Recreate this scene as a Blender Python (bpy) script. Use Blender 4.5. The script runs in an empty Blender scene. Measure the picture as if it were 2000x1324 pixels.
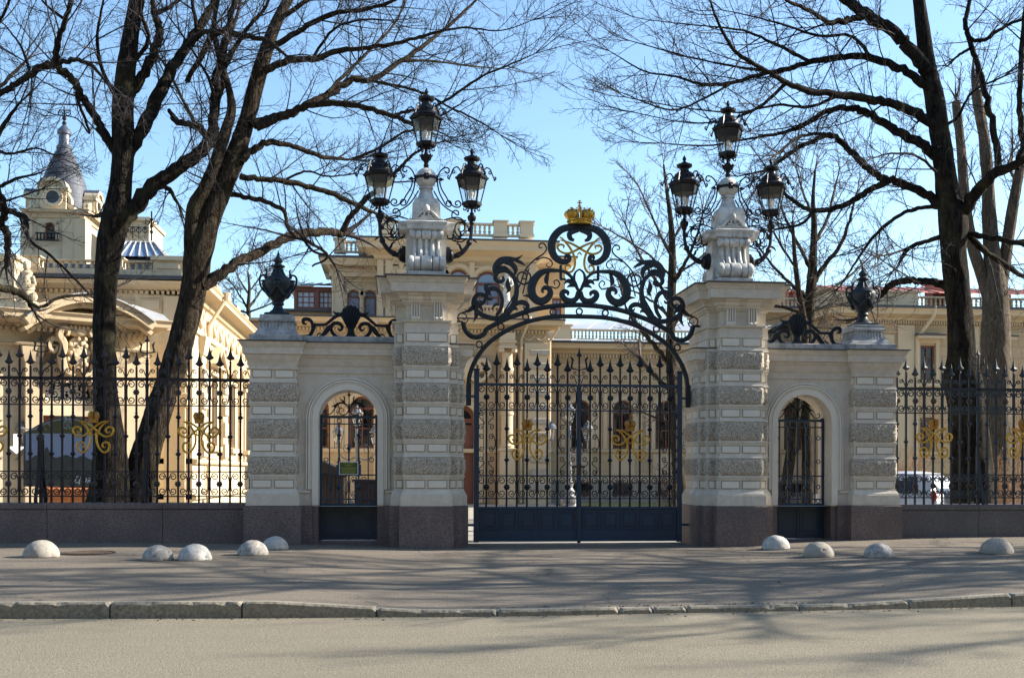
import bpy, bmesh, math, random
import numpy as np
from mathutils import Vector, noise
D = bpy.data
SC = bpy.context.scene
COL = SC.collection
PI = math.pi
# ---------------------------------------------------------------- survey: the photograph's sight lines, used to
# find real positions of things on upright planes that stand at known distances
YAW = math.radians(6); ROLL = math.radians(.17); FOC = 2144.0; HOR = 920.0
CAM = (0.0, -18.68, 1.27)
def ray(px, py):
    u = (px-1000)/FOC; v = (HOR-py)/FOC
    u, v = u*math.cos(ROLL)-v*math.sin(ROLL), u*math.sin(ROLL)+v*math.cos(ROLL)
    return (math.sin(YAW)+u*math.cos(YAW), math.cos(YAW)-u*math.sin(YAW), v)
def at(px, py, Y):
    r = ray(px, py); t = (Y-CAM[1])/r[1]
    return Vector((CAM[0]+t*r[0], Y, CAM[2]+t*r[2]))
def X(px, Y, py=800): return at(px, py, Y)[0]
ZPX = [1000]          # which part of the view Z() levels are read from
def Z(py, Y, px=None): return at(px if px is not None else ZPX[0], py, Y)[2]

# ---------------------------------------------------------------- materials
def nodes(name):
    m = D.materials.new(name); m.use_nodes = True
    nt = m.node_tree; nt.nodes.clear()
    out = nt.nodes.new('ShaderNodeOutputMaterial'); b = nt.nodes.new('ShaderNodeBsdfPrincipled')
    nt.links.new(b.outputs[0], out.inputs[0])
    return m, nt, b
def N(nt, kind, **kw):
    n = nt.nodes.new(kind)
    for k, v in kw.items():
        if k in n.inputs: n.inputs[k].default_value = v
        else: setattr(n, k, v)
    return n
def rgba(c): return (c[0], c[1], c[2], 1.0)
def ramp(nt, src, stops):
    r = nt.nodes.new('ShaderNodeValToRGB')
    while len(r.color_ramp.elements) < len(stops): r.color_ramp.elements.new(.5)
    for e, (p, c) in zip(r.color_ramp.elements, stops):
        e.position = p; e.color = rgba(c) if hasattr(c, '__len__') else (c, c, c, 1)
    nt.links.new(src, r.inputs[0]); return r.outputs[0]
def mix(nt, fac, a, b, mode='MIX'):
    m = nt.nodes.new('ShaderNodeMix'); m.data_type = 'RGBA'; m.blend_type = mode
    for sock, v in ((m.inputs[0], fac), (m.inputs[6], a), (m.inputs[7], b)):
        if hasattr(v, 'is_linked'): nt.links.new(v, sock)
        elif hasattr(v, '__len__'): sock.default_value = rgba(v)
        else: sock.default_value = v
    return m.outputs[2]
def coords(nt, scale=(1, 1, 1)):
    g = nt.nodes.new('ShaderNodeNewGeometry'); mp = nt.nodes.new('ShaderNodeMapping')
    mp.inputs['Scale'].default_value = scale
    nt.links.new(g.outputs['Position'], mp.inputs['Vector']); return mp.outputs[0]
def noise_tex(nt, vec, scale, detail=5, rough=.6, dist=0):
    n = N(nt, 'ShaderNodeTexNoise', Scale=scale, Detail=detail, Roughness=rough, Distortion=dist)
    nt.links.new(vec, n.inputs['Vector']); return n.outputs[0]
def bump(nt, b, h, strength, dist=.01, prev=None):
    n = N(nt, 'ShaderNodeBump', Strength=strength, Distance=dist)
    nt.links.new(h, n.inputs['Height'])
    if prev is not None: nt.links.new(prev, n.inputs['Normal'])
    nt.links.new(n.outputs[0], b.inputs['Normal']); return n.outputs[0]
def pbr(name, c1, c2=None, scale=3, rough=.7, metal=0, bs=0, bscale=60, spec=.5, fine=None, fs=40, streak=0):
    """two-tone surface with broad mottling, optional fine specks and bump"""
    m, nt, b = nodes(name)
    b.inputs['Roughness'].default_value = rough; b.inputs['Metallic'].default_value = metal
    b.inputs['Specular IOR Level'].default_value = spec
    v = coords(nt)
    col = c1
    if c2 is not None:
        col = ramp(nt, noise_tex(nt, v, scale, 6, .65), [(.32, c1), (.68, c2)])
    if fine is not None:
        f = ramp(nt, noise_tex(nt, v, fs, 3, .7), [(.42, (0, 0, 0)), (.62, (1, 1, 1))])
        col = mix(nt, f, col, fine)
    if streak:               # rain streaks and old repairs
        s1 = ramp(nt, noise_tex(nt, coords(nt, (5, 5, .35)), 1.6, 5, .7), [(.52, 0.), (.72, streak)])
        s2 = ramp(nt, noise_tex(nt, coords(nt), 1.1, 6, .7, .6), [(.45, .15), (.62, 1.)])
        col = mix(nt, mix(nt, 1.0, s1, s2, 'MULTIPLY'), col, tuple(q*.52 for q in c1))
    if hasattr(col, 'is_linked'): nt.links.new(col, b.inputs['Base Color'])
    else: b.inputs['Base Color'].default_value = rgba(col)
    if bs: bump(nt, b, noise_tex(nt, v, bscale, 4, .6), bs)
    return m

M = {}
M['plaster'] = pbr('gate_plaster', (.53, .475, .395), (.59, .535, .45), 2.2, .82, bs=.15, bscale=35, fine=(.495, .44, .365), fs=9, streak=.5)
M['panel'] = pbr('panel_plaster', (.61, .56, .475), (.67, .62, .53), 3, .8, streak=.3, bs=.12, bscale=40)
M['rough'] = pbr('vermiculated_stone', (.47, .41, .33), (.56, .50, .41), 6, .9, bs=.8, bscale=85, fine=(.14, .115, .09), fs=52)  # the fine dark specks paint the shade inside the pits
M['granite'] = pbr('red_granite', (.105, .080, .076), (.19, .14, .128), 1.6, .6, bs=.2, bscale=60, fine=(.07, .056, .056), fs=45)
M['granite2'] = pbr('grey_granite', (.085, .076, .080), (.155, .135, .132), 1.4, .58, bs=.2, bscale=60, fine=(.058, .054, .06), fs=45)
M['greystone'] = pbr('weathered_stone', (.30, .30, .30), (.45, .44, .42), 4, .85, bs=.3, bscale=25, fine=(.22, .225, .235), fs=7)
M['marble'] = pbr('pale_stone', (.52, .50, .46), (.62, .60, .55), 4, .7, bs=.2, bscale=22, fine=(.36, .355, .34), fs=6)
M['iron'] = pbr('wrought_iron', (.007, .012, .019), (.012, .018, .027), 8, .5, spec=.22, bs=.15, bscale=60)
M['iron_warm'] = pbr('aged_iron', (.022, .018, .021), (.036, .030, .034), 6, .55, spec=.22, bs=.2, bscale=70)
M['iron_navy'] = pbr('navy_painted_iron', (.011, .031, .060), (.015, .040, .076), 3, .38, spec=.45, bs=.1, bscale=30)
M['verdigris'] = pbr('dark_bronze', (.012, .018, .024), (.022, .030, .038), 7, .5, spec=.25, bs=.3, bscale=40)
M['lamp_iron'] = pbr('lamp_black_iron', (.008, .008, .010), (.014, .013, .017), 9, .42, spec=.25, bs=.1, bscale=50)
M['gold'] = pbr('gilded_metal', (.42, .24, .035), (.68, .42, .085), 16, .34, metal=.95, bs=.15, bscale=50)
M['gold_dark'] = pbr('tarnished_gilt', (.30, .13, .035), (.55, .30, .06), 30, .45, metal=.7, bs=.2, bscale=60)
M['flash'] = pbr('lead_flashing', (.035, .037, .042), (.06, .062, .068), 5, .5)
M['metalroof'] = pbr('zinc_roof', (.42, .43, .45), (.55, .56, .57), .6, .35, metal=.35)
M['slateroof'] = pbr('blue_zinc', (.075, .085, .115), (.12, .13, .165), .8, .42, metal=.4)
M['redroof'] = pbr('red_roof', (.36, .10, .06), (.45, .15, .09), .7, .6)
M['palace'] = pbr('palace_plaster', (.43, .315, .18), (.48, .36, .215), .5, .85, bs=.15, bscale=20, fine=(.395, .29, .16), fs=2, streak=.4)
M['palace_trim'] = pbr('palace_trim_plaster', (.48, .37, .235), (.53, .42, .275), .7, .8, bs=.1, bscale=25)
M['palace_grey'] = pbr('palace_grey_stone', (.30, .255, .195), (.37, .315, .245), 1.3, .85, bs=.4, bscale=14, fine=(.38, .34, .28), fs=5)
M['brownwood'] = pbr('brown_window_wood', (.13, .045, .025), (.18, .06, .032), 4, .5)
M['darkwood'] = pbr('dark_kiosk_wood', (.028, .017, .012), (.045, .028, .02), 5, .7)
M['pane'] = pbr('window_glass', (.014, .015, .018), None, rough=.05, spec=.5)
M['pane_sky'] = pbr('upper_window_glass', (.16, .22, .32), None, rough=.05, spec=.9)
M['curtain'] = pbr('curtain_cloth', (.20, .185, .16), (.30, .28, .24), 2, .9)
M['white'] = pbr('white_paint', (.78, .78, .76), (.70, .70, .69), 2, .6)
M['silver'] = pbr('silver_lamp_paint', (.22, .22, .22), (.14, .14, .15), 7, .45, metal=.3)
M['concrete'] = pbr('bollard_concrete', (.26, .225, .18), (.38, .335, .27), 7, .88, bs=.5, bscale=30, fine=(.24, .23, .215), fs=11)
M['whitewash'] = pbr('bollard_whitewash', (.34, .315, .28), (.56, .53, .485), 8, .85, bs=.5, bscale=30, fine=(.32, .315, .30), fs=12)
M['greyball'] = pbr('bollard_grey', (.175, .155, .13), (.28, .25, .215), 7, .88, bs=.5, bscale=30, fine=(.36, .35, .335), fs=15)
M['kerb'] = pbr('kerb_stone', (.215, .19, .145), (.275, .245, .19), 1.6, .9, bs=.6, bscale=22, fine=(.15, .135, .105), fs=30)

def bark(name, a, b_, c):
    m, nt, b = nodes(name)
    b.inputs['Roughness'].default_value = .95; b.inputs['Specular IOR Level'].default_value = .06
    v = coords(nt, (1, 1, .16))
    n1 = noise_tex(nt, v, 22, 6, .65, 1.6)
    n2 = noise_tex(nt, coords(nt), 2.2, 4, .6)
    c1 = ramp(nt, n1, [(.34, a), (.5, b_), (.68, c)])
    c2 = mix(nt, ramp(nt, n2, [(.5, 0.), (.75, .5)]), c1, (.075, .07, .035))
    nt.links.new(c2, b.inputs['Base Color'])
    bump(nt, b, n1, .9, .05); return m
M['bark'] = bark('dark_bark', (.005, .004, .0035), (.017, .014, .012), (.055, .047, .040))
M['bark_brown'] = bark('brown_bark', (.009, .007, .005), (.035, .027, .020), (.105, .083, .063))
M['bark_pale'] = bark('pale_bark', (.045, .036, .028), (.11, .09, .07), (.19, .155, .12))
M['twig'] = pbr('twig_bark', (.010, .007, .008), (.020, .014, .014), 2, .9)
M['twig_brown'] = pbr('far_twig_bark', (.060, .042, .034), (.085, .062, .05), 2, .9)
M['twig_tan'] = pbr('dry_stems', (.24, .13, .07), (.36, .24, .14), 3, .9)

def thin_glass():
    m = D.materials.new('lantern_glass'); m.use_nodes = True; nt = m.node_tree; nt.nodes.clear()
    o = nt.nodes.new('ShaderNodeOutputMaterial'); t = nt.nodes.new('ShaderNodeBsdfTransparent')
    g = N(nt, 'ShaderNodeBsdfGlossy', Roughness=.05); d = N(nt, 'ShaderNodeBsdfDiffuse'); d.inputs[0].default_value = (.75, .72, .65, 1)
    t.inputs[0].default_value = (.92, .93, .93, 1)
    a = N(nt, 'ShaderNodeMixShader', Fac=.055); c = N(nt, 'ShaderNodeMixShader', Fac=.015)
    L = nt.links.new
    L(t.outputs[0], a.inputs[1]); L(g.outputs[0], a.inputs[2]); L(a.outputs[0], c.inputs[1]); L(d.outputs[0], c.inputs[2]); L(c.outputs[0], o.inputs[0])
    return m
M['glass'] = thin_glass()
def clear_pane():
    m = D.materials.new('clear_window_pane'); m.use_nodes = True; nt = m.node_tree; nt.nodes.clear()
    o = nt.nodes.new('ShaderNodeOutputMaterial'); t = nt.nodes.new('ShaderNodeBsdfTransparent'); t.inputs[0].default_value = (.52, .50, .46, 1)
    g = N(nt, 'ShaderNodeBsdfGlossy', Roughness=.03); a = N(nt, 'ShaderNodeMixShader', Fac=.13)
    nt.links.new(t.outputs[0], a.inputs[1]); nt.links.new(g.outputs[0], a.inputs[2]); nt.links.new(a.outputs[0], o.inputs[0]); return m
M['pane_clear'] = clear_pane()
M['iron_blue'] = pbr('blue_grey_iron', (.020, .030, .040), (.030, .042, .054), 8, .5, spec=.3, bs=.15, bscale=60)
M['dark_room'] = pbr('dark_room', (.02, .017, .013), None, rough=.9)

# ---------------------------------------------------------------- objects
def tag(o, label=None, cat=None, group=None, kind=None):
    if label: o['label'] = label
    if cat: o['category'] = cat
    if group: o['group'] = group
    if kind: o['kind'] = kind
    return o
def thing(name, label, cat, loc=(0, 0, 0), group=None):
    o = D.objects.new(name, None); COL.objects.link(o); o.location = loc; o.empty_display_size = .2
    return tag(o, label, cat, group)
def origin(o):
    v = Vector((0, 0, 0))
    while o is not None:
        v += o.location; o = o.parent
    return v
def kids(o): return [c for c in D.objects if c.parent == o]
def copy_tree(o, parent=None):
    c = o.copy(); COL.objects.link(c)
    if parent is not None: c.parent = parent
    for ch in list(o.children): copy_tree(ch, c)
    return c

def catmull(P, n=6):
    """smooth a list of equal-length tuples"""
    P = [tuple(map(float, p)) for p in P]
    if len(P) < 3: return P
    Q = [tuple(2*a-b for a, b in zip(P[0], P[1]))]+P+[tuple(2*a-b for a, b in zip(P[-1], P[-2]))]
    out = []
    for i in range(1, len(Q)-2):
        a, b, c, d = Q[i-1:i+3]
        for k in range(n):
            t = k/n; t2 = t*t; t3 = t2*t
            out.append(tuple(.5*(2*B+(C_-A_)*t+(2*A_-5*B+4*C_-D_)*t2+(3*B-A_-3*C_+D_)*t3) for A_, B, C_, D_ in zip(a, b, c, d)))
    out.append(P[-1]); return out
def spiral(cx, cz, r0, r1, a0, a1, n=14):
    a0, a1 = math.radians(a0), math.radians(a1)
    return [(cx+(r0+(r1-r0)*k/n)*math.cos(a0+(a1-a0)*k/n), cz+(r0+(r1-r0)*k/n)*math.sin(a0+(a1-a0)*k/n)) for k in range(n+1)]

FRAME = [None]            # (ox, oy, angle): local frame that new meshes are laid out in
def frame(ox=None, oy=0, ang=0): FRAME[0] = None if ox is None else (ox, oy, math.radians(ang))
def on_frame(px, py):
    """where a sight line meets the upright plane y=0 of the current frame, as local (x, z)"""
    ox, oy, a = FRAME[0]; r = ray(px, py); nx, ny = math.sin(a), -math.cos(a)
    t = ((ox-CAM[0])*nx+(oy-CAM[1])*ny)/(r[0]*nx+r[1]*ny)
    x, y = CAM[0]+t*r[0]-ox, CAM[1]+t*r[1]-oy
    return x*math.cos(a)+y*math.sin(a), CAM[2]+t*r[2]
class MB:
    """collects shapes for ONE mesh; s, cx mirror the x axis about a centre line"""
    def __init__(self, s=1, cx=0.0):
        self.v = []; self.f = []; self.sm = []; self.s = s; self.cx = cx; self.fr = FRAME[0]
    def add(self, vs, fs, smooth=False):
        b = len(self.v)
        s, c = self.s, self.cx
        if self.fr is None: self.v.extend((c+s*p[0], p[1], p[2]) for p in vs)
        else:
            ox, oy, a = self.fr; ca, sa = math.cos(a), math.sin(a)
            self.v.extend((ox+p[0]*ca-p[1]*sa, oy+p[0]*sa+p[1]*ca, p[2]) for p in vs)
        if s < 0: self.f.extend(tuple(b+i for i in reversed(f)) for f in fs)
        else: self.f.extend(tuple(b+i for i in f) for f in fs)
        self.sm.extend([smooth]*len(fs))
    def box(self, x0, x1, y0, y1, z0, z1, bv=0):
        if x0 > x1: x0, x1 = x1, x0
        if bv:
            b = min(bv, (x1-x0)*.4, (y1-y0)*.4, (z1-z0)*.4)
            return self.loft((x0+x1)/2, (y0+y1)/2, [(z0, (x1-x0)/2-b, (y1-y0)/2-b), (z0+b, (x1-x0)/2, (y1-y0)/2), (z1-b, (x1-x0)/2, (y1-y0)/2), (z1, (x1-x0)/2-b, (y1-y0)/2-b)])
        self.add([(x0, y0, z0), (x1, y0, z0), (x1, y1, z0), (x0, y1, z0), (x0, y0, z1), (x1, y0, z1), (x1, y1, z1), (x0, y1, z1)],
                 [(0, 3, 2, 1), (4, 5, 6, 7), (0, 1, 5, 4), (1, 2, 6, 5), (2, 3, 7, 6), (3, 0, 4, 7)])
    def loft(self, cx, cy, prof):
        """stack of rectangles: (z, half x, half y)"""
        v = []; f = []
        for z, hx, hy in prof: v += [(cx-hx, cy-hy, z), (cx+hx, cy-hy, z), (cx+hx, cy+hy, z), (cx-hx, cy+hy, z)]
        for i in range(len(prof)-1):
            for k in range(4): f.append((4*i+k, 4*i+(k+1) % 4, 4*i+4+(k+1) % 4, 4*i+4+k))
        f.append((3, 2, 1, 0)); n = 4*(len(prof)-1); f.append((n, n+1, n+2, n+3))
        self.add(v, f)
    def prism(self, poly, y0, y1):
        """polygon in x,z (counter-clockwise seen from -y) extruded along y"""
        n = len(poly)
        v = [(p[0], y0, p[1]) for p in poly]+[(p[0], y1, p[1]) for p in poly]
        f = [tuple(range(n)), tuple(reversed(range(n, 2*n)))]+[(i, n+i, n+(i+1) % n, (i+1) % n) for i in range(n)]
        self.add(v, f)
    def prism_yz(self, poly, x0, x1):
        n = len(poly)
        v = [(x0, p[0], p[1]) for p in poly]+[(x1, p[0], p[1]) for p in poly]
        f = [tuple(range(n)), tuple(reversed(range(n, 2*n)))]+[(i, n+i, n+(i+1) % n, (i+1) % n) for i in range(n)]
        self.add(v, f)
    def lathe(self, cx, cy, prof, n=12, sy=1.0, rot=0, smooth=True):
        """prof: (z, r)"""
        v = []; f = []
        for z, r in prof:
            for k in range(n):
                a = rot+2*PI*k/n; v.append((cx+r*math.cos(a), cy+sy*r*math.sin(a), z))
        for i in range(len(prof)-1):
            for k in range(n): f.append((i*n+k, i*n+(k+1) % n, (i+1)*n+(k+1) % n, (i+1)*n+k))
        f.append(tuple(reversed(range(n)))); f.append(tuple(range((len(prof)-1)*n, len(prof)*n)))
        self.add(v, f, smooth)
    def tube(self, pts, r, n=6, smooth=True):
        pts = [Vector(p) for p in pts]; m = len(pts)
        rs = r if hasattr(r, '__len__') else [r]*m
        v = []; f = []; u = None
        for i, p in enumerate(pts):
            t = (pts[min(i+1, m-1)]-pts[max(i-1, 0)])
            t = t.normalized() if t.length > 1e-9 else Vector((0, 0, 1))
            if u is None: u = t.cross(Vector((0, 1, 0)) if abs(t.y) < .9 else Vector((1, 0, 0)))
            u = (u-t*u.dot(t)); u = u.normalized() if u.length > 1e-9 else t.orthogonal().normalized()
            w = t.cross(u)
            for k in range(n):
                a = 2*PI*k/n; v.append(tuple(p+(u*math.cos(a)+w*math.sin(a))*rs[i]))
        for i in range(m-1):
            for k in range(n): f.append((i*n+k, i*n+(k+1) % n, (i+1)*n+(k+1) % n, (i+1)*n+k))
        f.append(tuple(reversed(range(n)))); f.append(tuple(range((m-1)*n, m*n)))
        self.add(v, f, smooth)
    def ribbon(self, pts, w, y, th, chamfer=True):
        """flat bar whose centre line runs in x,z; w width(s), th thickness along y"""
        m = len(pts); ws = w if hasattr(w, '__len__') else [w]*m
        v = []; f = []
        sec = [(-.5, -.28), (-.3, -.5), (.3, -.5), (.5, -.28), (.5, .28), (.3, .5), (-.3, .5), (-.5, .28)] if chamfer else [(-.5, -.5), (.5, -.5), (.5, .5), (-.5, .5)]
        n = len(sec)
        for i in range(m):
            a = pts[max(i-1, 0)]; b = pts[min(i+1, m-1)]
            dx, dz = b[0]-a[0], b[1]-a[1]; L = math.hypot(dx, dz) or 1
            nx, nz = -dz/L, dx/L
            for q, r in sec: v.append((pts[i][0]+nx*q*ws[i], y+r*th, pts[i][1]+nz*q*ws[i]))
        for i in range(m-1):
            for k in range(n): f.append((i*n+k, (i+1)*n+k, (i+1)*n+(k+1) % n, i*n+(k+1) % n))
        f.append(tuple(range(n))); f.append(tuple(reversed(range((m-1)*n, m*n))))
        self.add(v, f)
    def stroke(self, P, y, th, n=5):
        """smoothed ribbon through (x, z, width)"""
        Q = catmull(P, n); self.ribbon([(q[0], q[1]) for q in Q], [max(q[2], .002) for q in Q], y, th)
    def ball(self, c, rx, ry=None, rz=None, n=10, m=6):
        ry = ry or rx; rz = rz or rx; v = []; f = []
        for i in range(m+1):
            t = -PI/2+PI*i/m; r = max(math.cos(t), .02)
            for k in range(n):
                a = 2*PI*k/n; v.append((c[0]+rx*r*math.cos(a), c[1]+ry*r*math.sin(a), c[2]+rz*math.sin(t)))
        for i in range(m):
            for k in range(n): f.append((i*n+k, i*n+(k+1) % n, (i+1)*n+(k+1) % n, (i+1)*n+k))
        self.add(v, f, True)
    def quad(self, *p): self.add(list(p), [tuple(range(len(p)))])
    def wall(self, x0, x1, z0, z1, y, dep, ops=(), seg=10):
        """upright wall facing -y from x0..x1, z0..z1, pierced by ops (xa, xb, za, zb, arched); openings show reveals dep deep"""
        rects = []
        for xa, xb, za, zb, ar in ops: rects.append((xa, xb, za, zb+((xb-xa)/2 if ar else 0)))
        xs = sorted({x0, x1}|{q for r in rects for q in r[:2]}); zs = sorted({z0, z1}|{q for r in rects for q in r[2:]})
        for i in range(len(xs)-1):
            for k in range(len(zs)-1):
                mx, mz = (xs[i]+xs[i+1])/2, (zs[k]+zs[k+1])/2
                if any(r[0] < mx < r[1] and r[2] < mz < r[3] for r in rects): continue
                self.quad((xs[i], y, zs[k]), (xs[i+1], y, zs[k]), (xs[i+1], y, zs[k+1]), (xs[i], y, zs[k+1]))
        for xa, xb, za, zb, ar in ops:
            loop = [(xa, za), (xb, za)]
            if ar:
                r = (xb-xa)/2; cx = (xa+xb)/2
                arc = [(cx+r*math.cos(PI*k/seg), zb+r*math.sin(PI*k/seg)) for k in range(seg+1)]
                loop += arc
                h = seg//2
                self.add([(p[0], y, p[1]) for p in arc[:h+1]]+[(xb, y, zb+r)], [tuple([h+1]+list(range(h, -1, -1)))])
                self.add([(p[0], y, p[1]) for p in arc[h:]]+[(xa, y, zb+r)], [tuple([seg-h+1]+list(range(seg-h, -1, -1)))])
            else: loop += [(xb, zb), (xa, zb)]
            L = len(loop)
            v = [(p[0], y, p[1]) for p in loop]+[(p[0], y+dep, p[1]) for p in loop]
            self.add(v, [(i, L+i, L+(i+1) % L, (i+1) % L) for i in range(L)])
        # solid sides
        self.quad((x0, y, z0), (x0, y, z1), (x0, y+dep, z1), (x0, y+dep, z0))
        self.quad((x1, y, z0), (x1, y+dep, z0), (x1, y+dep, z1), (x1, y, z1))
        self.quad((x0, y, z1), (x1, y, z1), (x1, y+dep, z1), (x0, y+dep, z1))
    def rough(self, cx, cy, hx, hy, z0, z1, bulge=.03, amp=.018, step=.024, seed=0):
        """pillow-shaped block with a worm-eaten face"""
        r = .03; loop = []
        def seg(ax, ay, bx, by):
            n = max(2, int(math.hypot(bx-ax, by-ay)/step))
            for k in range(n): loop.append((ax+(bx-ax)*k/n, ay+(by-ay)*k/n))
        seg(-hx+r, -hy, hx-r, -hy); seg(hx-r, -hy, hx, -hy+r); seg(hx, -hy+r, hx, hy-r); seg(hx, hy-r, hx-r, hy)
        seg(hx-r, hy, -hx+r, hy); seg(-hx+r, hy, -hx, hy-r); seg(-hx, hy-r, -hx, -hy+r); seg(-hx, -hy+r, -hx+r, -hy)
        nz = max(6, int((z1-z0)/step)); n = len(loop); v = []; f = []
        for i in range(nz+1):
            t = i/nz; e = bulge*(1-abs(2*t-1)**5)
            z = z0+(z1-z0)*t
            for x, y in loop:
                q = noise.noise(Vector((x*52+seed, y*52, z*52)))+.5*noise.noise(Vector((x*95, y*95+seed, z*95)))
                d = e+(amp*q if 0 < i < nz else 0)
                gx = max(-1, min(1, (x/hx)**7)) if abs(x) > hx*.8 else 0
                gy = max(-1, min(1, (y/hy)**7)) if abs(y) > hy*.8 else 0
                # push outward along the face normal
                ox = d*(1 if x >= hx-1e-6 else -1 if x <= -hx+1e-6 else gx*.7)
                oy = d*(1 if y >= hy-1e-6 else -1 if y <= -hy+1e-6 else gy*.7)
                if abs(y) >= hy-1e-6: ox = d*gx*.5
                if abs(x) >= hx-1e-6: oy = d*gy*.5
                v.append((cx+x+ox, cy+y+oy, z))
        for i in range(nz):
            for k in range(n): f.append((i*n+k, i*n+(k+1) % n, (i+1)*n+(k+1) % n, (i+1)*n+k))
        f.append(tuple(range((nz)*n, (nz+1)*n)))
        self.add(v, f, True)
    def baluster(self, x, y, z0, z1, r, n=6):
        h = z1-z0
        self.lathe(x, y, [(z0, r*.9), (z0+h*.08, r*.9), (z0+h*.1, r*.45), (z0+h*.3, r), (z0+h*.5, r*.5), (z0+h*.72, r*.85), (z0+h*.9, r*.45), (z0+h*.92, r*.9), (z1, r*.9)], n, smooth=False)
    def build(self, name, mat, parent=None, angle=35, loc=None):
        me = D.meshes.new(name)
        off = origin(parent) if parent is not None else Vector(loc or (0, 0, 0))
        me.from_pydata([(p[0]-off[0], p[1]-off[1], p[2]-off[2]) for p in self.v], [], self.f)
        me.polygons.foreach_set('use_smooth', self.sm)
        if any(self.sm): me.set_sharp_from_angle(angle=math.radians(angle))
        me.materials.append(M[mat] if isinstance(mat, str) else mat)
        o = D.objects.new(name, me); COL.objects.link(o)
        if parent is not None: o.parent = parent
        else: o.location = off
        return o
def text_part(name, body, mat, parent, loc, size, rot=(PI/2, 0, 0), shear=0, align='CENTER'):
    cu = D.curves.new(name, 'FONT'); cu.body = body; cu.size = size; cu.align_x = align; cu.align_y = 'CENTER'; cu.shear = shear
    cu.extrude = .002
    tmp = D.objects.new(name, cu); COL.objects.link(tmp)
    me = D.meshes.new_from_object(tmp.evaluated_get(bpy.context.evaluated_depsgraph_get())); D.objects.remove(tmp)
    me.materials.clear(); me.materials.append(M[mat]); o = D.objects.new(name, me); COL.objects.link(o); o.parent = parent
    o.location = Vector(loc)-origin(parent); o.rotation_euler = rot
    return o
# ================================================================ ground, road, pavement
rnd = random.Random(5); GATE_C = 3.22
def lerp(a, b, t): return a+(b-a)*t
def sstep(a, b, x):
    t = max(0, min(1, (x-a)/(b-a))); return t*t*(3-2*t)
def interp(x, T):
    if x <= T[0][0]: return T[0][1]
    for (a, p), (b, q) in zip(T, T[1:]):
        if x <= b: return lerp(p, q, (x-a)/(b-a))
    return T[-1][1]
KY = [(-40, -7.2), (-3.8, -7.78), (-1.3, -7.95), (1.1, -8.02), (3.8, -7.86), (6.6, -7.68), (60, -5.0)]   # kerb line
KT = [(-40, 0), (-1.2, -.005), (.2, -.09), (1.2, -.095), (4.6, -.095), (5.2, -.075), (6.6, -.02), (9, .0), (60, .0)]          # its top
ROADZ = -.145
def kerb_y(x): return interp(x, KY)
def pav_z(x, y):
    wall = interp(x, [(-40, .1), (-4.5, .055), (-1.6, .02), (.5, -.02), (5.9, -.02), (7.3, .05), (10, .11), (40, .2)])
    ky = kerb_y(x); t = max(0, min(1, (y-ky)/(.9-ky)))
    return lerp(interp(x, KT), wall, t**1.1)

def ground_sheet(name, xs, ys_fn, zfn, mat, kind='structure'):
    v = []; f = []; n = None
    for x in xs:
        ys = ys_fn(x); n = len(ys)
        for y in ys: v.append((x, y, zfn(x, y)))
    for i in range(len(xs)-1):
        for k in range(n-1): f.append((i*n+k, (i+1)*n+k, (i+1)*n+k+1, i*n+k+1))
    b = MB(); b.add(v, f, True)
    return tag(b.build(name, mat), kind=kind)

def asphalt(name, c1, c2, grit, light, seams):
    m, nt, b = nodes(name)
    b.inputs['Roughness'].default_value = .86; b.inputs['Specular IOR Level'].default_value = .3
    v = coords(nt)
    broad = noise_tex(nt, coords(nt, (.35, 1, 1)), .55, 5, .6)
    c = ramp(nt, broad, [(.3, c1), (.7, c2)])
    st = ramp(nt, noise_tex(nt, coords(nt, (1, .8, 1)), 75, 4, .75), [(.44, (0, 0, 0)), (.56, (1, 1, 1))])
    c = mix(nt, st, c, grit)
    vo = N(nt, 'ShaderNodeTexVoronoi', Scale=70.0); nt.links.new(v, vo.inputs['Vector'])
    sp = ramp(nt, vo.outputs['Distance'], [(.10, (1, 1, 1)), (.2, (0, 0, 0))])
    pick = ramp(nt, noise_tex(nt, v, 9, 2), [(.55, (0, 0, 0)), (.62, (1, 1, 1))])
    sp2 = mix(nt, 1.0, sp, pick, 'MULTIPLY')
    c = mix(nt, sp2, c, light)
    ln = ramp(nt, noise_tex(nt, coords(nt, (.05, .9, 1)), 1.2, 4, .6), [(.42, 0.), (.62, .35)])
    c = mix(nt, ln, c, tuple(q*.72 for q in c1))
    # dark wear spots and hairline cracks
    w = ramp(nt, noise_tex(nt, coords(nt, (.5, 1.6, 1)), 2.1, 6, .7, .4), [(.60, (0, 0, 0)), (.74, (.55, .55, .55))])
    c = mix(nt, w, c, tuple(q*.62 for q in c1))
    if seams:
        cr = N(nt, 'ShaderNodeTexVoronoi', Scale=.28); cr.feature = 'DISTANCE_TO_EDGE'
        wv = nt.nodes.new('ShaderNodeVectorMath'); wv.operation = 'ADD'
        nz = N(nt, 'ShaderNodeTexNoise', Scale=1.3, Detail=6.0); nt.links.new(v, nz.inputs['Vector'])
        nt.links.new(v, wv.inputs[0]); nt.links.new(nz.outputs[1], wv.inputs[1]); nt.links.new(wv.outputs[0], cr.inputs['Vector'])
        ck = ramp(nt, cr.outputs['Distance'], [(.0, (.7, .7, .7)), (.006, (0, 0, 0))])
        c = mix(nt, ck, c, (.05, .045, .04))
    nt.links.new(c, b.inputs['Base Color'])
    n1 = bump(nt, b, noise_tex(nt, v, 105, 3, .7), 1.0, .016)
    bump(nt, b, noise_tex(nt, v, 28, 4, .6), .35, .02, n1)
    return m
M['road'] = asphalt('road_asphalt', (.275, .238, .165), (.335, .29, .208), (.14, .125, .10), (.52, .48, .40), False)
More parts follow.
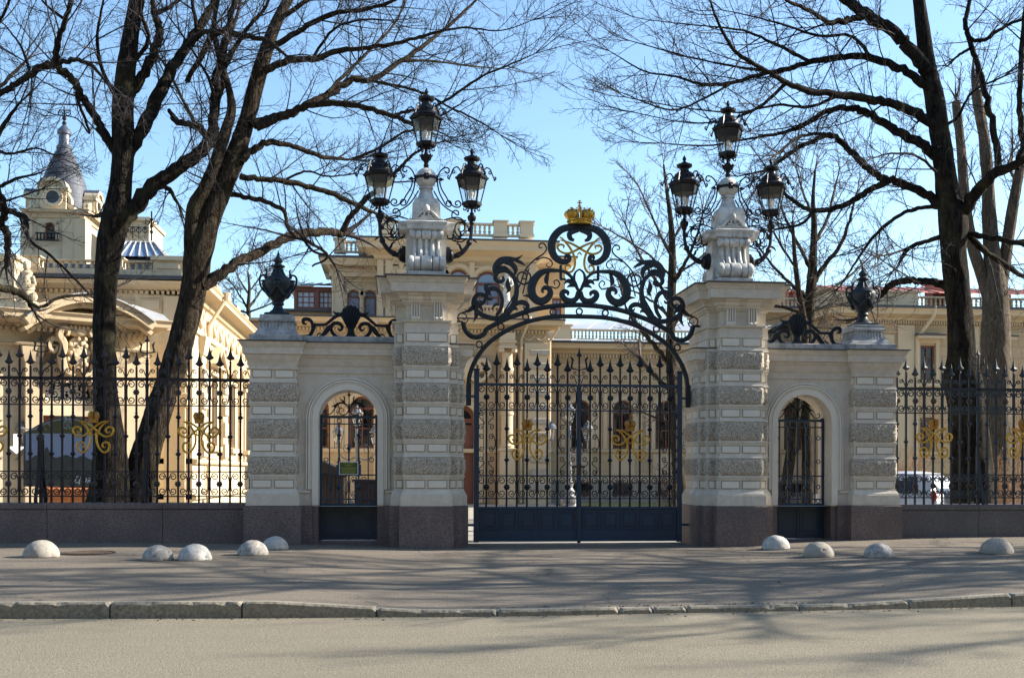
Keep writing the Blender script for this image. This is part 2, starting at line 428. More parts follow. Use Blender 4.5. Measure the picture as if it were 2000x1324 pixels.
M['pavement'] = asphalt('pavement_asphalt', (.212, .178, .138), (.272, .232, .184), (.125, .104, .082), (.52, .47, .40), True)

xs = [-60, -40, -25, -15]+[-10+.5*i for i in range(51)]+[18, 25, 40, 60]
ground_sheet('road', xs, lambda x: [-60, -40, -25, -20, -14, -11, -9, kerb_y(x)-.0], lambda x, y: ROADZ if y > -60 else ROADZ, 'road')
ground_sheet('pavement', xs, lambda x: [lerp(kerb_y(x)+.17, 1.0, k/12) for k in range(13)], lambda x, y: pav_z(x, y)-.004, 'pavement')

# kerb: stones laid end to end, some chipped and sunk
kb = MB(); x = -14.0; nb = 0
stones = []
while x < 22:
    L = rnd.uniform(1.15, 1.3)
    if 1.0 < x < 4.4: L = rnd.choice([.35, .5, .9, 1.2])
    stones.append((x, min(x+L, 22))); x += L
for x0, x1 in stones:
    n = max(4, int((x1-x0)/.035)); v = []; f = []
    g = .008; sag = rnd.uniform(-.012, .012); worn = rnd.random() < .55 or -1 < x0 < 5
    for i in range(n+1):
        xx = lerp(x0+g, x1-g, i/n); y = kerb_y(xx)+sag*.6; t = interp(xx, KT)+.012+sag*.5
        e = noise.noise(Vector((xx*7, y, 3)))
        ch = .018+(max(0, e)*.035 if worn else .006*e)+(.02 if i in (0, n) else 0)*rnd.random()
        ch = min(ch, max(.01, (t-ROADZ)*.7)); cy = ch*rnd.uniform(.6, 1.2)
        en = (.02 if i in (0, n) else 0)
        v += [(xx, y+.004*e, ROADZ-.03), (xx, y+.004*e, t-ch-en), (xx, y+cy, t-en), (xx, y+.15, t-.004), (xx, y+.17, t-.04)]
    for i in range(n):
        for k in range(4): f.append((5*i+k, 5*i+5+k, 5*i+6+k, 5*i+1+k))
    f.append((0, 1, 2, 3, 4)); f.append((5*n+4, 5*n+3, 5*n+2, 5*n+1, 5*n))
    kb.add(v, f)
tag(kb.build('kerb', 'kerb'), kind='structure')
# dark joint bed behind and beneath the kerb stones
jb = MB(); v = []; f = []
jx = [-60+.8*i for i in range(151)]
for xx in jx:
    y = kerb_y(xx); t = interp(xx, KT)-.03
    v += [(xx, y+.03, ROADZ-.05), (xx, y+.03, t), (xx, y+.18, t)]
for i in range(len(jx)-1):
    for k in range(2): f.append((3*i+k, 3*i+3+k, 3*i+4+k, 3*i+1+k))
jb.add(v, f); M['joint'] = pbr('joint_dirt', (.07, .06, .05), (.11, .095, .075), 6, .95)
tag(jb.build('kerb_bed', 'joint'), kind='structure')
# grit washed against the kerb
db = MB()
for k in range(260):
    xx = rnd.uniform(-8, 12); y = kerb_y(xx)-abs(rnd.gauss(0, .09))-.01; s = rnd.uniform(.003, .012)
    db.ball((xx, y, ROADZ+s*.3), s*rnd.uniform(1, 2), s, s*.6, 5, 3)
for k in range(200):
    xx = rnd.uniform(.9, 4.6); y = kerb_y(xx)+.19+abs(rnd.gauss(0, .05)); s = rnd.uniform(.003, .013)
    if rnd.random() < .5: db.ball((xx, y, pav_z(xx, y)), s*1.6, s, s*.6, 5, 3)
tag(db.build('kerbside_grit', 'joint'), kind='stuff')

lb = MB()
for k in range(170):
    xx = rnd.uniform(-8.5, 13); q = abs(rnd.gauss(0, .28)); yy = (.28 if abs(xx-3.2) > 1.7 else .3)-q
    if abs(xx-GATE_C+2.72) < .5 or abs(xx-GATE_C-2.72) < .5: yy -= .5
    if rnd.random() < .3: yy = rnd.uniform(-6.5, -.4)
    s = rnd.uniform(.012, .035); a = rnd.uniform(0, 6.28); z = pav_z(xx, yy)+.003; c, n_ = math.cos(a)*s, math.sin(a)*s
    lb.add([(xx-c, yy-n_, z), (xx+n_*.5, yy-c*.5, z+s*.3), (xx+c, yy+n_, z+s*.15), (xx-n_*.5, yy+c*.5, z+s*.45)], [(0, 1, 2, 3)])
M['deadleaf'] = pbr('dead_leaves', (.10, .06, .03), (.22, .14, .07), 20, .9)
tag(lb.build('leaf_litter', 'deadleaf'), kind='stuff')

# courtyard: one large sheet out to the horizon
def court_z(x, y):
    return -.05-.22*sstep(7, 9.6, x)*sstep(2, 6, y)*(1-sstep(20, 25, y))
cm, nt, b = nodes('courtyard_paving'); b.inputs['Roughness'].default_value = .9
v = coords(nt); c = ramp(nt, noise_tex(nt, v, .7, 6, .65), [(.3, (.30, .265, .21)), (.7, (.40, .36, .30))])
c = mix(nt, ramp(nt, noise_tex(nt, v, 40, 3), [(.45, (0, 0, 0)), (.65, (1, 1, 1))]), c, (.22, .20, .165))
nt.links.new(c, b.inputs['Base Color']); bump(nt, b, noise_tex(nt, v, 50, 3), .4)
M['court'] = cm
ground_sheet('courtyard_ground', [-400, -150, -60, -30, -20]+[-12+1.5*i for i in range(24)]+[30, 45, 80, 200, 400],
             lambda x: [1.0+1.5*k for k in range(20)]+[35, 50, 90, 200, 500], court_z, 'court')
# the far side of the street stays ground too
ground_sheet('ground', [-400, -150, -60, 0, 60, 150, 400], lambda x: [-400, -200, -100, -60], lambda x, y: ROADZ-.004, 'road')
M['lawn'] = pbr('winter_lawn', (.17, .16, .05), (.25, .22, .08), 2, .95, bs=.8, bscale=60, fine=(.12, .13, .035), fs=18)
ground_sheet('lawn', [X(1090, 24)+.9*i for i in range(30)], lambda x: [21.2, 22, 23, 24, 25.2], lambda x, y: court_z(x, y)+.05+.02*noise.noise(Vector((x, y, 0))), 'lawn')

# ---- half-dome bollards
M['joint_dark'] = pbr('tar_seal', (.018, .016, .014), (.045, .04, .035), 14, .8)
def dome(px, py, wpx, mat, label, seed, flat=.93):
    g = Vector(CAM); r = ray(px, py)
    z = 0
    for _ in range(6):                       # meet the sloping pavement
        t = (z-CAM[2])/r[2]; x, y = CAM[0]+t*r[0], CAM[1]+t*r[1]; z = pav_z(x, y)
    dep = t; R = wpx/2/FOC*dep; y += R*.9; z = pav_z(x, y)
    b = MB(); n, m = 40, 16; v = []; f = []
    for i in range(m+1):
        a = PI/2*i/m
        for k in range(n):
            q = 2*PI*k/n
            p = Vector((math.cos(a)*math.cos(q), math.cos(a)*math.sin(q), math.sin(a)))
            d = 1+.03*noise.noise(p*2.2+Vector((seed, 0, 0)))+.012*noise.noise(p*7+Vector((0, seed, 0)))
            chip = noise.noise(p*3.1+Vector((0, 0, seed*1.7)))
            if chip > .38 and i < m*.6: d -= (chip-.38)*.5
            if i == 0: d = d*.955+.05*noise.noise(Vector((q*3, seed, 0)))
            v.append((x+p.x*R*d, y+p.y*R*d, z+(.004 if i else -.03)+p.z*R*flat*d))
    for i in range(m):
        for k in range(n): f.append((i*n+k, i*n+(k+1) % n, (i+1)*n+(k+1) % n, (i+1)*n+k))
    b.add(v, f, True)
    o = b.build('dome_bollard', mat, loc=(x, y, z), angle=60)
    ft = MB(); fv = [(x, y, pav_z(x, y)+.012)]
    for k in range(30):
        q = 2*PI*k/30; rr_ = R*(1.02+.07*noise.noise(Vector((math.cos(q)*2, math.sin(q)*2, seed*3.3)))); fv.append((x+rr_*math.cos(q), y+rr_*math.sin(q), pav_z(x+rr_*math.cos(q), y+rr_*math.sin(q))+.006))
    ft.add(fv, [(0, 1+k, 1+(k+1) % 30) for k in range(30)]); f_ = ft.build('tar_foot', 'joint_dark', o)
    return tag(o, label, 'bollard', 'concrete half-dome bollards on the pavement')
dome(71, 1089, 69, 'concrete', 'pale concrete dome bollard beside the manhole cover, apart from the others', 1)
dome(302, 1095, 61, 'greyball', 'dull grey chipped dome bollard touching a whiter one near the fence wall', 2)
dome(375, 1095, 66, 'whitewash', 'whitewashed dome bollard, the whiter one of the touching pair', 3)
dome(490, 1085, 61, 'greyball', 'brownish grey dome bollard half covering a white one by the end pier', 4)
dome(535, 1073, 52, 'whitewash', 'white dome bollard against the gate pier, partly behind a grey one', 5)
dome(1524, 1073, 56, 'whitewash', 'small white dome bollard in front of the pedestrian gate without a sign', 6)
dome(1609, 1088, 61, 'concrete', 'pale grey dome bollard with a ragged foot, below the pier next to the white one', 7)
dome(1728, 1089, 58, 'greyball', 'darkest grey dome bollard, standing before the outer gate pier', 8)
dome(1962, 1082, 64, 'concrete', 'cracked pale dome bollard by the granite wall near the big dark tree', 9)

# ---- manhole
g = at(170, 1084, -1.75)
mx, my = -4.58, -1.75; mz = pav_z(mx, my)
root = thing('manhole_cover', 'round rusty iron manhole cover set in the pavement beside a dome bollard', 'manhole cover', (mx, my, mz))
b = MB(); b.lathe(mx, my, [(mz-.02, .40), (mz+.008, .40), (mz+.010, .375), (mz-.012, .37)], 40); b.build('rim', 'iron_warm', root)
M['rust'] = pbr('rusty_iron', (.075, .048, .03), (.12, .075, .045), 14, .8, bs=.5, bscale=60)
b = MB(); b.lathe(mx, my, [(mz-.02, .355), (mz+.002, .355), (mz+.004, .34)], 40)
for i in range(-4, 5):
    for k in range(-4, 5):
        if math.hypot(i, k) < 4.3: b.box(mx+i*.072-.024, mx+i*.072+.024, my+k*.072-.024, my+k*.072+.024, mz+.002, mz+.010)
b.build('lid', 'rust', root)
# ================================================================ stone gateway (mirrored about the gate's centre line)
GC = 3.22; PL = 2.72
M['groove_shade'] = pbr('painted_groove_shade', (.17, .135, .095), (.25, .20, .145), 12, .95)  # tone of the strips that paint groove shade around the panels
M['pointing'] = pbr('mortar_pointing', (.24, .20, .18), (.32, .28, .25), 9, .9)
def stack(b, cx, cy, hx, hy, prof):
    b.loft(cx, cy, [(z, hx+e, hy+e) for z, e in prof])
BANDS = [(1.205, 1.498), (1.809, 2.136), (2.438, 2.748), (3.05, 3.36)]
BASEP = [(.68, .065), (.86, .065), (.862, .052), (.885, .05), (.91, .035), (.94, .016), (.962, .012), (.963, 0)]
def shaft(top):
    """plain shaft between the rough bands with a lip under each band and a splay above it"""
    p = list(BASEP)
    for z0, z1 in BANDS:
        if z0 > top: break
        p += [(z0-.085, 0), (z0-.08, .012), (z0-.045, .014), (z0-.04, .026), (z0-.004, .028), (z0, .012), (z1-.002, .012), (z1+.012, .026), (z1+.04, .012), (z1+.075, .004), (z1+.077, 0)]
    return p
PANELZ = [(.985, 1.105), (1.60, 1.715), (2.225, 2.345), (2.845, 2.962), (3.45, 3.578)]
TOPP = [(3.585, 0), (3.59, .012), (3.625, .014), (3.63, .008), (3.76, .008), (3.765, .02), (3.775, .045), (3.80, .048), (3.802, -.02), (4.05, -.02),
        (4.055, .0), (4.085, .02), (4.10, .045), (4.14, .05), (4.145, .085), (4.19, .10), (4.235, .15), (4.245, .20), (4.25, .235), (4.40, .24), (4.405, .255), (4.44, .27), (4.475, .30), (4.495, .305)]
GRAN = [(-.3, .085), (.665, .085), (.676, .078), (.676, .0)]

def pillar(s, label):
    root = thing('gate_pillar', label, 'gate pillar', (GC+s*PL, .65, 0), 'tall pillars of the main gate')
    B = lambda: MB(s, GC)
    parts = [(PL, .65, .37, .80), (PL, .65, .535, .60)]
    b = B()
    for cx, cy, hx, hy in parts: stack(b, cx, cy, hx, hy, GRAN)
    stack(b, 2.30, .65, .22, .43, GRAN)
    b.build('granite_plinth', 'granite', root)
    b = B()
    for cx, cy, hx, hy in parts: stack(b, cx, cy, hx, hy, shaft(3.5)+TOPP)
    jam = [q for q in shaft(2.9)]+[(2.835, 0), (2.84, 0), (2.935, .0), (2.94, .02), (2.965, .022), (2.97, .012), (3.04, .014), (3.06, .03), (3.16, .055), (3.2, .09), (3.23, .10), (3.235, .13), (3.36, .135), (3.37, .15), (3.42, .17)]
    stack(b, 2.30, .65, .22, .43, jam)
    b.build('shaft', 'plaster', root)
    for k, (z0, z1) in enumerate(BANDS):
        b = B()
        b.rough(PL, .65, .37+.012, .80+.012, z0, z1, seed=k*3+s)
        b.rough(PL, .65, .535+.010, .60+.010, z0+.002, z1-.002, seed=k*5+s)
        if k < 3: b.rough(2.30, .65, .22+.010, .43+.010, z0+.004, z1-.004, seed=k*7+s)
        b.build('rough_band', 'rough', root)
    def block(*a):
        b = B(); b.box(*a, .007); b.build('panel_block', 'panel', root)
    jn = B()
    def joint(x0, x1, y, z0, z1):  # flat dark strips, painting the shade of a groove around each panel
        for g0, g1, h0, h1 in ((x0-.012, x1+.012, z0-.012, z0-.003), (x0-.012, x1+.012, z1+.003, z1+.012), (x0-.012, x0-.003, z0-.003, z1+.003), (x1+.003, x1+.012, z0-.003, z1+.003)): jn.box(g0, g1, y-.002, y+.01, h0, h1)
    for k, (z0, z1) in enumerate(PANELZ):
        for sx in (-1, 1):
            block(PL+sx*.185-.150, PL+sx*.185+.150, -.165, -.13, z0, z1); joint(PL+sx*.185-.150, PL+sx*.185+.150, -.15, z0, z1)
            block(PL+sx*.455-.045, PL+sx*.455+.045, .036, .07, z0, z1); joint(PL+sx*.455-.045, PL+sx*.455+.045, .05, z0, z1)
            block(PL+sx*.376-.008, PL+sx*.376+.008, -.12, .03, z0, z1)
            for y0, y1 in ((.10, .62), (.68, 1.2)): block(PL+sx*.539-.010, PL+sx*.539+.010, y0, y1, z0, z1)
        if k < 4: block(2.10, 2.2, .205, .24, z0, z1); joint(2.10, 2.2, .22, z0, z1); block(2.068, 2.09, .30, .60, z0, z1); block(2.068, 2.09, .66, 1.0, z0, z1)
    jn.build('panel_shade_line', 'groove_shade', root)
    # fluted consoles under the cornice
    for kx, (cx, y, ax) in enumerate([(PL-.19, -.13, 0), (PL+.19, -.13, 0)]):
        b = B()
        b.box(cx-.072, cx+.072, y-.035, y+.03, 3.83, 4.10)
        for q in range(4): b.box(cx-.074+q*.0425, cx-.074+q*.0425+.020, y-.075, y-.03, 3.87, 4.09, .004)
        b.prism_yz([(y+.02, 3.80), (y-.075, 3.80), (y-.085, 3.83), (y-.07, 3.865), (y+.02, 3.865)], cx-.075, cx+.075)
        for q in (-1, 1): b.lathe(cx+q*.035, y-.075, [(3.81, .012), (3.83, .028), (3.85, .012)], 8)
        b.prism_yz([(y+.02, 4.095), (y-.06, 4.095), (y-.08, 4.13), (y-.115, 4.15), (y-.12, 4.19), (y-.18, 4.215), (y-.19, 4.255), (y+.02, 4.255)], cx-.125, cx+.125)
        b.build('console', 'panel', root)
    b = B()
    for cx, cy, hx, hy in parts: stack(b, cx, cy, hx, hy, [(4.4965, .33), (4.515, .335), (4.53, .30), (4.56, .0)])
    stack(b, 2.30, .65, .22, .43, [(3.4215, .185), (3.435, .187), (3.46, .05)])
    b.build('flashing', 'flash', root)
    return root
pillar(-1, 'tall banded stone gate pillar nearest the pedestrian gate with the green notice')
pillar(1, 'tall banded stone gate pillar between the main gate and the notice-free pedestrian gate')

AX, AR, SP = 4.05, .50, 2.15      # pedestrian arch
def wing(s, label):
    root = thing('gate_wing', label, 'gate wall', (GC+s*4.4, .7, 0), 'wing walls of the gateway')
    B = lambda: MB(s, GC)
    # granite base
    b = B(); b.box(3.18, AX-AR-.10, .30, 1.02, -.3, .676, .01); b.box(3.0, 3.42, .18, 1.05, -.3, .673, .01)
    b.box(AX+AR+.10, 4.9, .30, 1.02, -.3, .676, .01); b.box(AX-AR-.12, AX-AR, .36, 1.0, -.3, .679, .01); b.box(AX+AR, AX+AR+.12, .36, 1.0, -.3, .679, .01)
    stack(b, 5.30, .66, .38, .46, [(-.3, .095), (.665, .095), (.672, .088), (.672, 0)])
    b.box(AX-AR-.02, AX+AR+.02, .42, 1.0, -.3, .045, .01)
    b.build('granite_plinth', 'granite', root)
    b = B(); b.wall(3.0, 5.1, .66, 2.95, .35, .62, [(AX-AR, AX+AR, .66, SP, True)], 24)
    b.quad((3.0, .97, .66), (3.0, .97, 2.95), (AX-AR, .97, 2.95), (AX-AR, .97, .66)); b.quad((AX+AR, .97, .66), (AX+AR, .97, 2.95), (5.1, .97, 2.95), (5.1, .97, .66))
    b.quad((AX-AR, .97, SP+AR), (AX-AR, .97, 2.95), (AX+AR, .97, 2.95), (AX+AR, .97, SP+AR))
    # base course along the wall and entablature above
    for xa, xb in ((3.0, AX-.80), (AX+.80, 5.1)): b.prism_yz([(.36, .68), (.315, .68), (.315, .86), (.33, .885), (.349, .94), (.36, .94)], xa, xb)
    ent = [(.36, 2.93), (.335, 2.93), (.325, 2.945), (.325, 2.965), (.340, 2.97), (.335, 3.04), (.315, 3.07), (.28, 3.17), (.255, 3.2), (.25, 3.235), (.215, 3.24), (.21, 3.34), (.20, 3.35), (.175, 3.40), (.16, 3.44), (.36, 3.44)]
    b.prism_yz(ent, 3.0, 5.1)
    b.box(3.0, 5.1, .37, 1.05, 2.94, 3.435)
    b.build('wall', 'plaster', root)
    # moulded surround of the arch
    def path(r, z0):
        return [(AX-r, z0), (AX-r, SP)]+[(AX-r*math.cos(PI*k/28), SP+r*math.sin(PI*k/28)) for k in range(1, 28)]+[(AX+r, SP), (AX+r, z0)]
    b = B()
    b.ribbon(path(AR+.055, .682), .105, .335, .05, False)
    for r, w, y in ((AR+.125, .030, .338), (AR+.158, .034, .322), (AR+.198, .030, .336)): b.ribbon(path(r, .70 if r < .6 else .95), w, y, .05)
    for sx in (-1, 1): b.box(AX+sx*(AR+.14), AX+sx*(AR+.34), .318, .345, .90, .93)
    b.build('arch_surround', 'panel', root)
    # outer pier
    b = B(); pier = [q for q in shaft(2.9)][:8]
    prof = list(BASEP)
    for z0, z1 in BANDS[:3]:
        prof += [(z0-.085, 0), (z0-.08, .012), (z0-.045, .014), (z0-.04, .026), (z0-.004, .028), (z0, .012), (z1-.002, .012), (z1+.012, .026), (z1+.04, .012), (z1+.075, .004), (z1+.077, 0)]
    prof += [(2.968, 0), (2.97, .012), (2.985, .03), (3.02, .032), (3.022, .01), (3.04, .012), (3.09, .03), (3.16, .07), (3.2, .085), (3.23, .088), (3.232, .12), (3.34, .124), (3.35, .135), (3.40, .16), (3.435, .175)]
    stack(b, 5.30, .66, .38, .46, prof); b.build('pier', 'plaster', root)
    for k, (z0, z1) in enumerate(BANDS[:3]):
        b = B(); b.rough(5.30, .66, .392, .472, z0, z1, seed=k*11+s*2); b.build('rough_band', 'rough', root)
    jn = B()  # same painted groove shade, around the pier's panels
    for z0, z1 in PANELZ[:4]:
        for sx in (-1, 1):
            x0, x1 = 5.30+sx*.187-.150, 5.30+sx*.187+.150
            b = B(); b.box(x0, x1, .186, .22, z0, z1, .007); b.build('panel_block', 'panel', root)
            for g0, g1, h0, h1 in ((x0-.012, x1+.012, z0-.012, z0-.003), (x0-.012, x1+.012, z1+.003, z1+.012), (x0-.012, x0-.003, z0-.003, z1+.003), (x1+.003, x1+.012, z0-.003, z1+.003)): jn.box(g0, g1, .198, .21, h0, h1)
            b = B(); b.box(5.30+sx*.384-.008, 5.30+sx*.384+.008, .26, .64, z0, z1, .006); b.build('panel_block', 'panel', root)
    jn.build('panel_shade_line', 'groove_shade', root)
    b = B(); stack(b, 5.30, .66, .38, .46, [(3.4365, .195), (3.452, .2), (3.47, .1)]); b.box(3.28, 4.86, .14, 1.05, 3.4375, 3.457)
    b.build('flashing', 'flash', root)
    b = B(); b.box(3.20, 4.9, .36, .95, 3.455, 3.575, .012); b.loft(5.27, .66, [(3.46, .44, .44), (3.565, .44, .44), (3.575, .43, .43), (3.58, .37, .37), (3.61, .36, .36)])
    # fluted, flaring urn base
    p = [(3.61, .35), (3.63, .34), (3.66, .315), (3.70, .285), (3.75, .268), (3.80, .262), (3.81, .262), (3.82, .295), (3.86, .30), (3.87, .285), (3.93, .28), (3.935, .27)]
    b.loft(5.27, .66, [(z, h, h) for z, h in p])
    for k in range(9):
        x = 5.27-.22+k*.055
        b.tube([(x, .66-.305, 3.665), (x, .66-.29, 3.69), (x, .66-.275, 3.74), (x, .66-.268, 3.80)], .016, 6)
        b.tube([(5.27-.305, .66+x-5.27, 3.665), (5.27-.275, .66+x-5.27, 3.74), (5.27-.268, .66+x-5.27, 3.80)], .016, 6)
        b.tube([(5.27+.305, .66+x-5.27, 3.665), (5.27+.275, .66+x-5.27, 3.74), (5.27+.268, .66+x-5.27, 3.80)], .016, 6)
    b.build('coping', 'greystone', root)
wing(-1, 'cream wing wall and banded pier around the pedestrian gate that carries the green notice')
wing(1, 'cream wing wall and banded pier around the pedestrian gate that has no notice')

# granite walls under the fences
def base_wall(x0, x1, zt, label, joints):
    root = thing('granite_wall', label, 'low wall', ((x0+x1)/2, .6, 0), 'low granite walls under the fences')
    js = [x0]+joints+[x1]
    for a, c in zip(js, js[1:]):
        b = MB(); b.box(a+.005, c-.005, .36, .95, -.3, zt-.105, .006); b.box(a+.005, c-.005, .345, .965, zt-.10, zt, .012); b.build('stone_block', 'granite2' if x0 > 0 else 'granite', root)
    b = MB(); b.box(x0, x1, .39, .93, -.3, zt-.02); b.build('core', 'pointing', root)
base_wall(-9.8, GC-5.30-.476, .712, 'low reddish granite wall under the fence in front of the twin trees', [X(-130, .35), X(92, .35), X(318, .35)])
base_wall(GC+5.30+.476, 16.2, .685, 'low dark granite wall under the fence with the white car behind', [X(1913, .35), 12.4, 14.3])
# ================================================================ ironwork
def knob(b, x, y, z, r=.042):
    b.lathe(x, y, [(z-.075, .014), (z-.073, .026), (z-.060, .026), (z-.056, .017), (z-.036, .018), (z-.03, r*.66), (z-.014, r*.92), (z, r*1.25), (z+.014, r*.92), (z+.03, r*.66), (z+.036, .018), (z+.056, .017), (z+.060, .026), (z+.073, .026), (z+.075, .014)], 8)
def spear_mesh(b, x, y, z, k=1.0):
    """leaf-shaped spearhead with two barbs, flattened"""
    prof = [(0, .011), (.012, .021), (.03, .021), (.036, .011), (.05, .012), (.058, .032), (.072, .048), (.088, .072), (.104, .070), (.122, .046), (.15, .034), (.22, .016), (.30, .002)]
    b.lathe(x, y, [(z+q*k, r*k) for q, r in prof], 4, sy=.38, rot=0, smooth=False)
def rosette_mesh(b, x, y, z, r=.062):
    n = 16; v = [(x, y-.035, z)]
    for k in range(n):
        a = 2*PI*k/n; q = r if k % 2 == 0 else r*.72; v.append((x+q*math.cos(a), y-.016, z+q*math.sin(a)))
    for k in range(n):
        a = 2*PI*k/n; q = r*.9 if k % 2 == 0 else r*.65; v.append((x+q*math.cos(a), y+.02, z+q*math.sin(a)))
    f = [(0, 1+(k+1) % n, 1+k) for k in range(n)]+[(1+k, 1+(k+1) % n, 1+n+(k+1) % n, 1+n+k) for k in range(n)]+[tuple(range(1+n, 1+2*n))]
    b.add(v, f); b.ball((x, y-.03, z), .016, .012, .016, 8, 4)
def cscroll(cx, w, zc, h, side, r=None):
    """C-shaped scroll in the cell beside a rosette bar: spirals towards the bar, belly towards the tall bar"""
    r = r or min(.36*w, .2*h)
    sx = cx+side*w*.50
    top = spiral(sx, zc+h/2-r*1.15, r*.22, r, 500, 60, 22) if side > 0 else spiral(sx, zc+h/2-r*1.15, r*.22, r, 180-500, 120, 22)
    bx = cx+side*w*.90
    mid = [(bx-side*.004, zc+h*.22), (bx, zc), (bx-side*.004, zc-h*.22)]
    bot = [(p[0], 2*zc-p[1]) for p in reversed(top)]
    return catmull(top+mid+bot, 2)
def cell_scrolls(b, x0, x1, y, z0, z1, bar_w=.008):
    pass
FT = .012
def upper_curl(cx, w, z, side):
    """small curl standing on the rail between bar and spear"""
    sx = cx+side*w*.47
    sp = spiral(sx, z+.115, .012, .040, 480, 10, 18) if side > 0 else spiral(sx, z+.115, .012, .040, 180-480, 170, 18)
    tail = [(cx+side*w*.80, z+.07), (cx+side*w*.90, z+.03), (cx+side*w*.97, z+.004)]
    flick = []
    return catmull(sp+tail, 2)

def picket(root, x, y, z0, ztop, tall, mats, r=.0155, knobs=(), spear=True, name='picket'):
    b = MB(); b.box(x-r, x+r, y-r, y+r, z0, ztop)
    for zk in knobs: knob(b, x, y, zk)
    o = b.build(name, mats, root)
    if spear:
        s = MB(); spear_mesh(s, x, y, ztop-.002); s.build('spearhead', mats, o)
    return o
def trident(b, x, y, z, k=1.0):
    """three-pronged head: centre spear, two outward sickle prongs, a little collar with leaves"""
    b.lathe(x, y, [(z, .012*k), (z+.02*k, .03*k), (z+.04*k, .016*k), (z+.12*k, .012*k), (z+.13*k, .022*k), (z+.15*k, .012*k)], 8)
    b.box(x-.014*k, x+.014*k, y-.012, y+.012, z, z+.43*k)
    b.lathe(x, y, [(z+.39*k, .006*k), (z+.41*k, .062*k), (z+.425*k, .05*k), (z+.45*k, .024*k), (z+.57*k, .001)], 4, sy=.35, smooth=False)
    for s in (-1, 1):
        P = [(0, .15, .012), (.05, .165, .016), (.095, .185, .024), (.098, .235, .026), (.088, .30, .022), (.10, .36, .016), (.118, .395, .002)]
        b.stroke([(x+s*p[0]*k*1.4, z+p[1]*k, p[2]*k*1.35) for p in P], y, .018)
        b.stroke([(x+s*.165*k, z+.40*k, .004), (x+s*.118*k, z+.345*k, .026*k), (x+s*.10*k, z+.31*k, .002)], y, .014)
        P = [(.012, .05), (.045, .06), (.075, .095), (.06, .125), (.045, .105), (.055, .09)]
        b.stroke([(x+s*p[0]*k*1.3, z+p[1]*k, .013*k) for p in P], y, .014)
        P = [(.10, .185, .010), (.125, .18, .012), (.135, .20, .002)]
        b.stroke([(x+s*p[0]*k*1.4, z+p[1]*k, p[2]*k*1.3) for p in P], y, .014)

def cipher(b, x, y, z, k=1.0, w=.024):
    """mirrored double monogram: two crossing ribbons that end in four volutes"""
    U = [(-245, 498, .4), (-200, 520, .8), (-150, 560, .9), (-95, 630, 1), (-55, 720, 1), (-48, 800, 1), (-62, 880, 1), (-105, 965, 1), (-165, 1010, 1.05), (-225, 985, 1.05), (-255, 915, 1.05), (-235, 860, 1.05), (-180, 845, 1.05), (-140, 880, .95), (-150, 925, .85), (-185, 925, .6)]
    V = [(250, 505, .3), (190, 503, .7), (120, 525, .9), (40, 580, 1), (-50, 655, 1), (-120, 720, 1), (-190, 752, 1), (-262, 742, 1.05), (-312, 690, 1.05), (-318, 640, 1.05), (-290, 605, 1.05), (-240, 600, 1.05), (-200, 635, .95), (-205, 680, .85), (-245, 690, .7), (-255, 660, .5)]
    W = [(-30, 700, .35), (0, 730, .4), (35, 715, .4), (35, 670, .4), (75, 640, .4), (100, 660, .35), (90, 685, .25)]
    u = .000985*k
    for s in (-1, 1):
        for P, dy in ((U, -.018), (V, -.030+.006*s)):
            b.stroke([(x+s*p[0]*u, z+(745-p[1])*u, w*p[2]*k) for p in P], y+dy, .02)
        b.stroke([(x+s*p[0]*u, z+(745-p[1])*u, w*p[2]*k) for p in W], y-.012, .014)
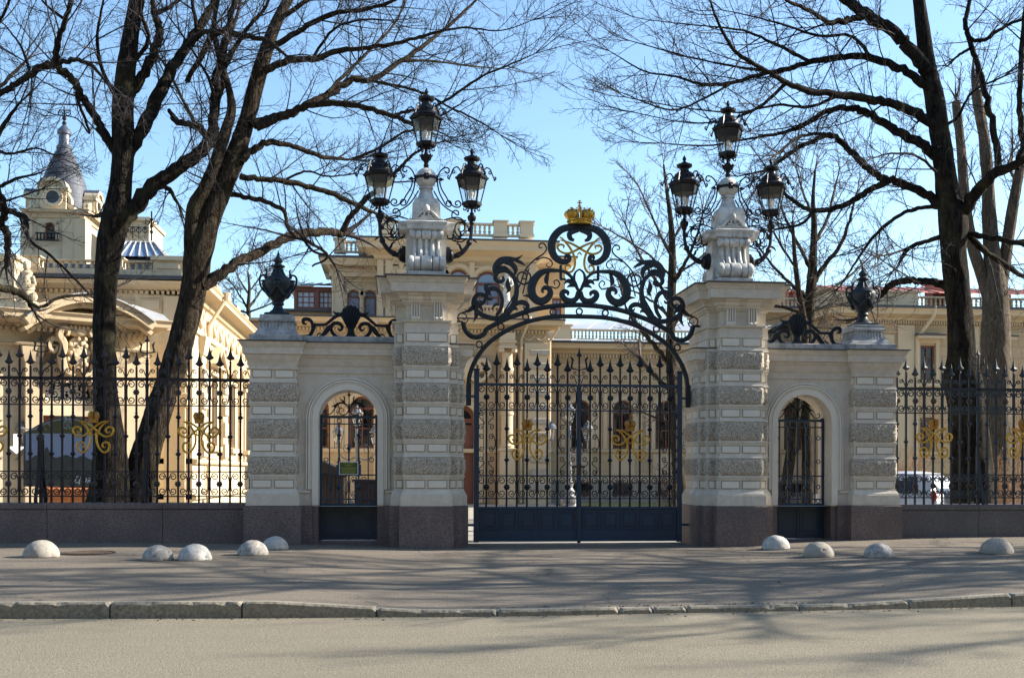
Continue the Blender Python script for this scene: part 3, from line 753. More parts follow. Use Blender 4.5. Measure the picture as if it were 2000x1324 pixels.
def crown(b, x, y, z, w, h, sy=.8):
    """imperial crown: rim, two mitre halves, central arch with cross"""
    b.lathe(x, y, [(z, w*.40), (z+h*.03, w*.43), (z+h*.07, w*.43), (z+h*.09, w*.40), (z+h*.15, w*.415), (z+h*.17, w*.44), (z+h*.21, w*.44), (z+h*.22, w*.40)], 20, sy=sy)
    for k in range(14):
        a = 2*PI*k/14; b.ball((x+w*.43*math.cos(a), y+w*.43*sy*math.sin(a), z+h*.125), w*.035, n=6, m=4)
    for s in (-1, 1):
        n, m = 14, 9; v = []; f = []
        for i in range(m+1):
            t = i/m
            for k in range(n):
                a = 2*PI*k/n
                rr = w*(.205+.07*math.sin(PI*min(t*1.15, 1)))*(1 if t < .75 else max(.04, math.sqrt(max(0, 1-((t-.75)/.25)**2))))
                lob = 1+.05*math.cos(6*a)
                v.append((x+s*w*(.225+.06*math.sin(PI*t))+rr*.95*lob*math.cos(a), y+rr*1.45*sy*lob*math.sin(a), z+h*(.20+.46*t)))
        for i in range(m):
            for k in range(n): f.append((i*n+k, i*n+(k+1) % n, (i+1)*n+(k+1) % n, (i+1)*n+k))
        b.add(v, f, True)
        for q in range(6):
            t = q/5; xx = x+s*w*(.28+.21*math.sin(PI*(t*.8+.1)))
            b.ball((xx, y-w*.30*sy, z+h*(.24+.38*t)), w*.035, n=6, m=4)
            b.ball((x+s*w*(.12+.02*t), y-w*.33*sy, z+h*(.24+.38*t)), w*.03, n=6, m=4)
        for q in range(4): b.ball((x+s*w*(.22+.09*(q % 2)), y-w*.38*sy, z+h*(.28+.1*q)), w*.045, n=6, m=4)
    P = [(x, y-w*.40*sy, z+h*.2), (x, y-w*.42*sy, z+h*.42), (x, y-w*.25*sy, z+h*.66), (x, y, z+h*.72), (x, y+w*.25*sy, z+h*.66), (x, y+w*.42*sy, z+h*.42), (x, y+w*.40*sy, z+h*.2)]
    b.tube(catmull(P, 4), w*.045, 6)
    b.ball((x, y, z+h*.765), w*.065, n=8, m=6)
    b.box(x-w*.022, x+w*.022, y-w*.02, y+w*.02, z+h*.80, z+h); b.box(x-w*.085, x+w*.085, y-w*.02, y+w*.02, z+h*.885, z+h*.925)
    b.box(x-w*.05, x+w*.05, y-w*.018, y+w*.018, z+h*.975, z+h)

# ---------------------------------------------------------------- street fences
FY = .62; FZ = dict(base=.68, r4=.823, r3=1.245, r2=2.375, r1=2.815, low=3.03, high=3.14)
SPC = .174
def fence(label, posts, bars, x0, x1, dz, mat, ciphers):
    """bars: list of (x, tall)"""
    root = thing('iron_fence', label, 'fence', ((x0+x1)/2, FY, .69+dz), 'wrought-iron fences beside the gateway')
    z = {k: v+dz for k, v in FZ.items()}
    b = MB()
    b.box(x0, x1, FY-.022, FY+.022, z['r1']-.022, z['r1']+.022, .006)
    b.box(x0, x1, FY-.030, FY+.030, z['r1']+.022, z['r1']+.032)
    for q in ('r2', 'r3', 'r4'): b.box(x0, x1, FY-.014, FY+.014, z[q]-.011, z[q]+.011)
    b.build('rails', mat, root)
    for x, tall in bars:
        kn = [z['r3']+.60] if tall else [z['r3']+.30, z['r3']+.93]
        if any(abs(x-c) < .02 for c in ciphers): kn = kn[:1]
        b = MB()
        picket(root, x, FY, z['base']-.02, (z['high'] if tall else z['low'])-.03, tall, mat, knobs=kn)
        if not tall:
            for zc in ((z['r1']+z['r2'])/2, (z['r3']+z['r4'])/2):
                b = MB(); rosette_mesh(b, x, FY-.012, zc); b.build('rosette', 'rust_dark', root)
    for x, tall in bars:
        if tall: continue
        for za, zb in ((z['r2'], z['r1']), (z['r4'], z['r3'])):
            b = MB()
            for s in (-1, 1): b.ribbon(cscroll(x, SPC, (za+zb)/2, zb-za-.035, s), .0155, FY, .020, False)
            b.build('scroll_pair', mat, root)
        b = MB()
        for s in (-1, 1): b.ribbon(upper_curl(x, SPC, z['r1']+.025, s), .0135, FY, .018, False)
        b.build('curl_pair', mat, root)
    for x in posts:
        b = MB(); b.box(x-.022, x+.022, FY-.022, FY+.022, z['base']-.02, z['high']+.02); knob(b, x, FY, z['high']-.06, .03)
        for zz in (z['r1']+.07, z['r2']-.1): b.box(x-.026, x+.026, FY-.026, FY+.026, zz-.02, zz+.02, .006)
        o = b.build('post', mat, root)
        b = MB(); trident(b, x, FY, z['high']+.0, .80); b.build('trident', mat, o)
        # curved stay to the front and to the back of the post, with a leaf rosette where it joins
        b = MB()
        for sy in (-1, 1):
            P = [(FY+sy*.02, z['r3']+.62), (FY+sy*.045, z['r3']+.45), (FY+sy*.055, z['r3']+.2), (FY+sy*.10, z['r3']-.10), (FY+sy*.19, z['r4']+.10), (FY+sy*.23, z['r4']-.04), (FY+sy*.21, z['base']+.01)]
            Q = catmull([(x+.012*sy, p[0], p[1]) for p in P], 6)
            for d in (-.014, .0, .014): b.tube([(q[0]+d, q[1], q[2]) for q in Q], .018, 6)
            P = spiral(FY+sy*.075, z['r4']+.09, .03, .085, 0, sy*300, 14)
            b.tube([(x+.012*sy, p[0], p[1]) for p in P], .016, 6)
            P = spiral(FY+sy*.02+sy*.03, z['r3']+.72, .012, .055, 90, 90-sy*380, 16)
            b.tube([(x+.02*sy, p[0], p[1]) for p in P], .018, 6)
        b.build('stay', mat, o)
        b = MB()
        for k in range(9):
            a = 2*PI*k/9
            for rr, yy in ((.06, -.05), (.045, -.075)): b.ball((x+rr*.7*math.cos(a+yy*9), FY+yy, z['r3']+.56+rr*.8*math.sin(a+yy*9)), .022, .014, .022, 6, 4)
        b.ball((x, FY-.085, z['r3']+.56), .03, n=8, m=5); b.build('leaf_boss', 'rust_dark', o)
    for x in ciphers:
        zc = z['r3']+.60
        b = MB(); cipher(b, x, FY-.02, zc, 1.06, .032); b.build('gilt_monogram', 'gold', root)
        b = MB(); crown(b, x, FY-.03, zc+.225, .175, .30); b.build('gilt_crown', 'gold_dark', root)
M['rust_dark'] = pbr('rosette_iron', (.024, .017, .016), (.04, .028, .024), 12, .6, bs=.3, bscale=60)
XP = [X(80, FY, 850), X(287, FY, 850)]; pl = XP[1]
bars = []
for base in (pl, XP[0], XP[0]-1.74, XP[0]-3.48):
    for k in range(1, 10): bars.append((base+k*SPC, k % 2 == 0))
bars = [q for q in bars if q[0] < GC-5.30-.44]
fence('dark iron fence with gilt monograms in front of the twin trees and the poster board', [XP[0]-3.48, XP[0]-1.74]+XP, bars, XP[0]-3.48, GC-5.30-.40, .0, 'iron_warm',
      [XP[0]-3.48+5*SPC, XP[0]-1.74+5*SPC, XP[0]+5*SPC, XP[1]+5*SPC])
pr = X(1910, FY, 850)
bars = [(pr-k*SPC, k % 2 == 0) for k in range(1, 10)]+[(pr+j*1.74+k*SPC, k % 2 == 0) for j in range(3) for k in range(1, 10)]
fence('blue-grey iron fence with gilt monograms in front of the white car', [pr, pr+1.74, pr+3.48, pr+5.22], bars, GC+5.30+.40, pr+5.22, -.015, 'iron_blue', [pr-5*SPC, pr+5*SPC, pr+15*SPC, pr+25*SPC])

# ---------------------------------------------------------------- main gate leaves
GY = .62; LW = 1.825
GZ = dict(bot=.035, panel=.60, r4=.79, r3=1.19, r2=2.35, r1=2.80, low=2.98, high=3.08)
def gate_leaf(s, label):
    root = thing('gate_leaf', label, 'gate leaf', (GC+s*LW, GY, 0), 'leaves of the main gate')
    B = lambda: MB(s, GC); z = GZ
    b = B()
    b.box(LW-.045, LW+.045, GY-.045, GY+.045, z['bot']-.02, 3.04, .008); b.box(LW-.055, LW+.055, GY-.055, GY+.055, 3.04, 3.075, .006)
    b.box(.004, .042, GY-.03, GY+.03, z['bot'], z['r1'])
    b.box(.04, LW, GY-.025, GY+.025, z['r1']-.024, z['r1']+.024, .006)
    for q in ('r2', 'r3', 'r4'): b.box(.04, LW, GY-.014, GY+.014, z[q]-.012, z[q]+.012)
    b.box(.04, LW, GY-.03, GY+.03, z['panel']-.005, z['panel']+.045, .008)
    b.box(LW, LW+.36, GY-.02, GY+.02, 2.565, 2.605); b.box(LW, LW+.36, GY-.02, GY+.02, .30, .34)
    b.build('frame', 'iron_navy', root)
    b = B(); b.box(.045, LW-.045, GY-.012, GY+.012, z['bot'], z['panel'])
    b.box(.045, LW-.045, GY-.024, GY-.0125, z['bot'], z['bot']+.19, .004)
    pw = (LW-.09)/5
    for k in range(5):
        a = .045+k*pw+.02; c = a+pw-.04
        for q, (d0, d1) in enumerate(((0, .022), (.035, .05))):
            yy = GY-.026+q*.006
            b.box(a+d0, c-d0, yy, GY-.0125, z['bot']+.205+d0, z['bot']+.205+d1); b.box(a+d0, c-d0, yy, GY-.0125, z['panel']-.02-d1, z['panel']-.02-d0)
            b.box(a+d0, a+d1, yy+.0005, GY-.0125, z['bot']+.205+d1, z['panel']-.02-d1); b.box(c-d1, c-d0, yy+.0005, GY-.0125, z['bot']+.205+d1, z['panel']-.02-d1)
        b.box(a+.065, c-.065, GY-.022, GY-.0125, z['bot']+.27, z['panel']-.085, .006)
    b.build('lower_panel', 'iron_navy', root)
    xs = [.204+.1805*k for k in range(9)]
    for k, x in enumerate(xs):
        tall = k % 2 == 1
        kn = []
        if k in (2, 6): kn = [2.02, 1.47]
        if k == 4: kn = [1.47]
        o = picket(root, GC+s*x, GY, z['panel'], z['high'] if tall else z['low'], tall, 'iron', knobs=kn)
        if not tall:
            for zc in ((z['r1']+z['r2'])/2, (z['r3']+z['r4'])/2):
                b = MB(); rosette_mesh(b, GC+s*x, GY-.012, zc, .064); b.build('rosette', 'iron', root)
    b = B()
    w = .1805
    for k, x in enumerate(xs):
        if k % 2: continue
        for sd in (-1, 1):
            ww = min(w, (x-.03) if (sd < 0 and k == 0) else w)
            for za, zb in ((z['r2'], z['r1']), (z['r4'], z['r3'])): b.ribbon(cscroll(x, ww, (za+zb)/2, zb-za-.035, sd), .0155, GY, .020, False)
            b.ribbon(upper_curl(x, ww, z['r1']+.025, sd), .0135, GY, .018, False)
        if k in (0, 8):          # tall stacks of scrolls beside the stiles
            for sd in (-1, 1):
                H = z['r2']-z['r3']-.03; zb = z['r3']+.015
                for (f0, f1, inv) in ((.70, 1.0, 1), (.36, .64, 0), (0, .30, 2)):
                    za, zc = zb+H*f0, zb+H*f1; r = .048
                    sx = x+sd*w*.50
                    t1 = spiral(sx, zc-r*1.1, r*.2, r, 500, 60, 20) if sd > 0 else spiral(sx, zc-r*1.1, r*.2, r, 180-500, 120, 20)
                    t0 = [(p[0], za+zc-p[1]) for p in reversed(t1)]
                    zm = (za+zc)/2
                    mid = [(x+sd*w*.86, zm+.05), (x+sd*w*.88, zm), (x+sd*w*.86, zm-.05)] if inv == 0 else ([(x+sd*w*.70, zm+.06), (x+sd*w*.2, zm-.03), (x+sd*w*.3, za+2.0*r)] if inv == 1 else [(x+sd*w*.3, zc-2.0*r), (x+sd*w*.2, zm+.03), (x+sd*w*.70, zm-.06)])
                    if inv == 1: t0 = [(p[0], p[1]) for p in (spiral(sx, za+r*1.1, r, r*.2, 110, -330, 20) if sd > 0 else spiral(sx, za+r*1.1, r, r*.2, 70, 510, 20))]
                    if inv == 2: t1 = [(p[0], p[1]) for p in (spiral(sx, zc-r*1.1, r*.2, r, 330, -110, 20) if sd > 0 else spiral(sx, zc-r*1.1, r*.2, r, -150, 290, 20))]
                    b.ribbon(catmull(t1+mid+t0, 2), .015, GY, .016, False)
    b.build('scrollwork', 'iron', root)
    xc = xs[4]; zc = 1.755
    b = MB(); cipher(b, GC+s*xc, GY-.02, zc, 1.06, .030); b.build('gilt_monogram', 'gold', root)
    b = MB(); crown(b, GC+s*xc, GY-.03, zc+.235, .185, .30); b.build('gilt_crown', 'gold_dark', root)
    if s < 0:
        b = MB(); b.box(GC-.03, GC+.03, GY-.06, GY-.03, z['bot']-.03, z['r1']+.02, .006); knob(b, GC, GY-.045, z['r1']+.09, .026); b.build('meeting_stile', 'iron_navy', root)
        b = MB(); trident(b, GC, GY-.03, z['r1']+.12, .98); b.build('trident', 'iron', root)
        b = MB(); b.box(GC-.12, GC+.10, GY-.075, GY-.055, 1.335, 1.375, .004); b.ball((GC-.11, GY-.075, 1.34), .028, n=8, m=5); b.box(GC-.04, GC+.04, GY-.08, GY-.061, 1.22, 1.40, .005); b.build('latch', 'rust_dark', root)
gate_leaf(-1, 'navy iron gate leaf with trident and latch, hinged to the pillar near the green notice')
gate_leaf(1, 'navy iron gate leaf with a gilt monogram, hinged on the side of the white car')

# ---------------------------------------------------------------- pedestrian gates
def wicket(s, label, sign):
    y = .70; c = 4.05; h = .50
    root = thing('pedestrian_gate', label, 'gate', (GC+s*(c+h), y, .05), 'small pedestrian gates')
    B = lambda: MB(s, GC)
    b = B()
    for q in (-1, 1): b.box(c+q*(h-.022)-.022, c+q*(h-.022)+.022, y-.025, y+.025, .06, 2.20, .005)
    b.box(c-h, c+h, y-.028, y+.028, 2.185, 2.23, .006)
    b.box(c-h+.044, c+h-.044, y-.013, y+.013, 2.075, 2.097); b.box(c-h+.044, c+h-.044, y-.013, y+.013, 1.185, 1.209); b.box(c-h+.044, c+h-.044, y-.013, y+.013, .765, .787)
    b.box(c-h+.044, c+h-.044, y-.025, y+.025, .655, .70, .006)
    for q in (-1, 1): b.box(c+q*(h-.035)-.025, c+q*(h-.035)+.025, y-.033, y+.033, 2.23, 2.25)
    b.build('frame', 'iron_navy', root)
    b = B(); b.box(c-h+.044, c+h-.044, y-.012, y+.012, .065, .655)
    for sx in (-1, 1):
        a = c+sx*.222
        b.box(a-.185, a+.185, y-.024, y-.0125, .60, .625); b.box(a-.185, a+.185, y-.024, y-.0125, .13, .155)
        b.box(a-.185, a-.16, y-.0235, y-.0125, .155, .60); b.box(a+.16, a+.185, y-.0235, y-.0125, .155, .60); b.box(a-.13, a+.13, y-.02, y-.0125, .19, .565, .005)
    b.box(c-.016, c+.016, y-.028, y-.0125, .065, .655)
    b.build('lower_panel', 'iron_navy', root)
    for q, dx in enumerate((-.335, -.17, 0, .17, .335)):
        b = B(); r = .014 if abs(dx) < .3 else .010
        z1 = 2.19
        if abs(dx) == .17: z1 = 2.08
        b.box(c+dx-r, c+dx+r, y-r, y+r, .70, z1)
        kn = (1.89, 1.42) if abs(dx) == .17 else (1.66,) if dx == 0 else ()
        bb = MB()
        for zk in kn: knob(bb, GC+s*(c+dx), y, zk, .036)
        o = b.build('bar', 'iron_navy', root)
        if kn: bb.build('knob', 'iron_navy', o)
    def ring(x, z, r=.036):
        b = B(); b.ribbon([(x+r*math.cos(2*PI*k/18), z+r*math.sin(2*PI*k/18)) for k in range(19)], .014, y, .018, False); b.build('ring', 'iron_navy', root)
    for dx in (-.17, .17): ring(c+dx, 2.14)
    for dx in (-.395, .395):
        for zz in (1.89, 1.46, 1.0, .74): ring(c+dx, zz)
    for zz in (.735,):
        for dx in (-.17, .17): ring(c+dx, zz)
    for dx in (-.17, .17):
        b = B()
        for sd in (-1, 1): b.ribbon(cscroll(c+dx, .168, .985, .37, sd, .062), .012, y, .015, False)
        b.build('scroll_pair', 'iron_navy', root)
        b = B(); rosette_mesh(b, c+dx, y-.01, .985, .058); b.build('rosette', 'iron_navy', root)
    # cresting: trident between two leafy scrolls
    b = B()
    z0 = 2.23
    for q in (-1, 1):
        P = [(.0, .14, .014), (.03, .05, .018), (.09, .012, .018), (.15, .03, .016), (.175, .085, .015), (.15, .13, .014), (.11, .125, .013), (.095, .09, .012), (.115, .07, .010), (.135, .085, .008)]
        b.stroke([(c+q*p[0], z0+p[1], p[2]) for p in P], y, .016)
        P = [(.02, .15, .016), (.06, .20, .026), (.13, .225, .032), (.20, .205, .034), (.26, .165, .028), (.31, .16, .003)]
        b.stroke([(c+q*p[0], z0+p[1], p[2]) for p in P], y-.004, .014)
        P = [(.20, .20, .028), (.245, .13, .022), (.30, .05, .018), (.355, .02, .016), (.41, .04, .016), (.425, .085, .014), (.395, .11, .012), (.37, .085, .010)]
        b.stroke([(c+q*p[0], z0+p[1], p[2]) for p in P], y, .015)
        P = [(.05, .19, .022), (.10, .25, .030), (.145, .28, .018), (.165, .335, .002)]
        b.stroke([(c+q*p[0], z0+p[1], p[2]) for p in P], y-.006, .013)
        P = [(.19, .19, .020), (.17, .13, .014), (.18, .06, .012), (.215, .05, .010), (.22, .085, .008)]
        b.stroke([(c+q*p[0], z0+p[1], p[2]) for p in P], y+.003, .013)
    b.box(c-.01, c+.01, y-.01, y+.01, z0, z0+.2); knob(b, c, y, z0+.13, .022)
    b.build('cresting', 'iron', root)
    b = MB(); trident(b, GC+s*c, y, z0+.10, .62); b.build('trident', 'iron', root)
    return root
wicket(-1, 'small arched iron gate with a green notice hung on its bars', True)
wicket(1, 'small arched iron gate without a notice, two tree trunks behind it', False)

# green notice with a white rim and lines of small yellow print
M['sign_green'] = pbr('notice_green', (.045, .085, .025), (.055, .10, .03), 4, .5); M['sign_yellow'] = pbr('notice_print', (.36, .37, .05), None, rough=.6)
M['sign_blue'] = pbr('notice_back_board', (.02, .045, .10), None, rough=.5)
sx, sz = X(681, .66, 914), Z(914, .66, 681)
root = thing('notice_board', 'small green notice with white rim and yellow print on a pedestrian gate', 'notice', (sx, .66, sz))
b = MB(); b.box(sx-.215, sx+.215, .668, .680, sz-.135, sz+.06, .003); b.build('backing', 'sign_blue', root)
b = MB(); b.box(sx-.165, sx+.165, .655, .667, sz-.115, sz+.115, .003); b.build('rim', 'white', root)
b = MB(); b.box(sx-.152, sx+.152, .6525, .656, sz-.102, sz+.102); b.build('face', 'sign_green', root)
b = MB(); rr = random.Random(2)
for k, (zz, hw, hh) in enumerate(((.085, .10, .010), (.058, .065, .010), (.043, .045, .007), (.004, .13, .016), (-.022, .12, .010), (-.042, .125, .010), (-.066, .12, .010), (-.083, .105, .009))):
    x = -hw
    while x < hw:
        w = rr.uniform(.010, .028); b.box(sx+x, sx+min(x+w, hw), .6505, .6526, sz+zz-hh/2, sz+zz+hh/2); x += w+.006
b.build('print', 'sign_yellow', root)
# ---------------------------------------------------------------- overthrow above the main gate
OY = .60
U = 1/(3.894*110.6)          # metres per traced unit, at the gate's own distance
OX0, OZ0 = GC, 3.984
def oz(z): return OZ0+(940-z)*U
root = thing('gate_overthrow', 'black scrolled iron arch with gilt crown and monogram over the main gate', 'iron arch', (GC, OY, 3.0))
M['iron_arch'] = pbr('painted_arch_iron', (.009, .015, .022), (.016, .025, .035), 10, .45, spec=.4, bs=.2, bscale=45)
def both(name, strokes, th, mat='iron_arch', y=OY, parent=None, n=5):
    for s in (-1, 1):
        b = MB()
        for k, P in enumerate(strokes): b.stroke([(OX0+s*(977-p[0])*U, oz(p[1]), p[2]*U) for p in P], y+.004*((k % 3)-1), th, n)
        b.build(name, mat, parent or root)
# lower arch: true curve through surveyed points down to the pillars
low = [(977, 925), (860, 926), (750, 934), (640, 955), (540, 985), (440, 1030), (350, 1085), (280, 1140), (220, 1210), (172, 1290), (140, 1375), (128, 1450)]
up = [(977, 836), (850, 842), (720, 858), (600, 885), (500, 920), (420, 950), (340, 990), (265, 1035), (245, 1070), (200, 1094), (150, 1088), (110, 1055), (92, 1010), (88, 985)]
b = MB()
for s in (-1, 1):
    for L, w in ((low, 33), (up, 36)):
        Q = catmull([(OX0+s*(977-p[0])*U, oz(p[1])) for p in L], 5); b.ribbon(Q, w*U, OY, .07)
        b.ribbon(Q, w*.45*U, OY-.036, .02)
    b.box(OX0+s*(977-128)*U-.04, OX0+s*(977-128)*U+.05, OY-.04, OY+.04, 2.42, oz(1450)+.02, .006)
    b.box(OX0+s*(977-60)*U-.08, OX0+s*(977-60)*U+.06, OY-.035, OY+.035, oz(985)-.015, oz(985)+.025, .006)
b.build('arch_band', 'iron_arch', root)
for s in (-1, 1):
    for cx, cz in ((210, 1150), (375, 1012), (565, 935), (775, 893))+(((977, 886),) if s > 0 else ()):
        b = MB(); r = 23*U; x = OX0+s*(977-cx)*U; z = oz(cz)
        b.ribbon([(x+r*math.cos(2*PI*k/22), z+r*math.sin(2*PI*k/22)) for k in range(23)], 12*U, OY, .05, True)
        b.build('ring', 'iron_arch', root)
horse = [[(935, 345, 18), (905, 328, 34), (900, 292, 40), (935, 275, 34), (968, 262, 32), (945, 246, 40), (895, 246, 50), (830, 268, 56), (778, 325, 60), (760, 395, 60), (778, 460, 54), (825, 503, 46), (872, 510, 38), (898, 488, 34), (890, 462, 30), (866, 470, 22), (868, 488, 12)]]
both('horseshoe', horse, .07)
both('post_step', [[(832, 535, 20), (832, 600, 20), (832, 640, 20)], [(826, 642, 16), (850, 642, 16), (872, 642, 16)]], .05, n=2)
big = [[(962, 715, 22), (940, 660, 22), (900, 610, 22), (850, 582, 22), (790, 578, 26), (730, 580, 36), (670, 605, 50), (625, 660, 62), (607, 720, 64), (622, 780, 62), (668, 815, 60), (720, 800, 54), (752, 755, 46), (740, 715, 38), (705, 712, 30), (690, 735, 20), (702, 750, 10)],
       [(965, 735, 26), (955, 785, 40), (915, 808, 44), (865, 795, 46), (842, 760, 42), (858, 735, 36), (888, 742, 26), (888, 765, 12)]]
both('great_scroll', big, .075)
both('bud_scroll', [[(975, 735, 24), (950, 690, 24), (935, 640, 22), (945, 590, 16), (977, 563, 12)],
                    [(960, 700, 24), (920, 665, 36), (885, 655, 30), (860, 678, 6)], [(950, 690, 20), (905, 690, 22), (880, 705, 4)]], .05)
both('tendril', [[(755, 700, 9), (800, 712, 10), (825, 680, 10), (805, 650, 10), (780, 662, 9), (790, 685, 8)],
                 [(745, 590, 8), (728, 620, 30), (722, 660, 34), (735, 690, 4)],
                 [(398, 900, 12), (470, 780, 12), (520, 690, 11), (560, 580, 11), (630, 500, 11), (700, 450, 11), (722, 410, 10), (700, 372, 10), (668, 380, 10), (668, 405, 9), (688, 403, 8)],
                 [(565, 580, 11), (600, 620, 13), (590, 665, 14), (550, 687, 14), (508, 665, 14), (500, 620, 13), (535, 595, 12), (568, 612, 12), (565, 645, 11), (540, 642, 10)],
                 [(640, 500, 10), (700, 480, 10), (750, 495, 10), (768, 525, 9), (750, 552, 8), (722, 540, 7), (730, 520, 6)],
                 [(540, 760, 10), (590, 560, 8)]], .03)
leaf = [[(372, 950, 46), (430, 900, 46), (475, 830, 42), (492, 750, 38), (490, 690, 34), (465, 625, 32), (415, 588, 32), (355, 595, 34), (328, 640, 32), (355, 672, 30), (392, 660, 24), (388, 630, 14)],
        [(318, 610, 16), (328, 560, 40), (370, 515, 54), (430, 500, 44), (490, 498, 26), (540, 466, 4)],
        [(400, 525, 20), (455, 535, 40), (485, 575, 36), (478, 625, 10)], [(470, 505, 12), (520, 520, 26), (560, 545, 4)],
        [(330, 620, 10), (350, 575, 26), (400, 560, 20), (440, 580, 6)],
        [(372, 952, 40), (300, 948, 38), (230, 925, 38), (180, 880, 36), (165, 825, 34), (190, 778, 32), (235, 772, 30), (258, 800, 26), (235, 830, 22), (208, 815, 12)],
        [(340, 930, 26), (375, 870, 28), (382, 800, 30), (352, 738, 34), (305, 725, 36), (270, 750, 30), (268, 795, 26), (300, 808, 18), (315, 790, 8)],
        [(300, 780, 8), (270, 740, 40), (262, 700, 26), (320, 688, 4)],
        [(240, 900, 10), (210, 860, 30), (165, 870, 36), (130, 895, 24), (75, 912, 3)],
        [(180, 860, 20), (188, 920, 32), (178, 955, 18), (160, 985, 3)], [(260, 830, 8), (215, 850, 26), (185, 830, 30), (160, 850, 4)],
        [(455, 880, 10), (505, 830, 32), (555, 828, 38), (582, 855, 28), (558, 872, 16), (545, 855, 8)],
        [(540, 775, 4), (585, 775, 24), (625, 800, 40), (660, 830, 20)],
        [(425, 915, 8), (455, 880, 26), (490, 872, 22), (500, 890, 5)],
        [(430, 640, 6), (425, 690, 36), (435, 730, 30), (415, 755, 4)], [(300, 880, 6), (335, 845, 22), (360, 850, 12)]]
both('acanthus_scroll', leaf, .06)
both('end_curl', [[(130, 950, 8), (110, 985, 9), (70, 985, 9), (48, 950, 9), (65, 918, 9), (100, 920, 9), (115, 948, 8), (95, 965, 7), (80, 948, 6)]], .03)
# gilt monogram inside the horseshoe
both('gilt_monogram', [[(825, 322, 8), (860, 352, 16), (900, 400, 18), (930, 455, 18), (942, 520, 18), (925, 575, 18), (893, 590, 16), (868, 572, 16), (872, 540, 16), (900, 538, 14), (905, 558, 8)],
                       [(1128, 345, 6), (1075, 358, 14), (1010, 385, 18), (940, 425, 18), (880, 447, 18), (828, 432, 16), (806, 402, 16), (825, 380, 16), (856, 388, 14), (850, 408, 8)],
                       [(960, 455, 8), (977, 435, 12)], [(820, 330, 5), (848, 330, 5)]], .022, 'gold', OY-.02)
b = MB(); crown(b, GC, OY, oz(226), .50, .44); b.build('gilt_crown', 'gold', root)
b = MB(); b.box(GC-.09, GC+.09, OY-.05, OY+.05, oz(262), oz(224), .006); b.build('crown_seat', 'iron', root)

# ---------------------------------------------------------------- shell crestings on the wing walls
def cresting(s, label):
    y = .66; zb = 3.575
    cx = 4.02
    root = thing('iron_cresting', label, 'iron cresting', (GC+s*cx, y, zb), 'shell crestings on the wing walls')
    k = 1/(3.57*110)
    def st(strokes, th, name, yy=y):
        b = MB(s, GC)
        for q in (-1, 1):
            for i, P in enumerate(strokes): b.stroke([(cx+q*(p[0])*k, zb+(900-p[1])*k, p[2]*k*.8) for p in P], yy+.003*(i % 3), th, 5)
        return b.build(name, 'iron', root)
    st([[(8, 850, 26), (30, 890, 26), (80, 896, 26), (120, 870, 28), (135, 830, 30), (115, 800, 32), (80, 800, 32), (58, 822, 26), (72, 845, 20), (90, 835, 10)],
        [(110, 800, 10), (150, 830, 40), (180, 870, 34), (215, 893, 6)],
        [(25, 740, 26), (90, 745, 26), (150, 790, 24), (172, 808, 22)], [(160, 808, 22), (210, 810, 22), (244, 810, 22)], [(240, 800, 22), (255, 850, 22), (280, 885, 24), (330, 893, 26), (345, 890, 8)],
        [(285, 895, 20), (262, 850, 24), (262, 800, 26), (285, 775, 30), (318, 775, 30), (322, 800, 24), (300, 808, 12)],
        [(30, 740, 30), (80, 738, 34), (105, 730, 20), (125, 715, 3)], [(195, 880, 5), (205, 868, 10), (225, 875, 10), (228, 892, 9), (212, 893, 8)]], .06, 'scrollwork')
    b = MB(s, GC)
    AM = .60; out = []
    def RR(a): return .45-.13*(a/AM)**2
    for k in range(57):          # scalloped fan edge of seven lobes
        a = -AM+2*AM*k/56; u = (a+AM)/(2*AM)*7; r = RR(a)*(.93+.07*math.sqrt(max(0, 1-(2*(u % 1)-1)**2)))
        out.append((cx+math.sin(a)*r, zb+.13+math.cos(a)*r))
    b.prism([(cx-.045, zb+.13), (cx+.045, zb+.13)]+list(reversed(out)), y-.035, y+.0)
    for q in range(-3, 4):
        a = q*2*AM/7; r = RR(a)
        b.stroke([(cx+math.sin(a)*r*t, zb+.13+math.cos(a)*r*t, w) for t, w in ((.15, .010), (.5, .026), (.8, .046), (.92, .040), (.98, .01))], y-.045, .03)
    b.lathe(cx, y-.01, [(zb, .03), (zb+.06, .04), (zb+.12, .06), (zb+.17, .05), (zb+.20, .02)], 10, sy=.5)
    b.build('shell', 'iron', root)
cresting(-1, 'iron shell and scroll cresting on the wing wall above the green notice gate')
cresting(1, 'iron shell and scroll cresting on the wing wall above the notice-free gate')

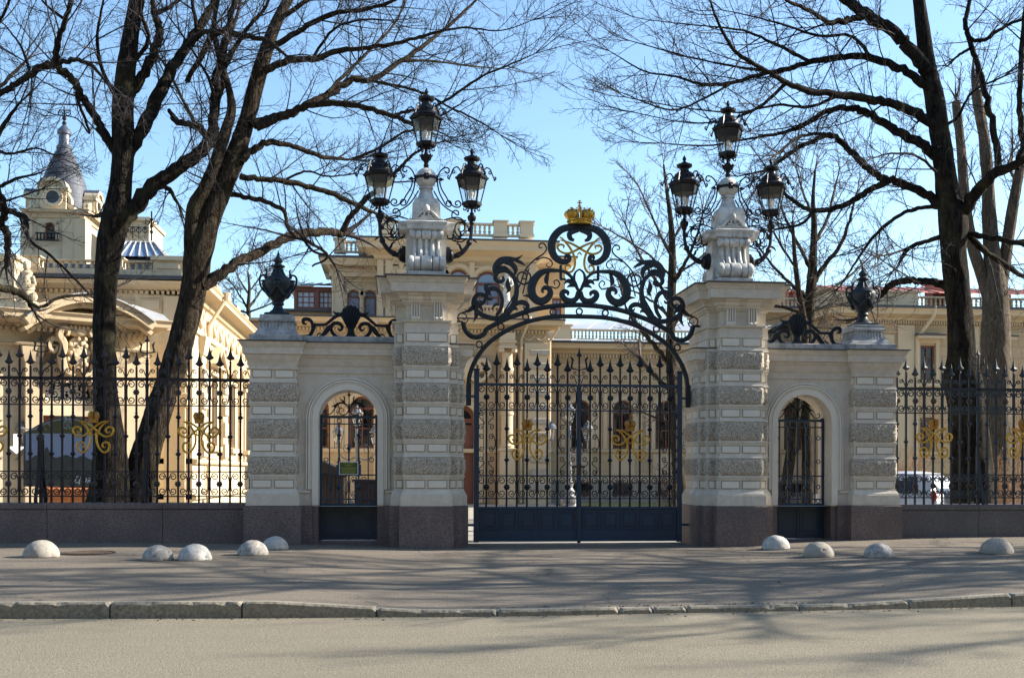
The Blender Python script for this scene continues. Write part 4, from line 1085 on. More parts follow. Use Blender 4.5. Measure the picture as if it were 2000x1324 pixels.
# ---------------------------------------------------------------- urns
def urn(s, label):
    x = GC+s*5.27; y = .66; z0 = 3.935
    root = thing('iron_urn', label, 'urn', (x, y, z0), 'iron urns on the outer piers')
    b = MB(); b.loft(x, y, [(z0, .215, .215), (z0+.035, .215, .215), (z0+.04, .20, .20), (z0+.05, .185, .185)]); b.build('plinth', 'verdigris', root)
    b = MB()
    prof = [(.05, .17), (.065, .165), (.085, .14), (.12, .10), (.16, .08), (.19, .075), (.195, .10), (.215, .105), (.235, .095), (.25, .088), (.28, .115), (.32, .14), (.36, .155), (.40, .165), (.44, .185), (.50, .215), (.55, .232), (.59, .235), (.63, .225), (.66, .195), (.69, .16), (.70, .145)]
    b.lathe(x, y, [(z0+a, r) for a, r in prof], 24); b.build('bowl', 'verdigris', root)
    b = MB(); prof = [(.695, .135), (.72, .12), (.76, .09), (.80, .075), (.84, .068), (.845, .10), (.86, .118), (.88, .112), (.895, .07), (.92, .05), (.93, .062), (.96, .075), (.99, .066), (1.02, .04), (1.05, .022), (1.075, .026), (1.10, .014), (1.15, .002)]
    b.lathe(x, y, [(z0+a, r) for a, r in prof], 16)
    for k in range(10):
        a = 2*PI*k/10; b.ball((x+.062*math.cos(a), y+.062*math.sin(a), z0+.955), .022, n=6, m=4)
        b.tube([(x+.13*math.cos(a), y+.13*math.sin(a), z0+.70), (x+.09*math.cos(a), y+.09*math.sin(a), z0+.77), (x+.074*math.cos(a), y+.074*math.sin(a), z0+.82)], .011, 5)
    b.build('lid', 'verdigris', root)
    for q in (-1, 1):
        b = MB(); P = [(.165, .40), (.22, .42), (.285, .50), (.315, .60), (.30, .69), (.245, .715), (.215, .69), (.225, .655)]
        b.tube(catmull([(x+q*p[0], y, z0+p[1]) for p in P], 5), .018, 7)
        P = [(.19, .66), (.205, .72), (.195, .77), (.20, .80), (.225, .80)]
        b.tube(catmull([(x+q*p[0], y, z0+p[1]) for p in P], 5), [.018]*9+[.014]*6+[.010]*6, 6)
        b.build('handle', 'verdigris', root)
    b = MB()          # mask and garlands round the belly
    for a0 in (-PI/2, 0, PI/2, PI):
        cx, cy = x+.225*math.cos(a0), y+.225*math.sin(a0)
        b.ball((cx, cy, z0+.555), .055, .055, .07, 10, 8); b.ball((cx+.03*math.cos(a0), cy+.03*math.sin(a0), z0+.55), .02, n=6, m=5)
        b.ball((cx, cy, z0+.61), .075, .075, .025, 10, 5); b.ball((cx, cy, z0+.49), .04, .04, .035, 8, 5)
        for t in (-1, 1):
            P = []
            for k in range(9):
                u = k/8; a = a0+t*PI/2*u*.5; r = .225-.055*math.sin(PI/2*u); P.append((x+(r+.012)*math.cos(a), y+(r+.012)*math.sin(a), z0+.52-.17*math.sin(PI/2*u)))
            b.tube(P, [.014+.018*k/8 for k in range(9)], 6)
            for p in P[3:]: b.ball(p, .034, n=6, m=4)
    b.build('garland', 'verdigris', root)
urn(-1, 'dark bronze urn with masks and loop handles on the pier beside the twin trees')
urn(1, 'dark bronze urn with loop handles on the pier beside the solitary dark tree')

# ---------------------------------------------------------------- three-lantern standards on the pillars
def lantern(root, x, y, z, turn):
    """hexagonal lantern; z is the underside of its bottom plate"""
    b = MB()
    b.lathe(x, y, [(z-.16, .02), (z-.14, .03), (z-.10, .018), (z-.05, .022), (z-.04, .05), (z-.02, .06), (z, .12), (z+.015, .175), (z+.055, .18), (z+.075, .165), (z+.085, .14)], 6, rot=turn, smooth=False)
    for k in range(6):
        a = turn+PI/3*k; c, s = math.cos(a), math.sin(a)
        b.tube([(x+.158*c, y+.158*s, z+.07), (x+.262*c, y+.262*s, z+.485)], .0115, 5)
        P = spiral(.13, -.045, .01, .042, 420, 60, 12)
        b.tube([(x+p[0]*c, y+p[0]*s, z+p[1]) for p in P]+[(x+.05*c, y+.05*s, z-.02)], .011, 4)
        P = catmull([(.20, .62), (.255, .69), (.325, .66), (.36, .58), (.39, .505), (.42, .485), (.425, .52), (.40, .53)], 3)
        b.tube([(x+p[0]*c, y+p[0]*s, z+p[1]) for p in P], .0125, 5)
        P = spiral(.325, .60, .008, .034, 460, 80, 10)
        b.tube([(x+p[0]*c, y+p[0]*s, z+p[1]) for p in P], .010, 4)
        b.ball((x+.40*c, y+.40*s, z+.475), .018, n=6, m=4)
    b.lathe(x, y, [(z+.465, .24), (z+.475, .285), (z+.495, .30), (z+.515, .30), (z+.525, .27)], 6, rot=turn, smooth=False)
    lan = b.build('lantern', 'lamp_iron', root)
    b = MB()
    for k in range(6):
        a0, a1 = turn+PI/3*k, turn+PI/3*(k+1)
        b.quad((x+.155*math.cos(a0), y+.155*math.sin(a0), z+.075), (x+.155*math.cos(a1), y+.155*math.sin(a1), z+.075), (x+.258*math.cos(a1), y+.258*math.sin(a1), z+.48), (x+.258*math.cos(a0), y+.258*math.sin(a0), z+.48))
    b.build('glass_pane', 'glass', lan)
    b = MB(); b.lathe(x, y, [(z+.525, .275), (z+.55, .25), (z+.575, .205), (z+.60, .195), (z+.65, .19), (z+.69, .165), (z+.72, .12), (z+.735, .085), (z+.79, .078), (z+.80, .10), (z+.815, .135), (z+.84, .142), (z+.86, .13), (z+.875, .09), (z+.90, .05), (z+.915, .02)], 18)
    b.lathe(x, y, [(z+.33, .215), (z+.47, .250)], 6, rot=turn, smooth=False)
    for k in range(12):
        a = 2*PI*k/12; b.ball((x+.125*math.cos(a), y+.125*math.sin(a), z+.845), .022, n=6, m=4)
    for k in range(3):
        a = turn+PI/6+2*PI*k/3; b.ball((x+.19*math.cos(a), y+.19*math.sin(a), z+.64), .03, n=6, m=4)
    b.build('roof_cap', 'lamp_iron', lan)
    b = MB(); b.lathe(x, y, [(z+.91, .018), (z+.925, .03), (z+.935, .016), (z+.95, .038), (z+.975, .034), (z+1.0, .02), (z+1.035, .002)], 8); b.build('finial', 'lamp_iron', lan)
    b = MB(); b.lathe(x, y, [(z+.08, .05), (z+.10, .02), (z+.17, .012)], 8)
    for k in range(3):
        a = 2*PI*k/3+.4; b.lathe(x+.045*math.cos(a), y+.045*math.sin(a), [(z+.14, .014), (z+.18, .016), (z+.20, .03), (z+.26, .034), (z+.29, .012), (z+.30, .002)], 8)
    b.build('bulb', 'white', lan)

def standard(s, label):
    cx, cy = GC+s*PL, .65
    root = thing('lamp_standard', label, 'street lamp', (cx, cy, 4.55), 'three-lantern lamp standards on the gate pillars')
    b = MB()
    b.loft(cx, cy, [(4.50, .31, .50), (4.68, .31, .50), (4.69, .30, .49), (4.70, .27, .30)])
    b.loft(cx, cy, [(4.50, .47, .30), (4.67, .46, .29), (4.70, .30, .26)])
    b.loft(cx, cy, [(4.65, .25, .28), (5.42, .22, .26)])
    # console front and back: S profile, bead and rib strips
    for d in (1, -1):
        prof = [(-.20, 4.69), (-.40, 4.69), (-.42, 4.80), (-.38, 4.93), (-.335, 5.06), (-.315, 5.20), (-.325, 5.32), (-.32, 5.41), (-.2, 5.41)]
        b.prism_yz([(cy+d*p[0], p[1]) for p in prof], cx-.215, cx+.215)
        n = 20
        for yy, zz, rr, hw in ((-.42, 4.83, .135, .305), (-.35, 5.335, .08, .275)):      # rolled volutes, grooved across
            for xa, xb, k in ((-hw, -hw*.72, 1), (-hw*.70, -hw*.34, .93), (-hw*.30, hw*.30, 1), (hw*.34, hw*.70, .93), (hw*.72, hw, 1)):
                m = []; xs_ = [xa, xa+.012, (xa+xb)/2, xb-.012, xb]; ks = [.86*k, .96*k, 1.0*k, .96*k, .86*k]
                v = []; f = []
                for x_, kk in zip(xs_, ks): v += [(cx+x_, cy+d*(yy+rr*kk*math.cos(2*PI*i/n)), zz+rr*kk*math.sin(2*PI*i/n)) for i in range(n)]
                for i in range(4):
                    for j in range(n): f.append((i*n+j, i*n+(j+1) % n, (i+1)*n+(j+1) % n, (i+1)*n+j))
                f += [tuple(range(n)), tuple(range(4*n, 5*n))]
                b.add(v, f, True)
            for q in (-1, 1):
                sp_ = spiral(0, 0, rr*.15, rr*.85, 0, 560, 22); b.tube([(cx+q*(hw+.004), cy+d*(yy+p[0]), zz+p[1]) for p in sp_], .012, 5)
        L = catmull([(-.43, 4.93), (-.375, 5.02), (-.34, 5.12), (-.33, 5.22), (-.345, 5.29)], 4)
        for dx, r in ((-.20, .026), (-.105, .040), (0, .030), (.105, .040), (.20, .026)): b.tube([(cx+dx, cy+d*q[0], q[1]) for q in L], [r*(1.15-.3*i/len(L)) for i in range(len(L))], 8)
    # side faces that carry the arms
    for q in (-1, 1):
        P = [(-.22, 4.7), (.22, 4.7), (.21, 5.0), (.18, 5.2), (.2, 5.41), (-.2, 5.41), (-.18, 5.2), (-.21, 5.0)]
        b.prism_yz([(cy+p[0], p[1]) for p in P], cx+q*.215, cx+q*.34)
    for hx, hy in ((.335, .42), (.47, .30)):
        b.loft(cx, cy, [(5.405, hx-.05, hy-.05), (5.42, hx-.03, hy-.03), (5.43, hx-.005, hy-.005), (5.50, hx, hy), (5.51, hx+.012, hy+.012), (5.555, hx+.02, hy+.02), (5.57, hx+.0, hy+.0), (5.60, .27, .27)])
    # little scrolled pediment front and back
    for d in (1, -1):
        y = cy-d*.30
        for q in (-1, 1):
            P = [(.30, 5.60, .03), (.20, 5.63, .045), (.13, 5.70, .05), (.07, 5.75, .04), (.03, 5.72, .035), (.055, 5.67, .03), (.10, 5.68, .018)]
            b.stroke([(cx+q*p[0], p[1], p[2]) for p in P], y, .09)
            P = [(.02, 5.77, .012), (.055, 5.75, .02), (.06, 5.70, .015)]
            b.stroke([(cx+q*p[0], p[1], p[2]) for p in P], y-.01*d, .06)
        b.ball((cx, y, 5.80), .06, .06, .075, 10, 6)
        b.prism([(cx-.33, 5.57), (cx+.33, 5.57), (cx+.12, 5.65), (cx, 5.69), (cx-.12, 5.65)], y-.02, y+.03)
    b.loft(cx, cy, [(5.57, .30, .30), (5.60, .26, .26), (5.62, .245, .245), (5.915, .238, .238), (5.925, .225, .225), (5.93, .222, .222), (6.005, .195, .195)])
    prof = [(6.0, .19), (6.03, .165), (6.09, .135), (6.15, .115), (6.19, .105), (6.20, .10), (6.205, .125), (6.22, .13), (6.235, .125), (6.24, .105), (6.25, .11)]
    b.lathe(cx, cy, prof, 20)
    b.ball((cx, cy, 6.40), .183, n=28, m=18)
    b.build('stone_pedestal', 'marble', root)
    b = MB()
    b.lathe(cx, cy, [(6.375, .175), (6.373, .189), (6.425, .189), (6.423, .175)], 28)
    for k in range(4):
        a = PI/2*k
        b.ball((cx+.178*math.cos(a), cy+.178*math.sin(a), 6.40), .034, .034, .034, 8, 6)
        for q in range(6):
            b.ball((cx+.178*math.cos(a)-.045*math.sin(a)*math.cos(q*PI/3), cy+.178*math.sin(a)+.045*math.cos(a)*math.cos(q*PI/3), 6.40+.045*math.sin(q*PI/3)), .022, n=6, m=4)
    P = [(6.56, .06), (6.60, .04), (6.63, .05), (6.66, .035), (6.70, .05), (6.74, .075), (6.78, .085), (6.80, .09), (6.82, .045), (6.86, .03), (6.92, .025)]
    b.lathe(cx, cy, P, 12)
    for k in range(8):
        a = 2*PI*k/8; b.tube([(cx+.06*math.cos(a), cy+.06*math.sin(a), 6.72), (cx+.085*math.cos(a), cy+.085*math.sin(a), 6.79), (cx+.115*math.cos(a), cy+.115*math.sin(a), 6.81), (cx+.12*math.cos(a), cy+.12*math.sin(a), 6.79)], [.02, .024, .014, .004], 5)
    b.build('ball_mount', 'lamp_iron', root)
    lantern(root, cx, cy, 6.955, 0)
    K = .00275
    for q in (-1, 1):
        ax = cx+q*.805
        lantern(root, ax, cy, 5.93, PI/6*0)
        b = MB()
        P = [(.36, 5.05), (.45, 5.04), (.56, 5.07), (.66, 5.14), (.74, 5.25), (.785, 5.38), (.803, 5.52), (.805, 5.66)]
        Q = catmull([(cx+q*p[0], cy, p[1]) for p in P], 6); m = len(Q)
        b.tube(Q, [.038+.008*math.sin(6*i/m) for i in range(m)], 8)
        b.lathe(ax, cy, [(5.60, .03), (5.64, .05), (5.66, .045), (5.69, .07), (5.74, .08), (5.77, .065), (5.775, .03), (5.80, .045), (5.83, .025)], 12)
        for t in (.3, .62): p = Q[int(t*m)]; b.ball(p, .055, n=8, m=6)
        n = 16; b.prism_yz([(cy+.13*math.cos(2*PI*k/n), 5.06+.15*math.sin(2*PI*k/n)) for k in range(n)], cx+q*.355, cx+q*.42); b.ball((cx+q*.43, cy, 5.05), .07, .11, .12, 10, 6)
        for P in ([(.66, 5.14, .02), (.61, 5.19, .04), (.585, 5.25, .03), (.53, 5.265, .004)], [(.81, 5.46, .02), (.77, 5.5, .035), (.765, 5.56, .02), (.74, 5.59, .004)], [(.80, 5.36, .02), (.86, 5.33, .03), (.90, 5.28, .004)]):
            b.stroke([(cx+q*p[0], p[1], p[2]) for p in P], cy, .04)
        b.build('lamp_arm', 'lamp_iron', root)
        b = MB()
        def Tz(pts, w=.021):       # traced around the ball: x from axis, both in traced units
            b.tube(catmull([(cx+q*(p[0]-512)*K, cy, 6.391+(630-p[1])*K) for p in pts], 5), w*.62, 5)
        Tz([(632, 578), (645, 590), (660, 578), (652, 556), (628, 556), (602, 578), (586, 615), (585, 660), (597, 715), (625, 770), (640, 795), (662, 802), (675, 785), (662, 765), (642, 772), (645, 788)])
        Tz([(597, 640), (610, 690), (640, 740), (660, 775), (690, 800), (718, 805), (735, 788), (722, 765), (700, 772), (702, 790), (715, 790)])
        Tz([(560, 705), (600, 770), (640, 810), (690, 840), (715, 855), (720, 835), (700, 825), (680, 840), (680, 870), (720, 885), (770, 890)])
        Tz([(600, 905), (640, 885), (700, 870), (740, 880), (775, 920), (785, 960)])
        Tz([(770, 1010), (730, 1000), (700, 965), (700, 925), (725, 900), (755, 915), (755, 950), (730, 960), (718, 940)])
        Tz([(660, 1000), (690, 1020), (740, 1025), (775, 1000)]); Tz([(650, 930), (680, 940), (690, 980), (670, 1010), (650, 1000), (655, 975)])
        Tz([(690, 910), (670, 930), (690, 1000), (720, 1040)], .016); Tz([(745, 990), (760, 960), (790, 950)], .016)
        Tz([(575, 632), (600, 632), (625, 632)]); b.ball((cx+q*(605-512)*K, cy, 6.391), .035, n=6, m=4)
        for P in ([(715, 1000, .015), (735, 985, .05), (725, 950, .004)], [(690, 985, .01), (715, 1010, .04), (745, 1000, .004)], [(765, 925, .015), (745, 900, .05), (720, 915, .004)]):
            b.stroke([(cx+q*(p[0]-512)*K, 6.391+(630-p[1])*K, p[2]) for p in P], cy, .02)
        b.build('arm_scrollwork', 'lamp_iron', root)
standard(-1, 'three-lantern stone lamp standard on the gate pillar nearest the twin trees')
standard(1, 'three-lantern stone lamp standard on the gate pillar nearest the solitary dark tree')
# ================================================================ buildings
def dentils(b, x0, x1, y, z0, z1, w=.10, d=.10):
    n = max(1, int((x1-x0)/(w*1.9))); p = (x1-x0)/n
    for k in range(n): b.box(x0+p*(k+.25), x0+p*(k+.25)+w, y-d, y+.02, z0, z1)
def course(b, x0, x1, y, prof, x_out=True):
    """horizontal moulding: prof = [(projection, z)], returned round both ends"""
    cx = (x0+x1)/2; hx = (x1-x0)/2
    b.loft(cx, y+.6, [(z, hx+(p if x_out else 0), .6+p) for p, z in prof])
def cornice(b, x0, x1, y, z0, z1, out, ends=True):
    h = z1-z0
    course(b, x0, x1, y, [(0, z0), (.05*out, z0), (.15*out, z0+.12*h), (.18*out, z0+.25*h), (.55*out, z0+.45*h), (.85*out, z0+.50*h), (.87*out, z0+.75*h), (out, z0+.95*h), (out, z1)], ends)
def balustrade(root, x0, x1, y, z0, z1, piers=(), pier_w=.5, name='balustrade', mat='palace_trim', dy=.18, sp=None):
    b = MB(); h = z1-z0
    b.box(x0, x1, y-dy*.6, y+dy*.6, z0, z0+h*.14); b.box(x0, x1, y-dy*.7, y+dy*.7, z1-h*.14, z1)
    sp = sp or h*.30; n = int((x1-x0)/sp)
    for k in range(n):
        x = x0+(k+.5)*(x1-x0)/n
        if any(abs(x-p) < pier_w/2+.04 for p in piers): continue
        b.baluster(x, y, z0+h*.14, z1-h*.14, sp*.36)
    for p in piers:
        b.box(p-pier_w/2, p+pier_w/2, y-dy*1.2, y+dy*1.2, z0-.02, z1+h*.10); b.box(p-pier_w/2-.06, p+pier_w/2+.06, y-dy*1.2-.06, y+dy*1.2+.06, z1+h*.10, z1+h*.20)
        b.box(p-pier_w/2-.04, p+pier_w/2+.04, y-dy*1.2-.04, y+dy*1.2+.04, z0-.03, z0+h*.2)
    return b.build(name, mat, root)
def window(root, xa, xb, za, zs, y, arched=True, pane='pane', bars=(1, 2), fw=.07, dep=.22):
    """zs = spring line when arched, else head; sits inside its wall opening"""
    r = (xb-xa)/2; cx = (xa+xb)/2
    def outline(i):
        if arched: return [(xa+i, za+i), (xb-i, za+i)]+[(cx+(r-i)*math.cos(PI*k/12), zs+(r-i)*math.sin(PI*k/12)) for k in range(13)]
        return [(xa+i, za+i), (xb-i, za+i), (xb-i, zs-i), (xa+i, zs-i)]
    b = MB(); o, q = outline(0.002), outline(fw); n = len(o); yy = y+dep-.12
    v = [(p[0], yy, p[1]) for p in o]+[(p[0], yy, p[1]) for p in q]+[(p[0], yy+.07, p[1]) for p in q]
    f = []
    for i in range(n):
        j = (i+1) % n; f.append((i, j, n+j, n+i)); f.append((n+i, n+j, 2*n+j, 2*n+i))
    b.add(v, f)
    top = zs+(r*.0 if arched else 0)
    for k in range(1, bars[0]+1):
        x = xa+(xb-xa)*k/(bars[0]+1); b.box(x-fw*.35, x+fw*.35, yy+.01, yy+.06, za+fw, (zs if arched else zs-fw))
    for k in range(1, bars[1]+1):
        z = za+(zs-za)*k/(bars[1]+1) if not arched else za+(zs-za)*k/bars[1]
        if k == bars[1] and arched: b.box(xa+fw, xb-fw, yy-.01, yy+.06, zs-fw*.5, zs+fw*.6)
        else: b.box(xa+fw, xb-fw, yy+.012, yy+.055, z-fw*.3, z+fw*.3)
    w = b.build('window', 'brownwood', root)
    b = MB(); q = outline(fw*.6); b.add([(p[0], yy+.06, p[1]) for p in q], [tuple(range(len(q)))]); b.build('pane', pane, w)
    return w
def curtains(root, w, y):
    """drawn-back drapes and a blind hanging inside a window, with the dark room behind"""
    xa, xb, za, zs, ar = w; top = zs+(xb-xa)*.5; b = MB(); W = xb-xa
    for s in (0, 1):
        n = 16; v = []
        for i in range(n+1):
            t = i/n; wd = W*.46
            for z, k in ((top, 1.0), (za+(top-za)*.45, .62), (za, .70)):
                x = xa+wd*t*k if s == 0 else xb-wd*t*k; v.append((x, y+.05+.035*math.sin(t*19), z))
        b.add(v, [(3*i+k, 3*i+3+k, 3*i+4+k, 3*i+1+k) for i in range(n) for k in (0, 1)], True)
    b.build('curtain', 'curtain', root)
    b = MB(); b.box(xa-.3, xb+.3, y+.5, y+.55, za-.3, top+.3); b.build('room_dark_sheet', 'dark_room', root)  # near-black sheet that paints the unlit depth of the room
def archivolt(b, cx, zs, r, y, w, th, foot=None):
    P = [(cx-r*math.cos(PI*k/16), zs+r*math.sin(PI*k/16)) for k in range(17)]
    if foot is not None: P = [(cx-r, foot)]+P+[(cx+r, foot)]
    b.ribbon(P, w, y-th*.4, th, False)
def pipe(root, pts, r=.06, mat='palace_trim'):
    b = MB(); b.tube(pts, r, 8)
    for p in (pts[0],): b.lathe(p[0], p[1], [(p[2]-.05, r*1.1), (p[2]+.12, r*1.9), (p[2]+.2, r*2.0)], 8)
    return b.build('downpipe', mat, root)
def swags(b, x0, x1, y, z0, z1):
    """relief frieze of hanging garlands"""
    h = z1-z0; n = max(1, round((x1-x0)/(h*1.9))); p = (x1-x0)/n
    for k in range(n):
        a = x0+k*p
        P = [(a+p*t, y-.02, z1-h*.15-h*.6*math.sin(PI*t)) for t in [i/8 for i in range(9)]]
        b.tube(P, [h*.07+h*.07*math.sin(PI*i/8) for i in range(9)], 5)
        b.ball((a, y-.01, z1-h*.2), h*.14, h*.12, h*.16, 6, 4); b.tube([(a, y-.01, z1-h*.3), (a, y-.01, z0+h*.1)], h*.06, 4)
        b.ball((a+p/2, y-.01, z1-h*.25), h*.12, h*.08, h*.12, 6, 4)
def stonework(name, base, joint, bw, bh):
    m, nt, b = nodes(name); b.inputs['Roughness'].default_value = .85
    g = nt.nodes.new('ShaderNodeNewGeometry'); mp = nt.nodes.new('ShaderNodeMapping'); mp.inputs['Rotation'].default_value = (PI/2, 0, 0)
    nt.links.new(g.outputs['Position'], mp.inputs['Vector'])
    br = N(nt, 'ShaderNodeTexBrick', Scale=1.0); br.inputs['Brick Width'].default_value = bw; br.inputs['Row Height'].default_value = bh
    br.inputs['Mortar Size'].default_value = .018; br.inputs['Mortar Smooth'].default_value = .3
    br.inputs['Color1'].default_value = rgba(base); br.inputs['Color2'].default_value = rgba(tuple(q*.94 for q in base)); br.inputs['Mortar'].default_value = rgba(joint)
    nt.links.new(mp.outputs[0], br.inputs['Vector'])
    c = mix(nt, ramp(nt, noise_tex(nt, coords(nt), .9, 6, .6), [(.35, 0.), (.75, .45)]), br.outputs[0], tuple(q*.82 for q in base))
    nt.links.new(c, b.inputs['Base Color']); bump(nt, b, br.outputs[1], -.5, .03); return m
M['palace_stone'] = stonework('palace_rusticated', (.44, .325, .19), (.31, .225, .13), 1.6, .42)
M['base_stone'] = stonework('palace_base_stone', (.31, .265, .205), (.21, .18, .14), 1.1, .45)

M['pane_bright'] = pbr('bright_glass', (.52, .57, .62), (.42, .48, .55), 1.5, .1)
# ---------------------------------------------------------------- middle palace
root = thing('palace', 'cream two-storey palace with roof balustrades and arched windows behind the main gate', 'palace', (X(1000, 26), 27, 0))
ZPX[0] = 1200
# low wing seen through the gate
Yw = 27.0
x0, x1 = X(1066, Yw), X(1650, Yw)
zg = -.4; z_pl = Z(937, Yw, 1200); z_st = Z(879, Yw, 1200); z_eave = Z(672, Yw, 1150)
wins = []
for a, c in ((1115, 1152), (1197, 1235), (1280, 1324), (1365, 1404), (1448, 1487), (1531, 1570)):
    xa, xb = X(a, Yw), X(c, Yw); wins.append((xa, xb, z_st+.06, Z(782, Yw, 1200)-(xb-xa)/2, True))
b = MB(); b.wall(x0, x1, z_pl, z_eave, Yw, .3, wins, 12); b.build('wall', 'palace_stone', root)
low = [(w[0], w[1]-.0, Z(969, Yw, 1200), Z(943, Yw, 1200), False) for w in wins]
b = MB(); b.wall(x0, x1, zg, z_pl, Yw-.08, .38, low); b.build('basement', 'base_stone', root)
for w in wins:
    window(root, w[0], w[1], w[2], w[3], Yw, True, 'pane_clear', (1, 2)); curtains(root, w, Yw+.30)
for w in low: window(root, w[0], w[1], w[2], w[3], Yw-.06, False, 'pane', (1, 0), .05)
b = MB()
course(b, x0, x1, Yw, [(0, z_pl-.06), (.13, z_pl-.06), (.13, z_pl+.02), (.02, z_pl+.10)], False)
course(b, x0, x1, Yw, [(0, z_st-.09), (.10, z_st-.09), (.14, z_st-.02), (.14, z_st+.03), (.02, z_st+.05)], False)
course(b, x0, x1, Yw, [(0, Z(764, Yw)), (.05, Z(764, Yw)), (.05, Z(760, Yw)), (.0, Z(759, Yw))], False)
course(b, x0, x1, Yw, [(0, Z(716, Yw)), (.06, Z(716, Yw)), (.06, Z(713, Yw)), (.0, Z(712, Yw))], False)
dentils(b, x0, x1, Yw-.02, Z(699, Yw), Z(693, Yw), .07, .10)
cornice(b, x0, x1, Yw, Z(692, Yw), Z(674, Yw), .55, False)
swags(b, x0+.2, x1-.2, Yw-.02, Z(711, Yw), Z(701, Yw))
for w in wins:
    archivolt(b, (w[0]+w[1])/2, w[3], (w[1]-w[0])/2+.10, Yw, .16, .10, w[2]); archivolt(b, (w[0]+w[1])/2, w[3], (w[1]-w[0])/2+.215, Yw, .05, .06, z_st+.06)
    for q in (w[0]-.33, w[1]+.33): b.box(q-.08, q+.08, Yw-.05, Yw+.02, z_st+.06, Z(764, Yw)-.005)
    b.box(w[0]-.1, w[1]+.1, Yw-.04, Yw+.02, z_pl+.16, z_st-.14); b.box(w[0]-.02, w[1]+.02, Yw-.06, Yw-.039, z_pl+.24, z_st-.22)
b.build('trim', 'palace_trim', root)
b = MB(); zt = Z(672, Yw)
b.box(x0, x1, Yw-.62, Yw+.3, zt-.03, zt+.05)
b.build('eave_gutter', 'flash', root)
b = MB(); b.quad((x0, Yw-.6, zt+.06), (x1, Yw-.6, zt+.06), (x1, Yw+.9, zt+.30), (x0, Yw+.9, zt+.30)); b.quad((x0, Yw+1.15, Z(645, Yw+1)), (x1, Yw+1.15, Z(645, Yw+1)), (x1, Yw+4.6, Z(630, Yw+4.6)), (x0, Yw+4.6, Z(630, Yw+4.6)))
k = x0
while k < x1: b.tube([(k, Yw-.6, zt+.075), (k+.5, Yw+.9, zt+.315)], .022, 4); b.tube([(k, Yw+1.15, Z(645, Yw+1)+.02), (k+1.1, Yw+4.6, Z(630, Yw+4.6)+.02)], .022, 4); k += .95
b.build('roof', 'metalroof', root)
balustrade(root, X(1112, Yw+1), x1, Yw+1.0, Z(665, Yw+1), Z(644, Yw+1), sp=.155)
b = MB(); b.box(X(1066, Yw+1), X(1112, Yw+1), Yw+.7, Yw+1.3, Z(667, Yw+1), Z(640, Yw+1)); b.box(X(1062, Yw+1), X(1116, Yw+1), Yw+.6, Yw+1.4, Z(640, Yw+1), Z(637, Yw+1)); b.build('parapet_pier', 'palace_trim', root)
b = MB(); b.box(x0, x1, Yw+1.2, Yw+7, zg, Z(668, Yw+1)); b.build('core', 'palace', root)

ZPX[0] = 950
# entrance block: ground storey
Ym = 25.2
x0, x1 = X(560, Ym), X(1070, Ym)
zt = Z(627, Ym, 1000)
dxa, dxb = X(866, Ym), X(930, Ym)
wl = [(X(602, Ym), X(642, Ym), Z(876, Ym), Z(800, Ym), True), (X(684, Ym), X(731, Ym), Z(876, Ym), Z(800, Ym), True), (X(782, Ym), X(826, Ym), Z(876, Ym), Z(800, Ym), True),
      (dxa, dxb, -.1, Z(822, Ym), True)]
b = MB(); b.wall(x0, x1, -.4, zt, Ym, .4, wl, 14); b.build('wall', 'palace_stone', root)
for w in wl[:3]:
    window(root, w[0], w[1], w[2], w[3], Ym, True, 'pane_clear', (1, 2), .08); curtains(root, w, Ym+.40)
dw = window(root, dxa, dxb, wl[3][2], wl[3][3], Ym+.1, True, 'pane', (1, 3), .16); dw.name = 'entrance_door'
b = MB()
for k in (0, 1):
    xa = dxa+.16+k*(dxb-dxa)/2-.08*k; xb = xa+(dxb-dxa)/2-.22
    b.box(xa, xb, Ym+.17, Ym+.24, -.05, Z(830, Ym)); b.box(xa+.08, xb-.08, Ym+.15, Ym+.18, .1, 1.0, .02); b.box(xa+.08, xb-.08, Ym+.15, Ym+.18, 1.15, Z(840, Ym), .02)
b.build('door_leaf', 'brownwood', dw)
b = MB()
course(b, x0, x1, Ym, [(0, Z(884, Ym)), (.10, Z(884, Ym)), (.14, Z(880, Ym)), (.14, Z(877, Ym)), (.0, Z(876, Ym))])
dentils(b, x0, x1, Ym-.03, Z(650, Ym), Z(645, Ym), .075, .10)
cornice(b, x0, x1, Ym, Z(644, Ym), Z(628, Ym), .62)
swags(b, X(935, Ym), X(975, Ym), Ym-.02, Z(666, Ym), Z(653, Ym)); swags(b, X(1020, Ym), X(1066, Ym), Ym-.02, Z(666, Ym), Z(653, Ym)); swags(b, X(600, Ym), X(860, Ym), Ym-.02, Z(666, Ym), Z(653, Ym))
course(b, x0, x1, Ym, [(0, Z(671, Ym)), (.06, Z(671, Ym)), (.08, Z(669, Ym)), (0, Z(668, Ym))])
for w in wl[:3]: archivolt(b, (w[0]+w[1])/2, w[3], (w[1]-w[0])/2+.12, Ym, .2, .10, w[2]); archivolt(b, (w[0]+w[1])/2, w[3], (w[1]-w[0])/2+.28, Ym, .07, .07, w[2])
archivolt(b, (dxa+dxb)/2, wl[3][3], (dxb-dxa)/2+.14, Ym, .26, .14, 0); archivolt(b, (dxa+dxb)/2, wl[3][3], (dxb-dxa)/2+.34, Ym, .08, .1, 0)
